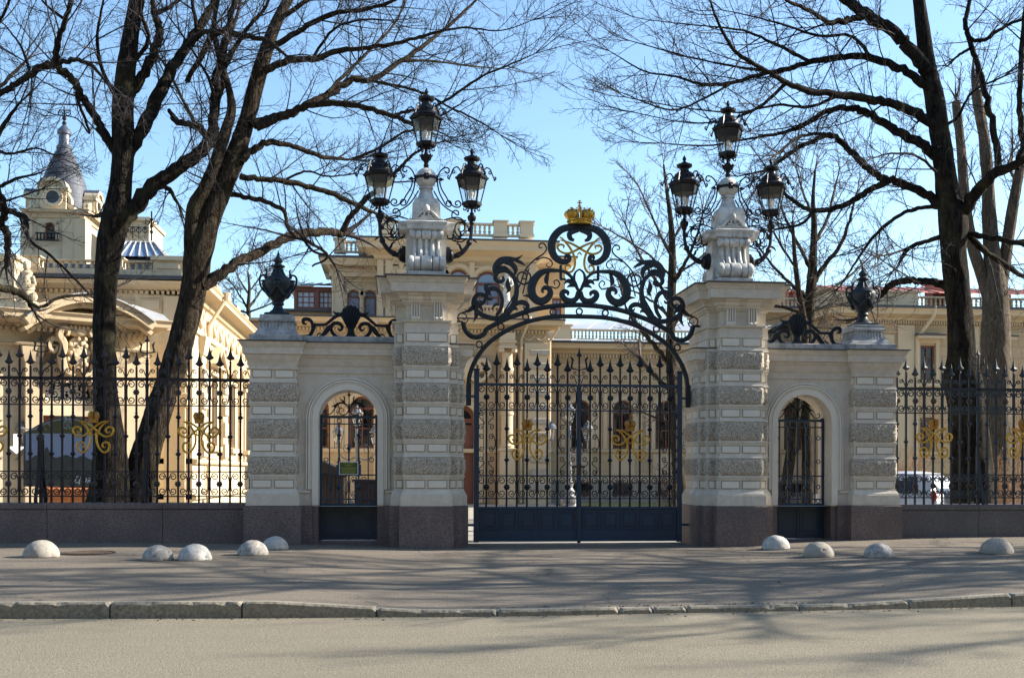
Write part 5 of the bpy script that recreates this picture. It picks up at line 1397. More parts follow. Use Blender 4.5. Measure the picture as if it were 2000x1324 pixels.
# cartouche with scrolls over the door
cx, cz = X(912, Ym), Z(738, Ym)
for s in (-1, 1): b.stroke([(cx+s*q[0], cz+q[1], q[2]) for q in [(.1, .0, .1), (.45, -.15, .16), (.8, .1, .2), (.85, .5, .24), (.6, .7, .2), (.45, .55, .14), (.58, .45, .08)]], Ym-.12, .25)
b.ball((cx, Ym-.1, cz+.4), .4, .2, .55, 12, 8); b.ball((cx, Ym-.15, cz+1.0), .25, .18, .22, 10, 6)
for k in range(8): b.ball((cx+.55*math.cos(k*.8), Ym-.14, cz+.35+.55*math.sin(k*.8)), .13, .1, .13, 7, 5)
b.build('trim', 'palace_trim', root)
# fluted column with scrolled capital, and banded corner pilaster
b = MB(); cx = X(989, Ym); cy = Ym-.30
b.loft(cx, cy+.1, [(-.3, .34, .42), (Z(935, Ym), .34, .42), (Z(934, Ym), .30, .38), (Z(882, Ym), .29, .36), (Z(880, Ym), .36, .42), (Z(876, Ym), .36, .42), (Z(875, Ym), .28, .34)])
zc0, zc1 = Z(875, Ym), Z(690, Ym)
b.lathe(cx, cy, [(zc0, .27), (zc0+.08, .30), (zc0+.16, .24), (zc0+1.3, .235), (zc0+1.32, .27), (zc0+1.42, .27), (zc0+1.44, .23), (zc1-.75, .225), (zc1-.73, .26), (zc1-.6, .26), (zc1-.58, .215), (zc1, .205)], 20)
for k in range(14):
    a = PI+PI*k/13
    b.tube([(cx+.232*math.cos(a), cy+.232*math.sin(a), zc0+1.46), (cx+.222*math.cos(a), cy+.222*math.sin(a), zc1-.78)], .022, 5)
b.box(cx-.36, cx+.36, cy-.34, cy+.3, zc1+.16, zc1+.24)
for s in (-1, 1):
    b.lathe(cx+s*.25, cy-.22, [(zc1-.02, .02), (zc1, .12), (zc1+.15, .12), (zc1+.16, .02)], 10)
b.loft(cx, cy+.12, [(zc1+.24, .30, .34), (Z(672, Ym), .30, .34), (Z(671, Ym), .36, .40), (Z(668, Ym), .36, .40), (Z(667, Ym), .30, .34), (Z(652, Ym), .30, .34)])
b.build('column', 'palace_trim', root)
b = MB()
xa, xb = X(1024, Ym), X(1071, Ym)
b.box(xa, xb, Ym-.10, Ym+.3, -.3, Z(669, Ym))
zs = [682, 693, 708, 720, 735, 747, 762, 774, 789, 801, 816, 828, 843, 855, 890, 903, 915, 930, 944, 958]
b.build('corner_pilaster', 'palace_trim', root)
b = MB()
for k in range(0, len(zs), 2): b.box(X(1036, Ym), xb+.03, Ym-.17, Ym-.05, Z(zs[k+1], Ym), Z(zs[k], Ym), .03)
b.build('rough_block', 'palace_grey', root)
b = MB(); b.box(x0-.05, x1+.62, Ym-.64, Ym+.3, Z(628, Ym), Z(625, Ym)); b.build('eave_gutter', 'flash', root)
pipe(root, [(X(1030, Ym), Ym-.5, Z(630, Ym)), (X(1028, Ym), Ym-.4, Z(636, Ym)), (X(1017, Ym), Ym-.12, Z(662, Ym)), (X(1016, Ym), Ym-.12, 0)], .055)
pipe(root, [(X(1090, Ym), Ym-.45, Z(632, Ym)), (X(1088, Ym), Ym-.2, Z(640, Ym)), (X(1074, Ym), Ym+.1, Z(664, Ym)), (X(1074, Ym), Ym+.1, 0)], .06)
pipe(root, [(X(733, Ym), Ym-.5, Z(640, Ym)), (X(733, Ym), Ym-.14, Z(660, Ym)), (X(733, Ym), Ym-.14, 0)], .06)

# upper storey of the entrance block, set back behind the eaves
Yu = 27.4
x0, x1 = X(736, Yu), X(1047, Yu)
zt = Z(482, Yu, 900); zb = Z(640, Yu, 900)
ow = [(X(876, Yu), X(914, Yu), Z(606, Yu), Z(546, Yu), True), (X(928, Yu), X(976, Yu), Z(606, Yu), Z(554, Yu), True), (X(836, Yu), X(868, Yu), Z(606, Yu), Z(546, Yu), True)]
b = MB(); b.wall(x0, x1, zb, zt, Yu, .35, ow, 14); b.box(x0, x1, Yu+.36, Yu+6, zb, zt); b.build('wall', 'palace', root)
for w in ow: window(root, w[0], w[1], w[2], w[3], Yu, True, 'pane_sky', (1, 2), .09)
b = MB()
for w in ow: archivolt(b, (w[0]+w[1])/2, w[3], (w[1]-w[0])/2+.14, Yu, .18, .08, w[2])
cornice(b, x0, x1, Yu, Z(512, Yu), Z(478, Yu), .85)
course(b, x0, x1, Yu, [(0, Z(524, Yu)), (.06, Z(524, Yu)), (.06, Z(521, Yu)), (0, Z(520, Yu))])
for a, c in ((736, 748), (752, 764), (802, 816), (916, 926), (980, 994), (1030, 1047)): b.box(X(a, Yu), X(c, Yu), Yu-.10, Yu+.02, zb, Z(513, Yu))
b.build('trim', 'palace_trim', root)
# roundel with a bust in relief
rx, rz = X(783, Yu), Z(525, Yu)
b = MB(); n = 24; b.prism([(rx+.46*math.cos(2*PI*k/n), rz+.46*math.sin(2*PI*k/n)) for k in range(n)], Yu-.06, Yu+.02)
b.ribbon([(rx+.40*math.cos(2*PI*k/n), rz+.40*math.sin(2*PI*k/n)) for k in range(n+1)], .09, Yu-.08, .08)
b.ball((rx, Yu-.08, rz+.10), .12, .14, .16, 12, 9); b.ball((rx, Yu-.06, rz-.2), .24, .12, .15, 12, 6); b.ball((rx, Yu-.06, rz-.06), .07, .1, .1, 8, 5); b.ball((rx, Yu-.09, rz+.19), .125, .13, .09, 10, 5)
b.ball((rx, Yu-.215, rz+.08), .025, .04, .04, 6, 4)
b.build('roundel', 'palace_trim', root)
# small stone figure between the upper windows
fx = X(987, Yu); b = MB(); zf = Z(606, Yu)
b.box(fx-.2, fx+.2, Yu-.4, Yu-.1, zf, zf+.35); b.lathe(fx, Yu-.25, [(zf+.35, .17), (zf+.6, .15), (zf+.95, .13), (zf+1.1, .19), (zf+1.3, .2), (zf+1.42, .08), (zf+1.48, .07)], 12, sy=.7); b.ball((fx, Yu-.26, zf+1.58), .10, .11, .13, 10, 7)
for s in (-1, 1): b.tube([(fx+s*.19, Yu-.25, zf+1.32), (fx+s*.26, Yu-.3, zf+1.05), (fx+s*.12, Yu-.38, zf+.95)], [.06, .05, .04], 7)
b.build('stone_figure', 'marble', root)
b = MB(); b.box(x0-.87, x1+.87, Yu-.88, Yu+6.5, Z(478, Yu), Z(475, Yu)); b.build('eave_gutter', 'flash', root)
b = MB(); b.loft((x0+x1)/2, Yu+3, [(Z(475, Yu)+.01, (x1-x0)/2+.8, 3.8), (Z(462, Yu), (x1-x0)/2-.2, 2.6)]); b.build('roof', 'metalroof', root)
balustrade(root, X(745, Yu+.6), X(1042, Yu+.6), Yu+.6, Z(462, Yu+.6), Z(437, Yu+.6), [X(p, Yu+.6) for p in (752, 885, 976, 1027)], .55, sp=.2)
# balcony under the windows
balustrade(root, X(870, Yu-1), X(985, Yu-1), Yu-1.0, Z(620, Yu-1), Z(597, Yu-1), [], .3, sp=.16)
ZPX[0] = 1070
# block further right and behind
Yr = 30.0
b = MB(); xa, xb = X(1040, Yr), X(1103, Yr); w = [(X(1078, Yr), X(1096, Yr), Z(625, Yr), Z(582, Yr), False)]
b.wall(xa, xb, Z(700, Yr), Z(506, Yr), Yr, .3, w); b.box(xa, xb, Yr+.31, Yr+4, Z(700, Yr), Z(506, Yr)); b.build('wall', 'palace', root)
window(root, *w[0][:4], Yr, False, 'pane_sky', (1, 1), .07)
b = MB(); cornice(b, xa, xb, Yr, Z(522, Yr), Z(506, Yr), .5); b.box(X(1074, Yr), X(1100, Yr), Yr-.15, Yr+.02, Z(580, Yr), Z(577, Yr)); b.build('trim', 'palace_trim', root)
b = MB(); b.box(xa-.5, xb+.5, Yr-.52, Yr+4, Z(506, Yr), Z(503, Yr)); b.build('eave_gutter', 'flash', root)
balustrade(root, X(1040, Yr+.5), X(1068, Yr+.5), Yr+.5, Z(503, Yr+.5), Z(484, Yr+.5), [], .3, sp=.17)
ZPX[0] = 690
# left block with twin arched windows
Yl = 28.2
x0, x1 = X(648, Yl), X(745, Yl); zt = Z(512, Yl, 690); zb = Z(700, Yl, 690)
tw = [(X(678, Yl), X(703, Yl), Z(650, Yl), Z(579, Yl), True), (X(710, Yl), X(734, Yl), Z(650, Yl), Z(579, Yl), True)]
b = MB(); b.wall(x0, x1, zb, zt, Yl, .3, tw, 12); b.box(x0, x1, Yl+.31, Yl+5, zb, zt); b.build('wall', 'palace', root)
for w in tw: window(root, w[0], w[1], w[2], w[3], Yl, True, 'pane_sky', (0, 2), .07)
b = MB(); cornice(b, x0, x1, Yl, Z(534, Yl), Z(508, Yl), .5)
for w in tw: archivolt(b, (w[0]+w[1])/2, w[3], (w[1]-w[0])/2+.10, Yl, .14, .07, w[2]); archivolt(b, (w[0]+w[1])/2, w[3], (w[1]-w[0])/2+.2, Yl, .05, .1)
b.box(X(652, Yl), X(671, Yl), Yl-.10, Yl+.02, zb, Z(535, Yl)); course(b, x0, x1, Yl, [(0, Z(541, Yl)), (.12, Z(541, Yl)), (.12, Z(533, Yl)), (0, Z(533, Yl))])
course(b, x0, x1, Yl, [(0, Z(550, Yl)), (.05, Z(550, Yl)), (.05, Z(548, Yl)), (0, Z(547, Yl))])
b.lathe(X(706.5, Yl), Yl-.1, [(Z(650, Yl), .11), (Z(582, Yl), .10), (Z(578, Yl), .16)], 10)
b.build('trim', 'palace_trim', root)
b = MB(); b.box(x0-.55, x1+.1, Yl-.53, Yl+5, Z(508, Yl), Z(504, Yl)); b.build('eave_gutter', 'flash', root)
b = MB(); b.loft((x0+x1)/2, Yl+2.5, [(Z(504, Yl)+.005, (x1-x0)/2+.4, 2.9), (Z(496, Yl), (x1-x0)/2-.1, 2.2)]); b.build('roof', 'metalroof', root)
balustrade(root, X(655, Yl+.5), X(732, Yl+.5), Yl+.5, Z(494, Yl+.5), Z(472, Yl+.5), [X(663, Yl+.5)], .42, sp=.18)
pipe(root, [(X(643, Yl), Yl-.4, Z(512, Yl)), (X(641, Yl), Yl-.35, Z(522, Yl)), (X(650, Yl), Yl-.1, Z(535, Yl)), (X(650, Yl), Yl-.1, Z(690, Yl))], .055)
pipe(root, [(X(722, Yl), Yl-.4, Z(508, Yl)), (X(723, Yl), Yl-.3, Z(517, Yl)), (X(737, Yl), Yl-.1, Z(534, Yl)), (X(738, Yl), Yl-.1, Z(690, Yl))], .05)
ZPX[0] = 610
# veranda with brown glazing
Yv = 28.6; x0, x1 = X(565, Yv), X(650, Yv)
vw = [(X(579, Yv), X(614, Yv), Z(601, Yv), Z(568, Yv), False), (X(622, Yv), X(648, Yv), Z(601, Yv), Z(568, Yv), False)]
b = MB(); b.wall(x0+.18, x1, Z(607, Yv), Z(560, Yv), Yv, .3, vw); b.build('veranda', 'brownwood', root)
for w in vw: window(root, w[0], w[1], w[2], w[3], Yv, False, 'pane_bright', (2, 2), .05)
b = MB(); b.add([(x0-.1, Yv-.3, Z(560, Yv)), (x1, Yv-.3, Z(560, Yv)), (x1, Yv+3.5, Z(541, Yv)+.3), (x0+.9, Yv+3.5, Z(541, Yv)+.3), (x0-.1, Yv+3.5, Z(560, Yv))], [(0, 1, 2, 3), (0, 3, 4)])
for k in range(6): b.tube([(x0+.1+k*.4, Yv-.28, Z(560, Yv)+.03), (x0+.35+k*.4, Yv+3.4, Z(541, Yv)+.32)], .025, 4)
b.build('veranda_roof', 'slateroof', root)
b = MB(); b.box(x0-.25, x1, Yv-.25, Yv+3, Z(609, Yv), Z(605, Yv)); b.build('ledge', 'flash', root)
b = MB(); b.box(x0-.6, x1, Yv+.01, Yv+3, Z(720, Yv), Z(609, Yv)-.002); b.build('wall', 'palace', root)
balustrade(root, X(480, Yv-.8), X(650, Yv-.8), Yv-.8, Z(652, Yv-.8), Z(633, Yv-.8), [], .3, sp=.17)
b = MB(); b.box(X(462, 27), X(520, 27), 26.6, 29, Z(700, 27), Z(632, 27)); b.box(X(458, 27), X(524, 27), 26.4, 29.2, Z(632, 27), Z(626, 27)); b.build('parapet_pier', 'palace_trim', root)
b = MB(); b.quad((X(555, 27), 26.8, Z(632, 27)), (X(760, 27), 26.8, Z(632, 27)), (X(760, 27), 29.5, Z(626, 27)), (X(555, 27), 29.5, Z(626, 27))); b.build('roof', 'metalroof', root)
b = MB(); b.box(X(480, 28), X(1066, 28), 28.4, 34, -.4, Z(640, 28)); b.build('core', 'palace', root)

# ---------------------------------------------------------------- right-hand wing building
ZPX[0] = 1800
root = thing('wing_building', 'long cream wing with red roof and brown windows behind the solitary dark tree', 'building', (X(1820, 23), 23, 0))
Yb = 23.0
x0, x1 = X(1640, Yb), X(2230, Yb)
ze = Z(612, Yb, 1800)
ws = []
for c in (1812, 1952, 2080): ws += [(X(c-15, Yb), X(c+14, Yb), Z(742, Yb, c), Z(675, Yb, c), False), (X(c-15, Yb), X(c+14, Yb), Z(880, Yb, c), Z(815, Yb, c), False)]
b = MB(); b.wall(x0, x1, -.4, ze, Yb, .35, ws); b.box(x0, x1, Yb+.36, Yb+9, -.4, ze); b.build('wall', 'palace_stone', root)
for w in ws: window(root, w[0], w[1], w[2], w[3], Yb, False, 'pane', (1, 2), .07)
b = MB()
cornice(b, x0, x1, Yb, Z(628, Yb), Z(607, Yb), .7)
dentils(b, x0, x1, Yb-.03, Z(634, Yb), Z(628, Yb), .055, .08)
course(b, x0, x1, Yb, [(0, Z(650, Yb)), (.05, Z(650, Yb)), (.05, Z(648, Yb)), (0, Z(647, Yb))])
course(b, x0, x1, Yb, [(0, Z(887, Yb)), (.12, Z(887, Yb)), (.12, Z(882, Yb)), (0, Z(881, Yb))])
for a, c in ((1642, 1658), (1752, 1784), (1880, 1910)): b.box(X(a, Yb), X(c, Yb), Yb-.10, Yb+.02, -.3, Z(636, Yb))
for a, c in ((1662, 1690), (1712, 1745)):
    b.box(X(a, Yb), X(c, Yb), Yb-.06, Yb+.02, Z(690, Yb), Z(655, Yb)); b.ball(((X(a, Yb)+X(c, Yb))/2, Yb-.06, Z(672, Yb)), .22, .08, .22, 10, 5)
for c in (1812, 1952, 2080):
    b.box(X(c-22, Yb), X(c-16, Yb), Yb-.06, Yb+.02, Z(748, Yb), Z(670, Yb)); b.box(X(c+15, Yb), X(c+21, Yb), Yb-.06, Yb+.02, Z(748, Yb), Z(670, Yb)); b.box(X(c-22, Yb), X(c+21, Yb), Yb-.07, Yb+.02, Z(670, Yb), Z(662, Yb))
    b.box(X(c-27, Yb), X(c+26, Yb), Yb-.35, Yb+.02, Z(662, Yb), Z(657, Yb)); b.box(X(c-22, Yb), X(c+21, Yb), Yb-.1, Yb+.02, Z(754, Yb), Z(748, Yb))
    for zz in (664, 754): pass
b.build('trim', 'palace_trim', root)
b = MB(); b.box(x0-.75, x1, Yb-.73, Yb+9, Z(607, Yb), Z(602, Yb))
for c in (1812, 1952, 2080): b.box(X(c-28, Yb), X(c+27, Yb), Yb-.38, Yb+.02, Z(657, Yb), Z(654, Yb))
b.build('eave_gutter', 'flash', root)
b = MB(); b.box(X(1660, Yb+.5), X(1788, Yb+.5), Yb+.3, Yb+.9, Z(602, Yb), Z(574, Yb+.5)); b.box(X(1655, Yb+.5), X(1792, Yb+.5), Yb+.22, Yb+.98, Z(574, Yb+.5), Z(571, Yb+.5)); b.box(X(1878, Yb+.5), X(1890, Yb+.5), Yb+.3, Yb+.9, Z(602, Yb), Z(574, Yb+.5)); b.build('parapet', 'palace_trim', root)
balustrade(root, X(1788, Yb+.5), x1, Yb+.55, Z(600, Yb+.5), Z(579, Yb+.5), [], .3, sp=.19)
b = MB(); za = Z(578, Yb+2); b.quad((x0+.3, Yb+1.2, za), (x1, Yb+1.2, za), (x1, Yb+6, Z(562, Yb+6)), (x0+1.6, Yb+6, Z(562, Yb+6)))
k = x0+.5
while k < x1: b.tube([(k, Yb+1.2, za+.02), (k+.9, Yb+6, Z(562, Yb+6)+.02)], .025, 4); k += .7
b.build('roof', 'redroof', root)
for a, c, t in ((1822, 1846, 546), (1943, 1974, 560)):
    b = MB(); xa, xb = X(a, Yb+4), X(c, Yb+4); b.box(xa, xb, Yb+4, Yb+4.8, Z(600, Yb+4), Z(t+6, Yb+4)); b.box(xa-.08, xb+.08, Yb+3.92, Yb+4.88, Z(t+6, Yb+4), Z(t, Yb+4)); b.build('chimney', 'redroof' if a < 1900 else 'palace_trim', root)
pipe(root, [(X(1810, Yb), Yb-.6, Z(612, Yb)), (X(1809, Yb), Yb-.55, Z(622, Yb)), (X(1788, Yb), Yb-.12, Z(662, Yb)), (X(1786, Yb), Yb-.12, 0)], .075)
pipe(root, [(X(1925, Yb), Yb-.6, Z(612, Yb)), (X(1922, Yb), Yb-.12, Z(650, Yb)), (X(1921, Yb), Yb-.12, 0)], .075)
# farther house seen between the lamp standard and the wing
ZPX[0] = 1560
root = thing('far_house', 'far cream house with roof balustrade and chimneys seen beyond the banded pier', 'building', (X(1500, 33), 33, 0))
Yf = 33.0; x0, x1 = X(1430, Yf), X(1665, Yf)
fw_ = [(X(c-9, Yf), X(c+9, Yf), Z(690, Yf), Z(640, Yf), False) for c in (1480, 1545, 1610)]
b = MB(); b.wall(x0, x1, -.4, Z(606, Yf), Yf, .3, fw_); b.box(x0, x1, Yf+.31, Yf+6, -.4, Z(606, Yf)); b.build('wall', 'palace', root)
for w in fw_: window(root, w[0], w[1], w[2], w[3], Yf, False, 'pane', (1, 1), .06)
b = MB(); cornice(b, x0, x1, Yf, Z(622, Yf), Z(606, Yf), .6); b.build('trim', 'palace_trim', root)
b = MB(); b.box(x0-.6, x1, Yf-.62, Yf+6, Z(606, Yf), Z(602, Yf)); b.build('eave_gutter', 'flash', root)
balustrade(root, x0, x1, Yf+.4, Z(602, Yf), Z(580, Yf), [], .3, sp=.2)
for a, c, t in ((1523, 1540, 548), (1548, 1566, 553), (1600, 1618, 543)):
    b = MB(); xa, xb = X(a, Yf+2), X(c, Yf+2); b.box(xa, xb, Yf+2, Yf+2.8, Z(602, Yf), Z(t+5, Yf)); b.box(xa-.08, xb+.08, Yf+1.92, Yf+2.88, Z(t+5, Yf), Z(t, Yf)); b.build('chimney', 'redroof', root)
b = MB(); b.box(X(1600, Yf+1), X(1660, Yf+1), Yf+1.5, Yf+5, Z(602, Yf), Z(556, Yf)); b.box(X(1597, Yf+1), X(1663, Yf+1), Yf+1.4, Yf+5.1, Z(556, Yf), Z(551, Yf)); b.build('attic', 'palace_trim', root)
ZPX[0] = 200
# ---------------------------------------------------------------- left-hand pavilion with portico and tower
root = thing('pavilion', 'sunlit cream pavilion with segmental pediment and conical tower behind the twin trees', 'palace', (X(150, 14), 14, 0))
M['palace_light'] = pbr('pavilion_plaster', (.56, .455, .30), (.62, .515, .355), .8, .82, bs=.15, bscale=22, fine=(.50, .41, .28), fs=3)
Y0 = 13.0; xc = X(355, Y0, 600)
ze = Z(552, Y0, 300)
# upper block, front
x0 = X(-330, Y0)
b = MB(); b.box(x0, xc, Y0, 27, -.4, ze); b.build('wall', 'palace_light', root)
b = MB()
cornice(b, x0, xc, Y0, Z(566, Y0), Z(552, Y0)-.002, .55)
dentils(b, x0, xc, Y0-.03, Z(573, Y0), Z(567, Y0), .075, .09)
course(b, x0, xc, Y0, [(0, Z(622, Y0)), (.08, Z(622, Y0)), (.10, Z(617, Y0)), (0, Z(616, Y0))])
b.box(X(322, Y0), xc+.12, Y0-.12, Y0+.9, -.4, Z(577, Y0))
for z0, z1 in ((640, 668), (682, 710), (724, 752), (766, 794)): b.box(X(326, Y0), xc+.19, Y0-.19, Y0+.8, Z(z1, Y0), Z(z0, Y0), .03)
for a, c in ((235, 262), (272, 316)): b.box(X(a, Y0), X(c, Y0), Y0-.05, Y0+.02, Z(608, Y0), Z(582, Y0)); b.box(X(a+4, Y0), X(c-4, Y0), Y0-.08, Y0-.049, Z(604, Y0), Z(586, Y0))
b.build('trim', 'palace_trim', root)
b = MB(); b.box(x0, xc+.6, Y0-.62, 27.2, ze, ze+.10); b.build('eave_gutter', 'flash', root)
balustrade(root, X(40, Y0+.3), X(302, Y0+.3), Y0+.3, ze+.35, Z(505, Y0), [X(60, Y0+.3), X(222, Y0+.3)], .55, sp=.2, mat='palace_light')
b = MB(); b.box(X(40, Y0+.3), xc-.05, Y0+.05, Y0+.7, ze+.11, ze+.36); b.box(X(298, Y0), xc+.02, Y0+.02, Y0+1.0, ze+.101, Z(506, Y0)); b.box(X(294, Y0), xc+.14, Y0-.1, Y0+1.1, Z(506, Y0), Z(498, Y0)); b.box(X(298, Y0)+.1, xc-.08, Y0-.02, Y0+.03, ze+.4, Z(511, Y0))
b.build('parapet', 'palace_light', root)
# long side facing the sun
frame(xc, Y0, 90)
L = 14.0
sw = []
for u in (3.3, 7.2, 11.0): sw.append((u-.50, u+.50, 2.05, 4.15, False))
b = MB(); b.wall(0, L, -.4, ze-.3, -.30, .29, sw); b.build('side_wall', 'palace_light', root)
for w in sw: window(root, *w[:4], -.30, False, 'pane', (1, 2), .08)
b = MB()
cornice(b, 0, L, -.30, ze-.34, ze-.002, .55, False); dentils(b, .2, L, -.33, ze-.46, ze-.36, .075, .09)
course(b, 0, L, -.3, [(0, 1.45), (.10, 1.45), (.14, 1.5), (.14, 1.58), (0, 1.6)], False)
course(b, 0, L, -.3, [(0, ze-1.35), (.07, ze-1.35), (.09, ze-1.28), (0, ze-1.26)], False)
course(b, 0, L, -.3, [(0, .45), (.12, .45), (.12, .55), (0, .6)], False)
swags(b, .6, L-.2, -.32, ze-1.2, ze-.55)
for w in sw:
    c = (w[0]+w[1])/2
    b.box(w[0]-.22, w[0]-.02, -.38, -.28, 1.7, 4.2); b.box(w[1]+.02, w[1]+.22, -.38, -.28, 1.7, 4.2)
    b.box(w[0]-.32, w[1]+.32, -.42, -.28, 4.205, 4.42); b.prism([(c-1.0, 4.421), (c+1.0, 4.421), (c, 4.98)], -.55, -.28); b.box(c-1.05, c+1.05, -.6, -.551, 4.42, 4.50)
    b.ribbon([(c-1.05, 4.45), (c, 5.04), (c+1.05, 4.45)], .12, -.5, .3, False)
    b.box(w[0]-.3, w[1]+.3, -.5, -.28, 1.86, 2.02); b.box(w[0]-.2, w[1]+.2, -.36, -.28, 1.62, 1.855)
for u in (1.3, 5.25, 9.1, 12.9): b.box(u-.32, u+.32, -.40, -.28, 1.6, ze-1.36); b.loft(u, -.2, [(ze-1.9, .34, .24), (ze-1.7, .36, .27), (ze-1.45, .42, .32), (ze-1.36, .42, .32)])
b.build('trim', 'palace_trim', root)
b = MB()
for z0, z1 in ((1.65, 2.15), (2.35, 2.85), (3.05, 3.55), (3.75, 4.25)):
    for u in (1.3, 5.25): b.box(u-.36, u+.36, -.47, -.39, z0, z1, .03)
b.build('rough_block', 'palace_grey', root)
b = MB()
for u in (.9, 3.2, 5.4, 7.7, 10.0, 12.3): b.box(u-.35, u+.35, -.1, .5, ze+.101, ze+.72); b.box(u-.42, u+.42, -.17, .57, ze+.72, ze+.82)
b.box(.0, L, .0, .4, ze+.102, ze+.3); b.build('parapet', 'palace_light', root)
pipe(root, [(2.2, -.9, ze-.1), (2.15, -.8, ze-.25), (1.95, -.42, ze-.95), (1.95, -.42, 0)], .06)
# portico
ox = X(292, 10.6, 700); frame(ox, 10.6, 30)
def uz(px, py): return on_frame(px, py)
uL = uz(-160, 700)[0]
arch = (uz(88, 780)[0], uz(183, 780)[0], uz(135, 781)[1], uz(135, 774)[1])
door = (uz(84, 900)[0], uz(190, 900)[0], -.2, uz(135, 812)[1])
ztop = uz(150, 640)[1]
b = MB(); b.wall(uL, 0, -.4, ztop, 0, .45, [(arch[0], arch[1], arch[2], arch[3], True), (door[0], door[1], door[2], door[3], False)], 16)
b.box(uL, -.0, .46, 2.6, -.4, ztop); b.build('portico_wall', 'palace_light', root)
b = MB(); b.add([(arch[0], .4, arch[2]), (arch[1], .4, arch[2]), (arch[1], .4, arch[3]+1), (arch[0], .4, arch[3]+1)], [(0, 1, 2, 3)]); b.build('fanlight', 'pane', root)
fl = MB(); cxa = (arch[0]+arch[1])/2; R = (arch[1]-arch[0])/2
for s in (-1, 1):
    for k, (dx, dz, r) in enumerate([(.12, .12, .10), (.34, .14, .13), (.22, .36, .12), (.48, .32, .10), (.10, .55, .09), (.36, .52, .09), (.52, .12, .08), (.02, .30, .06)]):
        sc = R/.68
        fl.ribbon([(cxa+s*(p[0]*sc), arch[2]+.04+p[1]*sc) for p in spiral(dx, dz, .02, r, 80*k, 80*k+520, 18)], .035, .30, .03, False)
    fl.stroke([(cxa, arch[2]+.05, .04), (cxa+s*.25, arch[2]+.3, .05), (cxa+s*.2, arch[2]+.55, .04), (cxa+s*.45, arch[2]+.5, .02)], .30, .03)
fl.ribbon([(arch[0], arch[2]+.03), (arch[1], arch[2]+.03)], .06, .30, .04, False)
fl.build('fanlight_grille', 'white', root)
b = MB(); b.box(door[0], door[1], .3, .38, door[2], door[3]); b.build('door', 'brownwood', root)
b = MB()
archivolt(b, cxa, arch[3], R+.16, 0, .26, .14, arch[2]-.1); archivolt(b, cxa, arch[3], R+.36, 0, .08, .16, arch[2]-.1)
e0, e1 = uz(150, 655)[1], uz(150, 622)[1]
ua, ub = uz(33, 640)[0], uz(284, 640)[0]
for a, c, d in ((uL, 0, 0), (ua, ub, -.28)):
    dentils(b, a+.05, c-.05, d-.04, e0, e0+.09, .075, .10)
    cornice(b, a, c, d, e0+.10, e1-.01 if d == 0 else e1+.03, .5)
    course(b, a, c, d, [(0, e0-.35), (.06, e0-.35), (.09, e0-.30), (0, e0-.28)])
# segmental pediment
P = [uz(px, py) for px, py in ((36, 634), (60, 619), (90, 603), (120, 594), (150, 591), (185, 596), (220, 608), (252, 625), (280, 645))]
P = [(p[0], p[1]) for p in catmull(P, 5)]
b.ribbon(P, .20, -.50, .8, False); b.ribbon([(p[0], p[1]-.16) for p in P], .10, -.38, .7, False)
for k in range(3, len(P)-3, 1): b.box(P[k][0]-.035, P[k][0]+.035, -.40, -.28, P[k][1]-.36, P[k][1]-.26)
tym = [(ua, e1+.02), (ub, e1+.02)]+[(p[0], p[1]-.2) for p in reversed(P) if ua < p[0] < ub]
b.prism(tym, -.18, .2)
# shell ornament in the tympanum
tc = ((ua+ub)/2, e1+.06)
for k in range(9): a = PI*(k+.5)/9; b.ball((tc[0]+.42*math.cos(a), -.22, tc[1]+.30*math.sin(a)), .07, .06, .10, 6, 4)
for s in (-1, 1): b.stroke([(tc[0]+s*.5, tc[1]+.06, .1), (tc[0]+s*.9, tc[1]+.2, .12), (tc[0]+s*1.3, tc[1]+.08, .05)], -.22, .08)
for a in (uz(60, 700)[0], uz(225, 700)[0]): b.box(a-.16, a+.16, -.22, .02, -.3, e0-.36); b.loft(a, -.1, [(e0-.75, .18, .14), (e0-.55, .24, .2), (e0-.37, .26, .22)])
for a in (uL+.6, -.35): b.box(a-.3, a+.3, -.10, .02, -.3, e0-.36)
b.build('trim', 'palace_trim', root)
b = MB(); b.ribbon([(p[0], p[1]+.115) for p in P], .03, -.42, 1.1, False); b.box(uL-.2, .5, -.5, 2.7, e1+.03, e1+.07)
b.prism([(-.6, e1+.071), (.5, e1+.071), (.3, e1+.25), (-.5, e1+.45)], -.2, 2.4); b.build('roof_sheet', 'metalroof', root)
# carved cartouche over the fanlight
b = MB(); cx, cz = uz(146, 693)
for s in (-1, 1):
    b.stroke([(cx+s*q[0], cz+q[1], q[2]) for q in [(.12, -.55, .10), (.32, -.42, .16), (.40, -.1, .18), (.36, .2, .18), (.46, .42, .18), (.38, .60, .14), (.26, .55, .12), (.28, .42, .08)]], -.34, .35)
    b.stroke([(cx+s*q[0], cz+q[1], q[2]) for q in [(.38, .3, .12), (.62, .32, .14), (.68, .12, .12), (.56, .02, .10), (.5, .14, .06)]], -.30, .25)
    b.ball((cx+s*.3, -.3, cz-.62), .10, .1, .14, 8, 5)
b.ball((cx, -.32, cz-.02), .30, .16, .46, 14, 9); b.ball((cx, -.36, cz+.52), .26, .14, .12, 12, 6)
for k in range(5): b.ball((cx-.2+.1*k, -.42, cz+.62), .06, .06, .07, 6, 4)
for k in range(26): b.ball((cx+.26*math.cos(k*2.4)*(.3+.03*k), -.44+.04*math.sin(k), cz-.02+.42*math.sin(k*2.4)*(.3+.03*k)), .05, .05, .06, 6, 4)
b.build('cartouche', 'palace_trim', root)
frame()
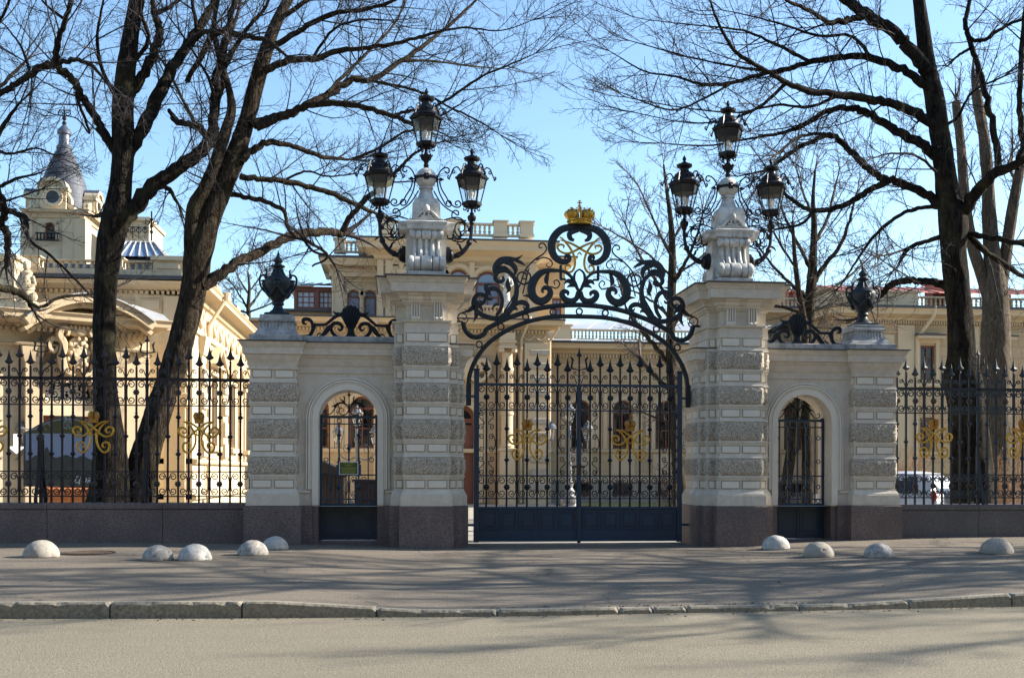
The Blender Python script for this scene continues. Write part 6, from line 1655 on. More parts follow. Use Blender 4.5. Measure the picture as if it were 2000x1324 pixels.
# stone herm on the parapet
fx, fy = X(52, 11.6), 11.6; b = MB(); z0 = Z(590, fy)
b.lathe(fx, fy, [(z0-.3, .34), (z0, .34), (z0+.05, .24), (z0+.3, .22), (z0+.5, .30), (z0+.7, .26), (z0+.9, .18), (z0+1.0, .22), (z0+1.1, .12)], 12); b.ball((fx, fy-.05, z0+1.22), .15, .16, .18, 10, 7)
for s in (-1, 1): b.tube([(fx+s*.22, fy-.05, z0+.85), (fx+s*.34, fy-.12, z0+.6), (fx+s*.15, fy-.25, z0+.5)], [.09, .07, .05], 7); b.ball((fx+s*.3, fy-.1, z0+.2), .14, .14, .16, 8, 5)
b.v = [(fx+(p[0]-fx)*.68, fy+(p[1]-fy)*.68, z0-.3+(p[2]-z0+.3)*.80) for p in b.v]
b.build('stone_herm', 'palace_trim', root)
b = MB(); a = 11.7; b.box(X(-200, a), X(66, a), a, 13.1, Z(640, a), Z(590, a)); b.box(X(-200, a), X(20, a), a+.3, 13.1, Z(590, a), Z(505, a)); b.box(X(-200, a), X(26, a), a+.2, 13.1, Z(505, a), Z(496, a)); b.build('attic', 'palace_light', root)

# tower
ZPX[0] = 126
Yt = 24.0; tx = X(127, Yt+1.1, 450); 
k_ = X(226, Yt, 450)-X(126, Yt, 450); k_ /= 100
hw = 52*k_; zt = Z(412, Yt, 126); zb = Z(560, Yt, 126); yc = Yt+hw
b = MB(); ow = [(tx-hw+.55, tx-.05, Z(470, Yt), Z(446, Yt), True)]
b.wall(tx-hw, tx+hw, zb, zt, Yt, .3, ow, 12); b.box(tx-hw+.005, tx+hw-.005, Yt+.301, Yt+2*hw, zb, zt); b.build('tower_wall', 'palace_light', root)
window(root, *ow[0][:4], Yt, True, 'pane', (1, 1), .07)
b = MB()
b.loft(tx, yc, [(zt-.3, hw, hw), (zt-.28, hw+.05, hw+.05), (zt-.12, hw+.10, hw+.10), (zt-.10, hw+.25, hw+.25), (zt, hw+.30, hw+.30), (zt+.02, hw-.1, hw-.1)])
for s in (-1, 1):
    b.box(tx+s*hw-.28, tx+s*hw+.12, Yt-.12, Yt+.3, zb, zt-.3); b.box(tx+s*hw-.1 if s > 0 else tx-hw-.12, tx+hw+.12 if s > 0 else tx-hw+.1, Yt+.3, Yt+.7, zb, zt-.3)
b.box(tx+.25, tx+.75, Yt-.10, Yt+.02, zb, zt-.3)
archivolt(b, (ow[0][0]+ow[0][1])/2, ow[0][3], (ow[0][1]-ow[0][0])/2+.08, Yt, .12, .08, ow[0][2])
b.build('tower_trim', 'palace_trim', root)
balustrade(root, tx-hw+.3, tx+.2, Yt-.25, Z(474, Yt), Z(458, Yt), [], .3, sp=.11, name='tower_railing', mat='lamp_iron', dy=.06)
b = MB(); r = hw*.98
pr = [(zt+.02, r*1.06), (Z(400, Yt), r*1.04), (Z(385, Yt), r*1.0), (Z(365, Yt), r*.93), (Z(345, Yt), r*.83), (Z(320, Yt), r*.66), (Z(298, Yt), r*.47), (Z(283, Yt), r*.31), (Z(276, Yt), r*.26)]
m, nt, bb = nodes('cone_scale_zinc'); bb.inputs['Roughness'].default_value = .6; bb.inputs['Specular IOR Level'].default_value = .25
v = nt.nodes.new('ShaderNodeTexCoord'); sp_ = nt.nodes.new('ShaderNodeSeparateXYZ'); nt.links.new(v.outputs['Object'], sp_.inputs[0])
at_ = N(nt, 'ShaderNodeMath', operation='ARCTAN2'); nt.links.new(sp_.outputs[1], at_.inputs[0]); nt.links.new(sp_.outputs[0], at_.inputs[1])
cb = nt.nodes.new('ShaderNodeCombineXYZ'); nt.links.new(at_.outputs[0], cb.inputs[0]); nt.links.new(sp_.outputs[2], cb.inputs[1])
br = N(nt, 'ShaderNodeTexBrick', Scale=1.0); br.inputs['Brick Width'].default_value = .26; br.inputs['Row Height'].default_value = .17; br.inputs['Mortar Size'].default_value = .012
br.inputs['Color1'].default_value = (.065, .073, .092, 1); br.inputs['Color2'].default_value = (.082, .092, .112, 1); br.inputs['Mortar'].default_value = (.045, .05, .064, 1)
nt.links.new(cb.outputs[0], br.inputs['Vector']); nt.links.new(br.outputs[0], bb.inputs['Base Color']); bump(nt, bb, br.outputs[1], -.2, .02)
b = MB(); b.lathe(tx, yc, pr, 40); o = b.build('cone_roof', m, root)
for vv in o.data.vertices: vv.co.x -= tx-root.location.x; vv.co.y -= yc-root.location.y
o.location = (tx-root.location.x, yc-root.location.y, 0)
b = MB(); b.lathe(tx, yc, [(Z(278, Yt), r*.30), (Z(274, Yt), r*.32), (Z(271, Yt), r*.25), (Z(266, Yt), r*.22), (Z(250, Yt), r*.21), (Z(248, Yt), r*.27), (Z(243, Yt), r*.28), (Z(238, Yt), r*.22), (Z(233, Yt), r*.12), (Z(228, Yt), r*.04)], 20); b.build('roof_lantern', 'slateroof', root)
b = MB(); b.tube([(tx, yc, Z(230, Yt)), (tx, yc, Z(192, Yt))], .035, 6)
for py in (226, 216): b.ball((tx, yc, Z(py, Yt)), .09, n=8, m=5)
for s in (-1, 1):
    for kk in (0, 1): b.tube([(p[0], p[1] if kk == 0 else p[1], p[2]) for p in [(tx+s*q[0], yc+ (0 if kk == 0 else 0), Z(206, Yt)+q[1]) for q in spiral(.12, 0, .02, .12, 0, 420, 14)]], .02, 4)
b.tube([(tx-.2, yc, Z(200, Yt)), (tx+.2, yc, Z(200, Yt))], .025, 5); b.build('spire_finial', 'lamp_iron', root)
def dormer(cx, yf, w, oc, pz=366):
    b = MB(); z0, z1 = zt+.05, Z(pz, Yt)
    b.box(cx-w/2, cx+w/2, yf, yf+1.3, z0, z1); 
    n = 14; b.prism([(cx+w*.46*math.cos(PI*k/n), z1+w*.30*math.sin(PI*k/n)) for k in range(n+1)], yf+.02, yf+1.3)
    b.box(cx-w/2-.1, cx+w/2+.1, yf-.1, yf+1.3, z1-.06, z1+.06)
    b.ribbon([(cx+w*.5*math.cos(PI*k/n), z1+.06+w*.33*math.sin(PI*k/n)) for k in range(n+1)], .13, yf+.1, .5, False)
    for s in (-1, 1): b.stroke([(cx+s*w*.5, z1-.1, .1), (cx+s*w*.62, (z0+z1)/2, .16), (cx+s*w*.60, z0+.15, .2), (cx+s*w*.8, z0+.08, .12)], yf+.25, .3)
    if oc: b.ribbon([(cx+.30*math.cos(2*PI*k/20), (z0+z1)/2+.05+.30*math.sin(2*PI*k/20)) for k in range(21)], .12, yf-.03, .12, False)
    o = b.build('dormer', 'palace_light', root)
    if oc:
        b = MB(); b.prism([(cx+.26*math.cos(2*PI*k/20), (z0+z1)/2+.05+.26*math.sin(2*PI*k/20)) for k in range(20)], yf-.02, yf+.1); b.build('oculus', 'pane', o)
    b = MB(); b.ribbon([(cx+w*.5*math.cos(PI*k/14), z1+.15+w*.33*math.sin(PI*k/14)) for k in range(15)], .03, yf+.6, 1.5, False); b.build('dormer_roof', 'slateroof', o)
dormer(X(104, Yt), Yt-.1, 50*k_, True, 371)
frame(tx+hw+.1, yc, 90); dormer(0, -.15, 40*k_, True, 380); frame()
frame(tx-hw-.1, yc, -90); dormer(0, -.15, 40*k_, True, 380); frame()
ZPX[0] = 270
# attic house, glass lantern roof and weather vane beside the tower
Yg = 21.0
b = MB(); b.box(X(196, Yg), X(352, Yg), Yg, 26, 5, Z(506, Yg)); b.box(X(-60, Yg), X(200, Yg), Yg+2, 26, 5, Z(498, Yg)); b.build('roof', 'slateroof', root)
b = MB(); xa, xb, xc_, xd = X(205, Yg), X(328, Yg), X(228, Yg), X(292, Yg); za, zb_ = Z(505, Yg), Z(466, Yg)
v = [(xa, Yg-.4, za), (xb, Yg-.4, za), (xb, Yg+2.4, za), (xa, Yg+2.4, za), (xc_, Yg+.7, zb_), (xd, Yg+.7, zb_), (xd, Yg+1.5, zb_), (xc_, Yg+1.5, zb_)]
b.add(v, [(0, 1, 5, 4), (1, 2, 6, 5), (2, 3, 7, 6), (3, 0, 4, 7), (4, 5, 6, 7)]); sky = b.build('glass_roof', 'pane_sky', root)
b = MB()
for k in range(8):
    t = k/7; b.tube([(xa+(xb-xa)*t, Yg-.43, za), (xc_+(xd-xc_)*t, Yg+.67, zb_+.02)], .035, 4)
for k in range(5):
    t = k/4; b.tube([(xb+.03, Yg-.4+2.8*t, za), (xd+.03, Yg+.7+.8*t, zb_)], .035, 4)
b.tube([(xc_, Yg+.68, zb_), (xd, Yg+.68, zb_)], .05, 4); b.build('glazing_bar', 'greystone', sky)
Yh = 25.0
b = MB(); b.box(X(238, Yh), X(290, Yh), Yh, Yh+2.5, 6, Z(432, Yh)); b.box(X(234, Yh), X(294, Yh), Yh-.15, Yh+2.7, Z(432, Yh), Z(425, Yh)); b.build('attic_house', 'palace_light', root)
b = MB()
for k in range(4): x = X(246+12*k, Yh-.2); b.ribbon([(x+.09*math.cos(2*PI*q/12), Z(452, Yh)+.09*math.sin(2*PI*q/12)) for q in range(13)], .03, Yh-.2, .03, False); b.tube([(x, Yh-.2, Z(468, Yh)), (x, Yh-.2, Z(440, Yh))], .015, 4)
b.tube([(X(240, Yh), Yh-.2, Z(446, Yh)), (X(290, Yh), Yh-.2, Z(446, Yh))], .018, 4); b.build('roof_railing', 'lamp_iron', root)
b = MB(); x = X(295, Yg+1); z0, z1 = Z(470, Yg+1), Z(412, Yg+1); b.tube([(x, Yg+1, z0), (x, Yg+1, z1)], .03, 5)
for q in (.3, .5, .72): b.ball((x, Yg+1, z0+(z1-z0)*q), .07, n=7, m=5)
for s in (-1, 1): b.tube([(x+s*p[0], Yg+1, z0+(z1-z0)*.62+p[1]) for p in spiral(.13, 0, .02, .11, 0, 420, 12)], .018, 4)
b.build('weather_vane', 'lamp_iron', root)
# ---------------------------------------------------------------- unseen houses, added across the street to close off the low sky
# in front of the gate and stand in its window panes
for k, (x0, x1, h, col) in enumerate([(-46, -17, 15.5, 'palace'), (-16.6, 14, 17.5, 'palace_grey'), (14.4, 48, 16, 'palace_trim')]):
    yf = -33.0
    root = thing('unseen_house', ('cream', 'grey', 'pale')[k]+' four-storey town house, unseen, added across the street to block low sky', 'house', ((x0+x1)/2, yf, 0), 'unseen houses added across the street')
    b = MB(); b.box(x0, x1, yf-12, yf, -.2, h); b.build('wall', col, root)
    b = MB(); b.box(x0-.1, x1+.1, yf-12, yf+.5, h, h+.5); b.box(x0, x1, yf, yf+.15, 4.3, 4.6)
    b.build('cornice', 'palace_trim', root)
    b = MB(); b.prism_yz([(yf+.3, h+.5), (yf-12, h+.5), (yf-6, h+3)], x0, x1); b.build('roof', 'slateroof', root)
    n = int((x1-x0)/3); 
    for fl in range(4):
        for i in range(n):
            x = x0+(i+.5)*(x1-x0)/n; z = 1.2+fl*3.7
            b = MB(); b.box(x-.6, x+.6, yf-.05, yf+.04, z, z+2.1, .01); b.build('window', 'pane', root)
# ================================================================ bare trees
def tube_mesh(chains, n, name, mat, parent, rough=0.0, smooth=True, seed=0):
    """chains: list of (points [(x,y,z)], radii); one mesh of tapering tubes, built with numpy"""
    off = origin(parent) if parent is not None else Vector((0, 0, 0))
    by = {}
    for P, R in chains: by.setdefault(len(P), []).append((P, R))
    V = []; F = []; base = 0
    ang = np.arange(n)*2*np.pi/n
    for m, L in by.items():
        P = np.array([c[0] for c in L], dtype=np.float64); R = np.array([c[1] for c in L], dtype=np.float64)
        T = np.empty_like(P); T[:, 1:-1] = P[:, 2:]-P[:, :-2]; T[:, 0] = P[:, 1]-P[:, 0]; T[:, -1] = P[:, -1]-P[:, -2]
        T /= np.maximum(np.linalg.norm(T, axis=2, keepdims=True), 1e-9)
        ref = np.zeros_like(T[:, 0]); pick = np.abs(T[:, 0, 1]) < .9; ref[pick, 1] = 1; ref[~pick, 0] = 1
        U = np.empty_like(P); u = np.cross(T[:, 0], ref)
        for i in range(m):
            u = u-T[:, i]*np.sum(u*T[:, i], axis=1, keepdims=True); u /= np.maximum(np.linalg.norm(u, axis=1, keepdims=True), 1e-9); U[:, i] = u
        W = np.cross(T, U)
        ring = U[:, :, None, :]*np.cos(ang)[None, None, :, None]+W[:, :, None, :]*np.sin(ang)[None, None, :, None]
        RR = np.repeat(R[:, :, None], n, axis=2)
        if rough:
            for c in range(P.shape[0]):
                for i in range(m):
                    for k in range(n):
                        q = P[c, i]+ring[c, i, k]*R[c, i]
                        RR[c, i, k] *= 1+rough*(noise.noise(Vector((q[0]*3.1+seed, q[1]*3.1, q[2]*1.3)))+.55*noise.noise(Vector((q[0]*9+seed, q[1]*9, q[2]*2.2)))+.35*math.sin(k*2*PI/n*5+3*noise.noise(Vector((0, seed, q[2]*1.5))))+(.55*noise.noise(Vector((q[0]*26, q[1]*26+seed, q[2]*2.6))) if n > 30 else 0))
        vv = P[:, :, None, :]+ring*RR[..., None]
        V.append(vv.reshape(-1, 3)-np.array(off))
        c = P.shape[0]
        idx = base+np.arange(c*m*n).reshape(c, m, n)
        a = idx[:, :-1, :]; b_ = idx[:, 1:, :]
        F.append(np.stack([a, np.roll(a, -1, axis=2), np.roll(b_, -1, axis=2), b_], axis=-1).reshape(-1, 4))
        base += c*m*n
    V = np.concatenate(V); F = np.concatenate(F)
    me = D.meshes.new(name); me.vertices.add(len(V)); me.vertices.foreach_set('co', V.astype(np.float32).ravel())
    me.loops.add(F.size); me.loops.foreach_set('vertex_index', F.ravel().astype(np.int32))
    me.polygons.add(len(F)); me.polygons.foreach_set('loop_start', np.arange(0, F.size, 4, dtype=np.int32)); me.polygons.foreach_set('loop_total', np.full(len(F), 4, dtype=np.int32))
    me.polygons.foreach_set('use_smooth', np.ones(len(F), dtype=bool)); me.update(calc_edges=True)
    me.materials.append(M[mat]); o = D.objects.new(name, me); COL.objects.link(o)
    if parent is not None: o.parent = parent
    return o

def vnorm(v):
    L = math.sqrt(v[0]*v[0]+v[1]*v[1]+v[2]*v[2]) or 1
    return (v[0]/L, v[1]/L, v[2]/L)
class Grow:
    """side branches, branchlets and twigs along given limbs"""
    def __init__(self, seed, up=.18, twist=.35, dens=1.0, l1=(.7, 2.0), l2=.42, l3=.36, rmin=.0032, flat=.7):
        self.r = random.Random(seed); self.up = up; self.tw = twist; self.dens = dens; self.l1 = l1; self.l2 = l2; self.l3 = l3; self.rmin = rmin; self.flat = flat
        self.out = {4: [], 3: []}
    def chain(self, p, d, L, r0, r1, nseg, bend):
        R = self.r; P = [p]; rad = [r0]; st = L/nseg
        kx, ky, kz = R.gauss(0, bend), R.gauss(0, bend), R.gauss(0, bend)+self.up
        for i in range(nseg):
            d = vnorm((d[0]+(kx+R.gauss(0, self.tw))/nseg, d[1]+(ky+R.gauss(0, self.tw))/nseg, d[2]+(kz+R.gauss(0, self.tw))/nseg))
            p = (p[0]+d[0]*st, p[1]+d[1]*st, p[2]+d[2]*st); P.append(p); rad.append(r0+(r1-r0)*(i+1)/nseg)
        return P, rad
    def side(self, t, ang):
        R = self.r; a = R.gauss(0, 1), R.gauss(0, 1)*self.flat, R.gauss(0, 1)
        dp = a[0]*t[0]+a[1]*t[1]+a[2]*t[2]; a = vnorm((a[0]-dp*t[0], a[1]-dp*t[1], a[2]-dp*t[2]))
        c, s = math.cos(ang), math.sin(ang); return vnorm((t[0]*c+a[0]*s, t[1]*c+a[1]*s, t[2]*c+a[2]*s))
    def along(self, P, s0, step, fn):
        acc = 0; tot = sum(math.dist(a, b) for a, b in zip(P, P[1:])); nxt = s0*tot+self.r.random()*step
        for a, b in zip(P, P[1:]):
            L = math.dist(a, b)
            while nxt < acc+L:
                t = (nxt-acc)/max(L, 1e-6); fn((a[0]+(b[0]-a[0])*t, a[1]+(b[1]-a[1])*t, a[2]+(b[2]-a[2])*t), vnorm((b[0]-a[0], b[1]-a[1], b[2]-a[2])), nxt/tot)
                nxt += step*self.r.uniform(.6, 1.4)
            acc += L
    def limb(self, P, Rr, s0=.12, tip=True, scale=1.0, step=.30):
        R = self.r; tot = sum(math.dist(a, b) for a, b in zip(P, P[1:]))
        def one(p, t, s):
            if R.random() > self.dens: return
            rl = Rr[min(int(s*(len(Rr)-1)), len(Rr)-1)]
            L = R.uniform(*self.l1)*scale*(1.05-.45*s)*(.7+.5*R.random())
            self.first(p, self.side(t, R.uniform(.5, 1.15)), L, min(rl*.5, .005+.0075*L))
        self.along(P, s0, step, one)
        if tip:
            a, b = P[-2], P[-1]; t = vnorm((b[0]-a[0], b[1]-a[1], b[2]-a[2]))
            for k in range(3): self.first(b, self.side(t, R.uniform(.05, .5)), R.uniform(*self.l1)*scale*.9, max(Rr[-1]*.8, .009))
    def first(self, p, d, L, r):
        R = self.r; n = 6; P, rad = self.chain(p, d, L, r, self.rmin*1.3, n, .35); self.out[4].append((P, rad))
        self.along(P, .12, .115/max(.5, self.dens), lambda q, t, s: self.second(q, self.side(t, R.uniform(.5, 1.0)), max(.18, L*self.l2*R.uniform(.5, 1.15)*(1.15-.6*s))))
    def second(self, p, d, L):
        R = self.r; P, rad = self.chain(p, d, L, self.rmin*1.35, self.rmin, 4, .45); self.out[3].append((P, rad))
        self.along(P, .15, .08, lambda q, t, s: self.third(q, self.side(t, R.uniform(.5, 1.0)), max(.08, L*self.l3*R.uniform(.5, 1.3))))
    def third(self, p, d, L):
        P, rad = self.chain(p, d, L, self.rmin*.95, self.rmin*.6, 2, .4); self.out[3].append((P, rad))
    def build(self, parent, mat='twig'):
        ch = [c for c in self.out[4]]
        a = tube_mesh(ch, 4, 'branches', mat, parent) if ch else None
        b = tube_mesh(self.out[3], 3, 'twigs', mat, parent) if self.out[3] else None
        return a, b

def trace(pts, Y, drift=0.0, sub=5, rs=None, y0=0.0):
    """pixel polyline with widths -> smoothed 3-D centre line and radii; drift bends it out of its plane with distance"""
    n = len(pts); tot = [0]
    for a, b in zip(pts, pts[1:]): tot.append(tot[-1]+math.hypot(b[0]-a[0], b[1]-a[1]))
    Q = []
    for (px, py, w), s in zip(pts, tot):
        u = s/max(tot[-1], 1); y = Y+y0+drift*(u**1.3)
        p = at(px, py, y); d = (y-CAM[1]); Q.append((p.x, p.y, p.z, w/2/FOC*d/math.cos(YAW)*1.0))
    C = catmull(Q, sub)
    if rs:
        for i in range(1, len(C)-1):
            k = min(.35*C[i][3], .03); C[i] = (C[i][0]+rs.gauss(0, k*.5), C[i][1]+rs.gauss(0, k*.5), C[i][2]+rs.gauss(0, k*.5), C[i][3]*rs.uniform(.93, 1.08))
    return [c[:3] for c in C], [max(c[3], .004) for c in C]

def tree(name, label, cat, Y, trunks, limbs, seed, bark_='bark', twig='twig', group=None, gro=None, trunk_twigs=False, n=40, steps=.205, rough=.10):
    rs = random.Random(seed); px, py, _ = trunks[0][0]; b = at(px, py, Y)
    root = thing(name, label, cat, (b.x, Y, court_z(b.x, Y)), group)
    g = Grow(seed+1, **(gro or {}))
    for k, T in enumerate(trunks):
        P, R = trace(T, Y, rs.uniform(-.3, .3)+(0 if k == 0 else rs.choice((-1, 1))*.5), 16, None)
        if k == 0 or True:
            R = [r*(.80 if name == 'pollarded_tree' else .88) for r in R]
            if R[-1] < .1: R[-1] = R[-2]*.4
            tube_mesh([(P, R)], n, 'trunk', bark_, root, rough*.8, seed=seed+k)
        if trunk_twigs: g.limb(P, R, .35, k > 0 or True, .8, steps*1.2)
    for k, T in enumerate(limbs):
        dr = rs.uniform(-2.2, 2.2)
        if max(q[1] for q in T[1:]) > 520: dr = abs(dr)          # low limbs keep behind the wall
        P, R = trace(T, Y, dr, 6, rs)
        R = [max(r*.86, .008) for r in R]
        tube_mesh([(P, R)], 9, 'limb', bark_, root, .06, seed=seed+7*k)
        g.limb(P, R, .16, True, 1.0, steps)
    g.build(root, twig)
    return root, g

# twin trees on the left
tree('leafless_tree', 'dark upright leafless linden behind the left fence, left one of the twin trees', 'tree', 2.6,
     [[(208, 1030, 105), (212, 985, 92), (216, 930, 76), (214, 860, 62), (208, 790, 52), (204, 700, 47), (205, 610, 47), (208, 540, 48), (216, 470, 54), (228, 425, 58), (234, 380, 47), (240, 320, 44), (241, 260, 46), (240, 200, 44), (246, 140, 40), (256, 70, 34), (268, 0, 30), (278, -80, 24), (285, -190, 12)]],
     [[(232, 445, 30), (262, 405, 36), (300, 365, 32), (345, 332, 30), (388, 300, 28), (412, 268, 26), (417, 210, 19), (428, 130, 17), (445, 60, 15), (460, -10, 12), (475, -110, 7)],
      [(250, 300, 30), (285, 240, 30), (315, 175, 27), (345, 120, 24), (385, 60, 20), (420, 0, 15), (450, -90, 8)],
      [(232, 300, 22), (205, 265, 20), (185, 225, 18), (160, 190, 18), (142, 155, 16), (112, 128, 16), (112, 90, 13), (128, 40, 11), (140, -20, 9), (150, -110, 4)],
      [(112, 128, 15), (88, 128, 16), (60, 145, 14), (30, 165, 13), (0, 183, 12), (-60, 225, 8)],
      [(118, 122, 12), (150, 118, 9), (180, 130, 8), (208, 162, 5)],
      [(250, 190, 24), (275, 155, 22), (297, 110, 20), (312, 62, 18), (300, 25, 14), (298, -40, 9)],
      [(365, 90, 14), (395, 65, 11), (440, 62, 8)], [(300, 30, 10), (330, 15, 9), (380, -25, 6)],
      [(330, 215, 8), (345, 235, 14), (372, 245, 13), (392, 248, 12), (402, 270, 8)],
      [(215, 430, 14), (200, 420, 12), (185, 423, 7)], [(305, 358, 12), (330, 370, 10), (348, 398, 6)], [(150, 190, 7), (175, 260, 5), (150, 232, 3), (110, 225, 2)],
      [(242, 210, 12), (205, 150, 9), (190, 80, 7), (200, 10, 5), (215, -60, 3)], [(246, 140, 12), (290, 80, 9), (275, 20, 7), (280, -60, 4)],
      [(420, 190, 8), (400, 140, 6), (350, 60, 4)], [(385, 60, 9), (375, 0, 7), (355, -70, 4)], [(128, 40, 7), (90, 10, 5), (60, -30, 3)],
      [(60, 145, 7), (40, 90, 5), (10, 50, 3)], [(140, -20, 6), (190, -60, 4), (230, -120, 3)]], 11, gro=dict(dens=.95))
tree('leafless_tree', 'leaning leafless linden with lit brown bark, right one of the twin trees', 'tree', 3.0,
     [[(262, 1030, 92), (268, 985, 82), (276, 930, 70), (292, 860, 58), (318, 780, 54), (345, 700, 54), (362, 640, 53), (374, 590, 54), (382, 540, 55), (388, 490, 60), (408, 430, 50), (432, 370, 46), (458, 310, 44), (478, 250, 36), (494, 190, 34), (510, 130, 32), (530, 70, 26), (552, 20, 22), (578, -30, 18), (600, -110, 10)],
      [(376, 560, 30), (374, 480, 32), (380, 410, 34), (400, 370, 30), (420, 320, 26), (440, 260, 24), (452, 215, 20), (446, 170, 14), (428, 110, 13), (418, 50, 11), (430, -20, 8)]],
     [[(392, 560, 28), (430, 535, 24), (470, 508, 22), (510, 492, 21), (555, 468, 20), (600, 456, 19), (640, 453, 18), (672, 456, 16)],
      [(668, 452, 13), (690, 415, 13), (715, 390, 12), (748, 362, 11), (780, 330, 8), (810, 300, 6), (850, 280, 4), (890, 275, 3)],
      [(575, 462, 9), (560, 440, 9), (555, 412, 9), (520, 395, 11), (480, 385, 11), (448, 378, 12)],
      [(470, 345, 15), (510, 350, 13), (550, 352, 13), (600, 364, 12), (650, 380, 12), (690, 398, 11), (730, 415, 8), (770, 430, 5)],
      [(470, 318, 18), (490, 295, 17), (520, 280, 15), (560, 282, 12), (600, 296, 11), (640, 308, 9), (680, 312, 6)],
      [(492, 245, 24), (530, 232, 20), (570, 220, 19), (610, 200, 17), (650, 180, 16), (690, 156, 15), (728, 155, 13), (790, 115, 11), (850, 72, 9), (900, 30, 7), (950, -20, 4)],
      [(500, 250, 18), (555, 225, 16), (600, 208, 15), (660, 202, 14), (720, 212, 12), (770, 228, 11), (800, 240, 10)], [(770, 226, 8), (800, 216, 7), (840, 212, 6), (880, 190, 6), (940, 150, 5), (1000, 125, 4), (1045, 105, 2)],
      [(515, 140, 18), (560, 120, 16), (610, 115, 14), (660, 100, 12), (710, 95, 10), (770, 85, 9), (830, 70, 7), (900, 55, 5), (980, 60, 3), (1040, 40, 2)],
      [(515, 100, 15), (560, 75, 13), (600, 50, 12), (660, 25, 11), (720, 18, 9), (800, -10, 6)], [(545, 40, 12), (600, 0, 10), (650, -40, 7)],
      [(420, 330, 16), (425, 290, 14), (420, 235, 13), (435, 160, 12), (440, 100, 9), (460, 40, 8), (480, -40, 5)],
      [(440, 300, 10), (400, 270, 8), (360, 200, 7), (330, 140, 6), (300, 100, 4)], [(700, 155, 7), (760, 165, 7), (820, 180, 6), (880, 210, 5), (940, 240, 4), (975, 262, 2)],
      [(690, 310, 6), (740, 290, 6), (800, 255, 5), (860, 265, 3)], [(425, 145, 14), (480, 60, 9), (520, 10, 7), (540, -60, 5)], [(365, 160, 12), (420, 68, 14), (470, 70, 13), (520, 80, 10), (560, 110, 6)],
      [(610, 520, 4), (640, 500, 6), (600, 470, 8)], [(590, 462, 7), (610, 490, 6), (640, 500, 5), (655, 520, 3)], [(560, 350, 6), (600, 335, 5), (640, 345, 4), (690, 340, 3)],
      [(640, 180, 8), (700, 120, 7), (760, 60, 6), (790, 10, 4)], [(610, 115, 7), (650, 60, 6), (700, 40, 5), (760, 40, 3)], [(790, 118, 6), (850, 120, 5), (920, 130, 4), (990, 135, 2)]], 23, bark_='bark_brown', gro=dict(dens=1.0))
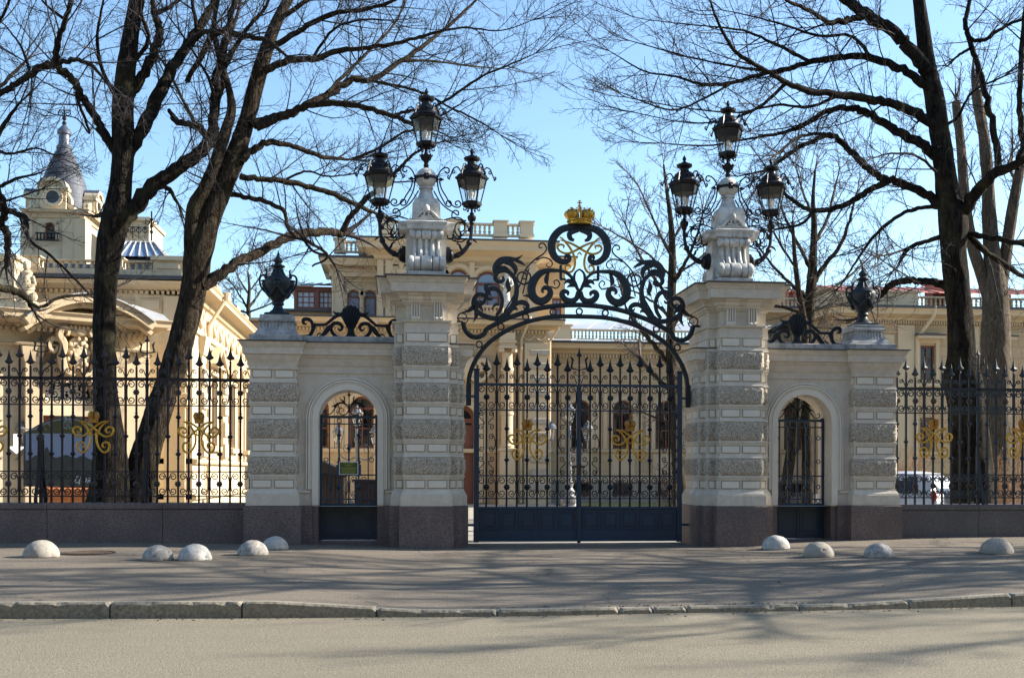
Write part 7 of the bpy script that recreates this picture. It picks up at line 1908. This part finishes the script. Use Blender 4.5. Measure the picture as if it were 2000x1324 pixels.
# solitary tree on the right
tree('leafless_tree', 'massive dark leafless linden behind the right fence, standing alone by the white car', 'tree', 2.6,
     [[(1905, 1040, 110), (1902, 985, 96), (1898, 920, 90), (1893, 850, 88), (1886, 780, 84), (1878, 735, 82), (1878, 690, 64), (1874, 620, 56), (1868, 550, 56), (1862, 490, 58), (1862, 430, 66), (1850, 370, 50), (1842, 310, 46), (1834, 250, 44), (1824, 190, 42), (1812, 130, 38), (1804, 70, 32), (1796, 10, 28), (1788, -60, 24), (1780, -170, 12)]],
     [[(1872, 600, 22), (1858, 570, 20), (1832, 553, 19), (1795, 548, 17), (1760, 549, 16), (1735, 560, 15), (1712, 585, 14), (1692, 606, 11), (1676, 622, 8)],
      [(1858, 425, 24), (1838, 400, 22), (1800, 375, 21), (1755, 357, 19), (1720, 345, 18), (1690, 325, 17), (1660, 295, 15), (1625, 265, 13), (1590, 275, 11), (1550, 295, 9), (1515, 320, 7)],
      [(1735, 352, 16), (1700, 370, 15), (1660, 395, 14), (1620, 408, 13), (1590, 412, 12), (1560, 400, 10), (1530, 375, 8)], [(1592, 412, 8), (1560, 440, 6), (1500, 450, 5), (1420, 470, 3)],
      [(1625, 268, 9), (1600, 262, 8), (1560, 268, 7), (1520, 300, 6)],
      [(1842, 320, 24), (1805, 285, 22), (1760, 260, 20), (1715, 235, 18), (1680, 215, 16), (1640, 212, 14), (1600, 225, 12), (1560, 250, 10), (1500, 265, 7), (1440, 275, 5), (1380, 285, 4), (1290, 280, 2)],
      [(1832, 250, 24), (1795, 225, 22), (1750, 205, 20), (1700, 195, 19), (1640, 185, 17), (1580, 180, 15), (1530, 160, 13), (1490, 135, 11), (1440, 105, 9), (1410, 60, 7), (1390, 10, 5), (1380, -40, 3)],
      [(1820, 180, 22), (1785, 150, 20), (1740, 125, 18), (1690, 112, 16), (1640, 112, 15), (1580, 122, 13), (1540, 135, 12), (1490, 145, 10), (1430, 162, 9), (1370, 165, 7), (1320, 150, 5), (1260, 140, 4), (1190, 100, 2)],
      [(1812, 140, 32), (1780, 100, 30), (1745, 62, 28), (1700, 35, 26), (1660, 5, 23), (1610, -30, 17), (1550, -80, 9)],
      [(1690, 30, 16), (1655, 40, 14), (1620, 45, 12), (1590, 25, 10), (1545, 5, 8), (1490, -30, 5)],
      [(1855, 408, 12), (1820, 405, 10), (1780, 410, 10), (1740, 432, 8), (1700, 470, 7), (1660, 530, 5), (1640, 560, 3)], [(1862, 455, 12), (1820, 468, 11), (1780, 482, 10), (1762, 505, 8), (1750, 525, 4)], [(1780, 482, 6), (1745, 495, 5), (1720, 500, 4)],
      [(1876, 430, 30), (1890, 400, 28), (1915, 365, 27), (1945, 338, 25), (1985, 320, 20), (2040, 300, 12)],
      [(1950, 338, 18), (1948, 300, 16), (1938, 245, 15), (1922, 170, 14), (1905, 110, 13), (1890, 70, 12), (1886, 40, 11), (1895, 0, 9), (1905, -70, 5)],
      [(1890, 75, 9), (1920, 80, 9), (1950, 60, 8), (1985, 42, 7), (2040, 30, 5)], [(1895, 95, 7), (1870, 110, 6), (1850, 130, 4)], [(1985, 330, 16), (1997, 280, 15), (1992, 200, 13), (1995, 100, 12), (2005, 0, 10), (2015, -80, 5)],
      [(1882, 455, 16), (1920, 462, 14), (1960, 470, 13), (2010, 480, 10), (2060, 485, 6)], [(1890, 460, 16), (1925, 490, 15), (1965, 520, 13), (2020, 550, 10), (2070, 570, 6)],
      [(1835, 250, 10), (1870, 230, 7), (1900, 180, 6), (1960, 150, 4)], [(1845, 230, 8), (1810, 225, 8), (1790, 240, 5)], [(1540, 160, 9), (1480, 210, 7), (1420, 235, 5), (1340, 240, 3), (1240, 220, 2)],
      [(1580, 120, 9), (1520, 90, 7), (1450, 60, 5), (1360, 50, 3), (1270, 40, 2)], [(1640, 185, 8), (1580, 210, 7), (1520, 205, 6), (1440, 220, 4), (1330, 210, 3), (1220, 190, 2)], [(1430, 162, 6), (1380, 190, 5), (1310, 215, 4), (1210, 180, 2)],
      [(1490, 138, 6), (1430, 130, 5), (1340, 110, 4), (1230, 80, 2)], [(1700, 110, 9), (1660, 70, 7), (1600, 70, 6), (1500, 40, 4), (1410, 20, 2)], [(1560, 290, 6), (1500, 330, 5), (1440, 345, 3)], [(1850, 360, 8), (1800, 310, 6), (1750, 300, 5), (1700, 310, 3)]],
     37, gro=dict(dens=1.0))
# pollarded tree behind it
tree('pollarded_tree', 'pale brown pollarded tree with three cut-off stems behind the solitary dark tree', 'tree', 6.5,
     [[(1945, 1000, 88), (1945, 900, 80), (1945, 800, 76), (1945, 700, 72), (1944, 620, 66), (1942, 560, 62), (1938, 500, 42), (1932, 420, 34), (1928, 340, 30), (1922, 270, 27), (1912, 215, 26), (1906, 178, 25)],
      [(1936, 590, 34), (1918, 540, 30), (1902, 490, 28), (1890, 430, 26), (1882, 360, 24), (1876, 280, 22), (1870, 225, 21), (1867, 196, 20)],
      [(1952, 580, 34), (1964, 500, 30), (1976, 420, 28), (1988, 350, 24), (2000, 290, 20), (2015, 240, 17)]],
     [[(1990, 360, 8), (1972, 330, 7), (1975, 300, 5)], [(1985, 345, 9), (2010, 320, 8), (2040, 300, 6)]], 51, bark_='bark_pale', twig='twig_brown', gro=dict(dens=1.0, l1=(.5, 1.5), up=.7, rmin=.0048), trunk_twigs=True, steps=.16)
# trees in the courtyard behind
tree('courtyard_tree', 'slender leafless tree between the gate arch and the banded pillar, near the courtyard lawn', 'tree', 11.0,
     [[(1334, 985, 44), (1328, 940, 32), (1322, 880, 27), (1316, 800, 25), (1311, 720, 23), (1310, 640, 22), (1312, 560, 19), (1313, 490, 16), (1310, 430, 12), (1302, 370, 8), (1296, 320, 4)]],
     [[(1311, 720, 12), (1290, 690, 11), (1262, 655, 11), (1235, 620, 9), (1222, 600, 6)], [(1306, 760, 11), (1280, 735, 10), (1250, 700, 9)], [(1312, 600, 10), (1290, 560, 8), (1262, 520, 7), (1240, 480, 5), (1222, 440, 3)],
      [(1312, 560, 9), (1335, 520, 8), (1358, 470, 6), (1372, 420, 4)], [(1313, 500, 8), (1290, 460, 6), (1268, 410, 4), (1250, 370, 3)], [(1312, 470, 7), (1335, 430, 6), (1345, 380, 4)], [(1311, 640, 9), (1345, 600, 7), (1380, 560, 5), (1405, 540, 3)], [(1309, 620, 8), (1275, 590, 6), (1240, 570, 4), (1205, 560, 3)],
      [(1310, 540, 6), (1270, 500, 5), (1225, 470, 4), (1190, 450, 3)], [(1316, 540, 6), (1360, 510, 5), (1400, 470, 3)], [(1322, 900, 7), (1345, 880, 5), (1365, 860, 4)], [(1316, 830, 6), (1280, 815, 5), (1255, 805, 3)], [(1318, 860, 6), (1345, 840, 5), (1375, 830, 3)]],
     61, trunk_twigs=True, bark_='bark_brown', twig='twig_brown', gro=dict(dens=.95, rmin=.0052, l1=(.7, 1.7), up=.25), n=12)
tree('courtyard_tree', 'leafless tree with two trunks seen through the notice-free pedestrian gate', 'tree', 9.5,
     [[(1578, 990, 28), (1577, 900, 25), (1575, 800, 24), (1576, 700, 23), (1580, 620, 24), (1584, 560, 24), (1588, 500, 18), (1590, 440, 14), (1588, 390, 9), (1592, 330, 5)],
      [(1530, 990, 30), (1538, 930, 25), (1548, 860, 23), (1558, 790, 21), (1568, 700, 18), (1572, 640, 16), (1560, 570, 13), (1552, 500, 10), (1548, 430, 6)]],
     [[(1584, 560, 13), (1610, 520, 11), (1640, 480, 9), (1660, 430, 7), (1672, 380, 4)], [(1585, 530, 10), (1560, 480, 8), (1535, 430, 6), (1520, 380, 4)], [(1588, 480, 9), (1615, 430, 7), (1630, 370, 5), (1640, 330, 3)], [(1582, 590, 10), (1545, 555, 8), (1510, 520, 6), (1480, 480, 4), (1460, 440, 3)], [(1580, 620, 9), (1530, 600, 7), (1490, 590, 5), (1450, 570, 3)], [(1584, 580, 9), (1630, 560, 7), (1670, 530, 5), (1700, 500, 3)],
      [(1590, 430, 6), (1570, 380, 5), (1555, 330, 3)], [(1582, 600, 6), (1620, 600, 6), (1660, 590, 5), (1690, 600, 3)], [(1552, 520, 6), (1520, 470, 5), (1495, 410, 3)], [(1578, 640, 6), (1610, 640, 5), (1650, 650, 3)], [(1576, 650, 6), (1530, 640, 5), (1490, 650, 3)]],
     71, trunk_twigs=True, bark_='bark_brown', twig='twig_brown', gro=dict(dens=.95, rmin=.005, l1=(.7, 1.8), up=.25), n=12)
tree('courtyard_tree', 'small far leafless tree behind the urn by the twin trees', 'tree', 34.0,
     [[(487, 1000, 13), (487, 800, 12), (486, 640, 11), (485, 600, 9), (487, 560, 6), (484, 530, 4)]],
     [[(486, 605, 6), (470, 580, 4), (455, 555, 3)], [(486, 600, 6), (505, 575, 4), (520, 550, 3)], [(486, 575, 4), (470, 550, 3), (460, 530, 2)], [(487, 570, 4), (505, 545, 3), (512, 525, 2)], [(486, 612, 5), (450, 600, 4), (430, 580, 3)], [(486, 610, 5), (525, 595, 3), (540, 580, 2)]],
     81, trunk_twigs=True, bark_='bark_brown', twig='twig_brown', gro=dict(dens=1, rmin=.009, l1=(.8, 2.0), up=.3), n=8, steps=.4)
tree('leafless_tree', 'gnarled leafless tree with knotted drooping limbs at the left edge above the pavilion', 'tree', 4.0,
     [[(-150, 1030, 90), (-146, 900, 74), (-140, 760, 66), (-130, 640, 58), (-120, 540, 52), (-112, 420, 44), (-100, 300, 36), (-90, 180, 28), (-80, 40, 18), (-76, -120, 10), (-74, -220, 4)]],
     [[(-122, 560, 26), (-80, 500, 22), (-40, 470, 19), (-5, 440, 17), (8, 415, 16), (-2, 380, 14), (-12, 360, 10)], [(-5, 440, 16), (10, 450, 15), (15, 490, 13), (12, 520, 10)], [(2, 410, 12), (25, 415, 12), (48, 425, 12), (52, 445, 9)],
      [(-125, 600, 24), (-70, 570, 20), (-20, 562, 18), (25, 568, 16), (50, 580, 15), (62, 600, 10)], [(58, 590, 8), (80, 600, 7), (120, 580, 6), (175, 575, 5), (230, 560, 3)], [(40, 425, 7), (60, 470, 7), (100, 500, 6), (160, 560, 4), (200, 600, 2)],
      [(-108, 380, 22), (-60, 330, 18), (-20, 290, 14), (10, 240, 9), (40, 200, 5)], [(-100, 300, 18), (-50, 220, 14), (0, 170, 9), (50, 120, 5)], [(-20, 290, 8), (20, 300, 6), (70, 290, 4), (100, 300, 2)], [(-92, 200, 14), (-40, 110, 10), (0, 40, 7), (30, -20, 4)], [(-10, 370, 9), (30, 350, 7), (70, 340, 4), (95, 330, 2)], [(-112, 440, 16), (-60, 420, 12), (-20, 400, 8), (20, 390, 5), (80, 370, 3)]],
     91, gro=dict(dens=.95, l1=(.6, 1.6)))
# street trees further along, whose crowns throw the streaked shade on the pavement
for k, (x, y, sd) in enumerate([(14.8, -4.6, 101), (18.6, -2.4, 103), (23.0, -5.4, 107), (27.5, -2.8, 109), (33.0, -5.0, 113)]):
    rr = random.Random(sd); root = thing('street_tree', 'leafless street tree on the pavement beyond the right end of the picture', 'tree', (x, y, 0), 'street trees on the pavement beyond the right edge')
    H = rr.uniform(11, 13); P = [(x+rr.gauss(0, .05*i), y+rr.gauss(0, .05*i), -.1+H*i/9) for i in range(10)]
    C = catmull([p+(.30*(1-.9*i/9),) for i, p in enumerate(P)], 4); tube_mesh([([c[:3] for c in C], [c[3] for c in C])], 14, 'trunk', 'bark', root, .1, seed=sd)
    g = Grow(sd, dens=.8, rmin=.0065, l1=(.9, 2.2))
    for j in range(24):
        z = 2.9+(H-3.6)*j/24; a = 2.4*j+rr.random(); d = (math.cos(a), math.sin(a), .35); c = g.chain((x, y, z), vnorm(d), rr.uniform(2.6, 4.4)*(1.1-.5*j/24), .12-.0028*j, .025, 9, .3)
        tube_mesh([c], 8, 'limb', 'bark', root); g.limb(c[0], c[1], .15, True, 1.0, .30)
    g.build(root)

# dry shrubs
def shrub(px, Y, py, wpx, hpx, label, seed, mat='twig_tan', n=70, grp='dry shrubs in the courtyard'):
    rr = random.Random(seed); c = at(px, py, Y); d = (Y-CAM[1])/FOC; w, h = wpx*d/2, hpx*d; z0 = court_z(c.x, Y)
    root = thing('dry_shrub', label, 'shrub', (c.x, Y, z0), grp)
    ch = []; g = Grow(seed, rmin=.0035)
    for k in range(n):
        a = rr.uniform(0, 2*PI); q = rr.random()
        p = (c.x+w*.6*q*math.cos(a), Y+w*.5*q*math.sin(a), z0-.03); dr = vnorm((math.cos(a)*.5*q+rr.gauss(0, .15), math.sin(a)*.4*q+rr.gauss(0, .15), 1))
        P, R = g.chain(p, dr, (h+(c.z-z0))*rr.uniform(.6, 1.05), .010, .004, 7, .25); ch.append((P, R))
        g.along(P, .25, .22, lambda q_, t, s: g.second(q_, g.side(t, .6), rr.uniform(.15, .45)))
    tube_mesh(ch, 4, 'stems', mat, root); tube_mesh(g.out[3], 3, 'twigs', mat, root)
shrub(1775, 13.5, 985, 75, 125, 'tall reddish dry grass-like shrub behind the white car next to the outer pier', 5)
shrub(1335, 13.0, 985, 70, 90, 'low brown twiggy shrub at the foot of the slender tree by the gate', 6, 'twig_brown', 90)
shrub(1950, 5.2, 985, 130, 110, 'tangled dry shrub around the foot of the pollarded tree', 7, 'twig_tan', 80)
shrub(1985, 8.5, 985, 120, 330, 'tall tangled dry shrub at the right edge beside the pollarded tree', 8, 'twig_tan', 60)
ZPX[0] = 130
# ================================================================ things in the courtyard
# poster board on a stand
Yp = 4.6
xa, xb = X(46, Yp, 900), X(218, Yp, 900); z0, z1, z2 = Z(950, Yp, 130), Z(845, Yp, 130), Z(812, Yp, 130)
root = thing('poster_board', 'dark poster board with curved green top and white italic writing behind the fence', 'notice board', ((xa+xb)/2, Yp, court_z((xa+xb)/2, Yp)))
M['poster_sky'] = pbr('poster_print_sky', (.27, .32, .46), (.33, .38, .52), .8, .45)
M['poster_dark'] = pbr('poster_print_dark', (.075, .075, .062), (.095, .095, .08), 1.5, .45)
M['poster_mid'] = pbr('poster_print_palace', (.055, .055, .048), (.10, .10, .085), 7, .45)
M['poster_olive'] = pbr('poster_olive', (.10, .095, .03), None, rough=.5)
M['poster_grey'] = pbr('poster_line', (.36, .38, .38), None, rough=.5)
b = MB(); cx = (xa+xb)/2
top = [(xa+(xb-xa)*t, z1+(z2-z1)*(math.sin(PI*min(max((t-.0)/1.0, 0), 1))**1.1)) for t in [i/16 for i in range(17)]]
b.prism([(xa, z0), (xb, z0)]+list(reversed(top)), Yp, Yp+.06)
for x in (xa+.35, xb-.35): b.box(x-.04, x+.04, Yp+.061, Yp+.12, court_z(x, Yp)-.05, z1)
b.build('panel', 'poster_dark', root)
b = MB(); b.quad((xa+.04, Yp-.003, z0+.3), (xb-.04, Yp-.003, z0+.3), (xb-.04, Yp-.003, z1-.03), (xa+.04, Yp-.003, z1-.03)); b.build('printed_sky', 'poster_sky', root)
b = MB()       # the printed picture of a long palace front
w = xb-xa; zr = z0+.52*(z1-z0)
P = [(0, -.05), (.06, -.02), (.09, .04), (.13, .08), (.16, .02), (.20, .06), (.22, .16), (.235, .24), (.25, .26), (.265, .24), (.28, .16), (.31, .06), (.36, .02), (.42, .05), (.48, .09), (.54, .05), (.60, .01), (.66, .07), (.70, .06), (.75, .0), (.81, -.03), (.84, -.07), (.88, -.02), (.92, .06), (.96, .14), (1, .12)]
b.prism([(xa+.04, z0+.30), (xb-.04, z0+.30)]+[(xa+.04+(w-.08)*p[0], zr+p[1]*.9) for p in reversed(P)], Yp-.006, Yp-.0035); b.build('printed_palace', 'poster_mid', root)
b = MB(); ins = [(xa+.05+(w-.1)*t, z1-.0+(z2-z1-.06)*(math.sin(PI*t)**1.1)) for t in [i/14 for i in range(15)]]
b.prism([(xa+.05, z1-.0), (xb-.05, z1-.0)]+list(reversed(ins)), Yp-.004, Yp-.001); b.build('printed_crest', 'poster_olive', root)
b = MB(); b.ribbon(ins, .018, Yp-.006, .004, False); b.box(xa+.02, xb-.02, Yp-.007, Yp-.004, z1-.035, z1-.015)
for s in (-1, 1):
    b.stroke([(cx+s*.30, z1, .015), (cx+s*.34, z1+.14, .015), (cx+s*.42, z1+.22, .015)], Yp-.006, .004); b.box(cx+s*.62-.2, cx+s*.62+.2, Yp-.0065, Yp-.0045, z1+.06, z1+.075)
# lyre emblem
for s in (-1, 1): b.stroke([(cx+s*.015, z1+.08, .014), (cx+s*.085, z1+.12, .02), (cx+s*.075, z1+.20, .018), (cx+s*.03, z1+.26, .016), (cx+s*.05, z1+.32, .014), (cx+s*.08, z1+.30, .01)], Yp-.007, .004)
for d in (-.03, -.01, .01, .03): b.box(cx+d-.003, cx+d+.003, Yp-.0075, Yp-.0055, z1+.10, z1+.25)
b.ribbon([(cx-.07, z1+.25), (cx+.07, z1+.25)], .015, Yp-.007, .004, False)
b.build('crest_lines', 'poster_grey', root)
text_part('lettering', 'Дом музыки', 'white', root, (X(141, Yp, 937), Yp-.006, Z(937, Yp)), .20, shear=.35, align='LEFT')
# orange crate stack under and behind the board
M['orange'] = pbr('orange_board', (.62, .20, .05), (.70, .26, .07), 4, .6)
Yo = 6.2
xo0, xo1 = X(86, Yo, 970), X(183, Yo, 970); zo = court_z(xo0, Yo)
root = thing('storage_box', 'orange slatted wooden box standing on the courtyard under the poster board', 'box', ((xo0+xo1)/2, Yo+.5, zo))
b = MB(); 
for k in range(9): b.box(xo0, xo1, Yo, Yo+.8, zo+.02+k*.095, zo+.107+k*.095, .006)
b.box(xo0+.02, xo1-.02, Yo+.02, Yo+.78, zo, zo+.86); b.build('body', 'orange', root)
b = MB(); b.box(xo0-.03, xo1+.03, Yo-.03, Yo+.83, zo+.87, zo+.91, .008); b.build('lid', 'orange', root)
b = MB()
for x in (xo0+.02, (xo0+xo1)/2, xo1-.02): b.box(x-.035, x+.035, Yo-.02, Yo-.001, zo, zo+.865, .004)
b.build('batten', 'orange', root)
# white arrow sign on the pavilion wall
frame(ox, 10.6, 30); ax, az = on_frame(28, 872)
root = thing('arrow_sign', 'small white downward arrow sign on the shaded stone wall beside the poster board', 'sign', (0, 0, 0))
p = Vector((ox+ax*math.cos(math.radians(30)), 10.6+ax*math.sin(math.radians(30))-.24, az)); root.location = p
b = MB(); b.prism([(ax, az-.18), (ax+.20, az+.0), (ax+.07, az+.0), (ax+.07, az+.30), (ax-.07, az+.30), (ax-.07, az+.0), (ax-.20, az+.0)], -.24, -.21); b.build('plate', 'white', root)
frame()

# dark wooden kiosk behind the green-notice gate
ZPX[0] = 660
Yk = 8.0
root = thing('kiosk', 'dark brown wooden kiosk with sloping roof behind the green notice gate', 'kiosk', (X(632, Yk), Yk, 0))
xa, xb = X(598, Yk), X(672, Yk); zk = Z(921, Yk, 640)
b = MB(); b.box(xa, xb, Yk, Yk+1.6, -.1, zk)
for k in range(9): b.box(xa+k*(xb-xa)/9+.01, xa+(k+1)*(xb-xa)/9-.01, Yk-.02, Yk, -.05, zk-.05, .004)
b.build('body', 'darkwood', root)
b = MB(); b.prism([(xa-.2, zk), (xb+.12, zk-.08), (xb+.12, zk-.02), ((xa+xb)/2-.1, zk+.28), (xa-.2, zk+.1)], Yk-.25, Yk+1.8); b.build('roof', 'darkwood', root)
Yk = 9.0
xa, xb = X(693, Yk), X(740, Yk); z1 = Z(936, Yk, 715)
root = thing('bin_store', 'dark brown wooden bin store beside the lamp post seen through the green notice gate', 'bin store', ((xa+xb)/2, Yk, 0))
b = MB(); b.box(xa, xb, Yk, Yk+.9, -.1, z1-.05)
for k in range(6): b.box(xa+k*(xb-xa)/6+.01, xa+(k+1)*(xb-xa)/6-.01, Yk-.02, Yk, -.05, z1-.07, .004)
b.build('body', 'darkwood', root)
b = MB(); b.box(xa-.06, xb+.06, Yk-.06, Yk+.96, z1-.05, z1, .008); b.build('lid', 'darkwood', root)

# courtyard lamp posts with three lanterns each
def court_lamp(px, Y, pyt, label, arms=True):
    x = X(px, Y, 950); z0 = court_z(x, Y); H = Z(pyt, Y, px)-z0
    root = thing('courtyard_lamp', label, 'lamp post', (x, Y, z0), 'silver lamp posts in the courtyard')
    b = MB(); r = .07*H/3.6
    b.lathe(x, Y, [(z0-.05, r*5), (z0+.12, r*5), (z0+.14, r*4), (z0+.22, r*3.8), (z0+.26, r*2.4), (z0+.45, r*2.9), (z0+.55, r*2.2), (z0+.62, r*2.6), (z0+.75, r*1.5), (z0+.95, r*2.1), (z0+1.0, r*1.2), (z0+H*.62, r*.8), (z0+H*.64, r*1.5), (z0+H*.66, r*.8), (z0+H*.74, r*.7)], 14)
    for k in range(4):
        a = PI/2*k+.4; b.ball((x+r*3*math.cos(a), Y+r*3*math.sin(a), z0+.3), r*1.6, r*1.6, r*2.2, 7, 5)
    b.build('post', 'silver', root)
    sp_ = H*.16
    for k, (dx, zz) in enumerate([(0, .76), (-1, .60), (1, .60)] if arms else [(0, .76)]):
        lx, lz = x+dx*sp_, z0+H*zz; s = H/3.6
        b = MB()
        if dx:
            b.tube(catmull([(x, Y, z0+H*.50), (x+dx*sp_*.5, Y, z0+H*.47), (x+dx*sp_*.95, Y, z0+H*.52), (lx, Y, lz)], 4), .022*s, 6)
            b.tube([(x+dx*p[0], Y, z0+H*.56+p[1]) for p in spiral(sp_*.5, 0, .02, sp_*.28, 0, 480, 16)], .014*s, 5)
        b.lathe(lx, Y, [(lz, .05*s), (lz+.03*s, .10*s), (lz+.05*s, .09*s)], 6)
        for q in range(6):
            a = PI/3*q; b.tube([(lx+.09*s*math.cos(a), Y+.09*s*math.sin(a), lz+.04*s), (lx+.17*s*math.cos(a), Y+.17*s*math.sin(a), lz+.38*s)], .010*s, 4)
        b.lathe(lx, Y, [(lz+.375*s, .17*s), (lz+.39*s, .20*s), (lz+.41*s, .20*s), (lz+.46*s, .14*s), (lz+.52*s, .11*s), (lz+.56*s, .05*s), (lz+.58*s, .07*s), (lz+.61*s, .03*s), (lz+.66*s, .003)], 12)
        o = b.build('lantern', 'silver', root)
        b = MB()
        for q in range(6):
            a0, a1 = PI/3*q, PI/3*(q+1)
            b.quad(*[(lx+rr*s*math.cos(a), Y+rr*s*math.sin(a), lz+h*s) for rr, h, a in ((.088, .045, a0), (.088, .045, a1), (.168, .375, a1), (.168, .375, a0))])
        b.build('glass_pane', 'glass', o)
court_lamp(1112, 18.9, 772, 'silver three-lantern lamp post seen through the main gate')
court_lamp(697, 15.0, 778, 'silver three-lantern lamp post seen through the green notice gate')
court_lamp(0, 9.0, 762, 'silver lamp post at the left edge behind the fence')

ZPX[0] = 1830
# ---- white car, seen from behind at an angle
M['carpaint'] = pbr('white_car_paint', (.52, .53, .56), None, rough=.22); M['carglass'] = pbr('car_window', (.02, .022, .025), None, rough=.05, spec=.8)
M['tyre'] = pbr('tyre_rubber', (.02, .02, .02), None, rough=.8); M['taillight'] = pbr('red_tail_light', (.45, .012, .02), None, rough=.2); M['greyplastic'] = pbr('grey_cover', (.20, .21, .23), None, rough=.45)
Yc = 9.7; cxr = X(1829, 9.2, 960)+.66; gz = -.26
root = thing('parked_car', 'white car with red tail light parked in the courtyard behind the iron fence', 'car', (cxr, Yc, gz)); root.rotation_euler = (0, 0, math.radians(38))
def car_mesh(name, mat, fn, parent=None):
    b = MB(); fn(b); me_o = b.build(name, mat, None); me_o.parent = parent or root; return me_o
# car-local frame: +y forward, rear bumper at y=0, x across
SEC = [(-.02, .42, .62, .68, .30), (.02, .45, .80, .80, .30), (.10, .48, .84, 1.00, .28), (.22, .55, .85, 1.30, .28), (.45, .58, .86, 1.50, .27), (1.0, .60, .86, 1.565, .26), (1.8, .60, .86, 1.56, .26), (2.3, .58, .86, 1.49, .26), (2.75, .50, .86, 1.22, .26), (3.1, .62, .85, .99, .26), (3.7, .66, .82, .92, .27), (4.05, .60, .74, .80, .30), (4.18, .45, .6, .66, .36)]
def body(b):
    v = []; f = []; n = 12
    for y, rt, wd, h, lo in SEC:
        belt = min(.93, h-.03)
        pts = [(-wd*.85, lo), (-wd, lo+.15), (-wd*1.0, .62 if h > .7 else lo+.22), (-wd*.985, belt), (-rt*1.03, h-.07), (-rt*.7, h), (rt*.7, h), (rt*1.03, h-.07), (wd*.985, belt), (wd, .62 if h > .7 else lo+.22), (wd, lo+.15), (wd*.85, lo)]
        v += [(p[0], y, p[1]) for p in pts]
    for i in range(len(SEC)-1):
        for k in range(n): f.append((i*n+k, i*n+(k+1) % n, (i+1)*n+(k+1) % n, (i+1)*n+k))
    f.append(tuple(reversed(range(n)))); f.append(tuple(range((len(SEC)-1)*n, len(SEC)*n)))
    b.add(v, f, True)
cb_ = car_mesh('body', 'carpaint', body)
def sideglass(b):
    for s in (-1, 1):
        for P in ([(.50, .97), (1.20, .97), (1.20, 1.44), (.66, 1.43)], [(1.28, .97), (2.02, .97), (2.02, 1.43), (1.28, 1.44)], [(2.10, .97), (2.85, .97), (2.45, 1.36), (2.10, 1.42)]):
            def xx(z): return s*(.852-(z-.93)*.45)
            b.add([(xx(z)+s*.012, y, z) for y, z in P], [tuple(range(4)) if s > 0 else (3, 2, 1, 0)])
    # rear window
    b.add([(-.56, .085, 1.0), (.56, .085, 1.0), (.47, .305, 1.40), (-.47, .305, 1.40)], [(0, 1, 2, 3)])
car_mesh('windows', 'carglass', sideglass)
for s in (-1, 1):
    car_mesh('tail_light', 'taillight', lambda b: b.ball((s*.80, .10, .90), .075, .09, .17, 10, 8))
car_mesh('spare_cover', 'greyplastic', lambda b: b.add([(.26*math.cos(2*PI*k/24), -.10, .74+.26*math.sin(2*PI*k/24)) for k in range(24)]+[(.30*math.cos(2*PI*k/24), .06, .74+.30*math.sin(2*PI*k/24)) for k in range(24)], [tuple(range(24))]+[(k, 24+k, 24+(k+1) % 24, (k+1) % 24) for k in range(24)]))
car_mesh('bumper', 'greyplastic', lambda b: b.box(-.84, .84, -.08, .12, .34, .54, .04))
for s in (-1, 1):
    for y in (.78, 3.35):
        def wh(b):
            n = 20; v = []
            for x, r in ((s*.66, .30), (s*.68, .33), (s*.86, .33), (s*.885, .30), (s*.885, .20)): v += [(x, y+r*math.cos(2*PI*k/n), .33+r*math.sin(2*PI*k/n)) for k in range(n)]
            b.add(v, [(i*n+k, i*n+(k+1) % n, (i+1)*n+(k+1) % n, (i+1)*n+k) for i in range(4) for k in range(n)]+[tuple(range(n)), tuple(range(4*n, 5*n))], True)
        w_ = car_mesh('wheel', 'tyre', wh)
        car_mesh('rim', 'silver', lambda b: b.add([(s*.888, y+.19*math.cos(2*PI*k/16), .33+.19*math.sin(2*PI*k/16)) for k in range(16)], [tuple(range(16))]), w_)
    car_mesh('wing_mirror', 'carpaint', lambda b: b.ball((s*.98, 2.55, 1.02), .09, .06, .07, 8, 6))
# ================================================================ camera, sun, sky
cam = D.cameras.new('camera'); cam.sensor_width = 36; cam.lens = 36*FOC/2000; cam.clip_end = 3000
cam.shift_y = (HOR-662)/2000
co = D.objects.new('camera', cam); COL.objects.link(co); co.location = CAM
from mathutils import Matrix
R = Matrix.Rotation(-YAW, 4, 'Z') @ Matrix.Rotation(PI/2, 4, 'X') @ Matrix.Rotation(ROLL, 4, 'Z')
co.rotation_euler = R.to_euler(); SC.camera = co
EL, AZ = math.radians(28), math.radians(4.5)      # sun from the right, just behind the gate's plane
to_sun = Vector((math.cos(AZ)*math.cos(EL), math.sin(AZ)*math.cos(EL), math.sin(EL)))
su = D.lights.new('sun', 'SUN'); su.energy = 5.0; su.angle = math.radians(.53); su.color = (1, .92, .80)
so = D.objects.new('sun', su); COL.objects.link(so); so.rotation_euler = to_sun.to_track_quat('Z', 'Y').to_euler(); so.location = to_sun*60
w = D.worlds.new('World'); SC.world = w; w.use_nodes = True; nt = w.node_tree; nt.nodes.clear()
o = nt.nodes.new('ShaderNodeOutputWorld'); bg = nt.nodes.new('ShaderNodeBackground'); sk = nt.nodes.new('ShaderNodeTexSky')
sk.sky_type = 'NISHITA'; sk.sun_disc = False; sk.sun_elevation = EL; sk.sun_rotation = PI/2-AZ; sk.air_density = 1.0; sk.dust_density = .6; sk.ozone_density = 1.0
bg.inputs[1].default_value = .105
nt.links.new(mix(nt, 1.0, sk.outputs[0], (.885, 1.01, 1.065), 'MULTIPLY'), bg.inputs[0]); nt.links.new(bg.outputs[0], o.inputs[0])
vs = SC.view_settings; vs.view_transform = 'Standard'; vs.look = 'None'; vs.exposure = 1.43; vs.gamma = 1; vs.use_curve_mapping = False
SC.cycles.max_bounces = 6; SC.cycles.transparent_max_bounces = 24; SC.cycles.use_denoising = True
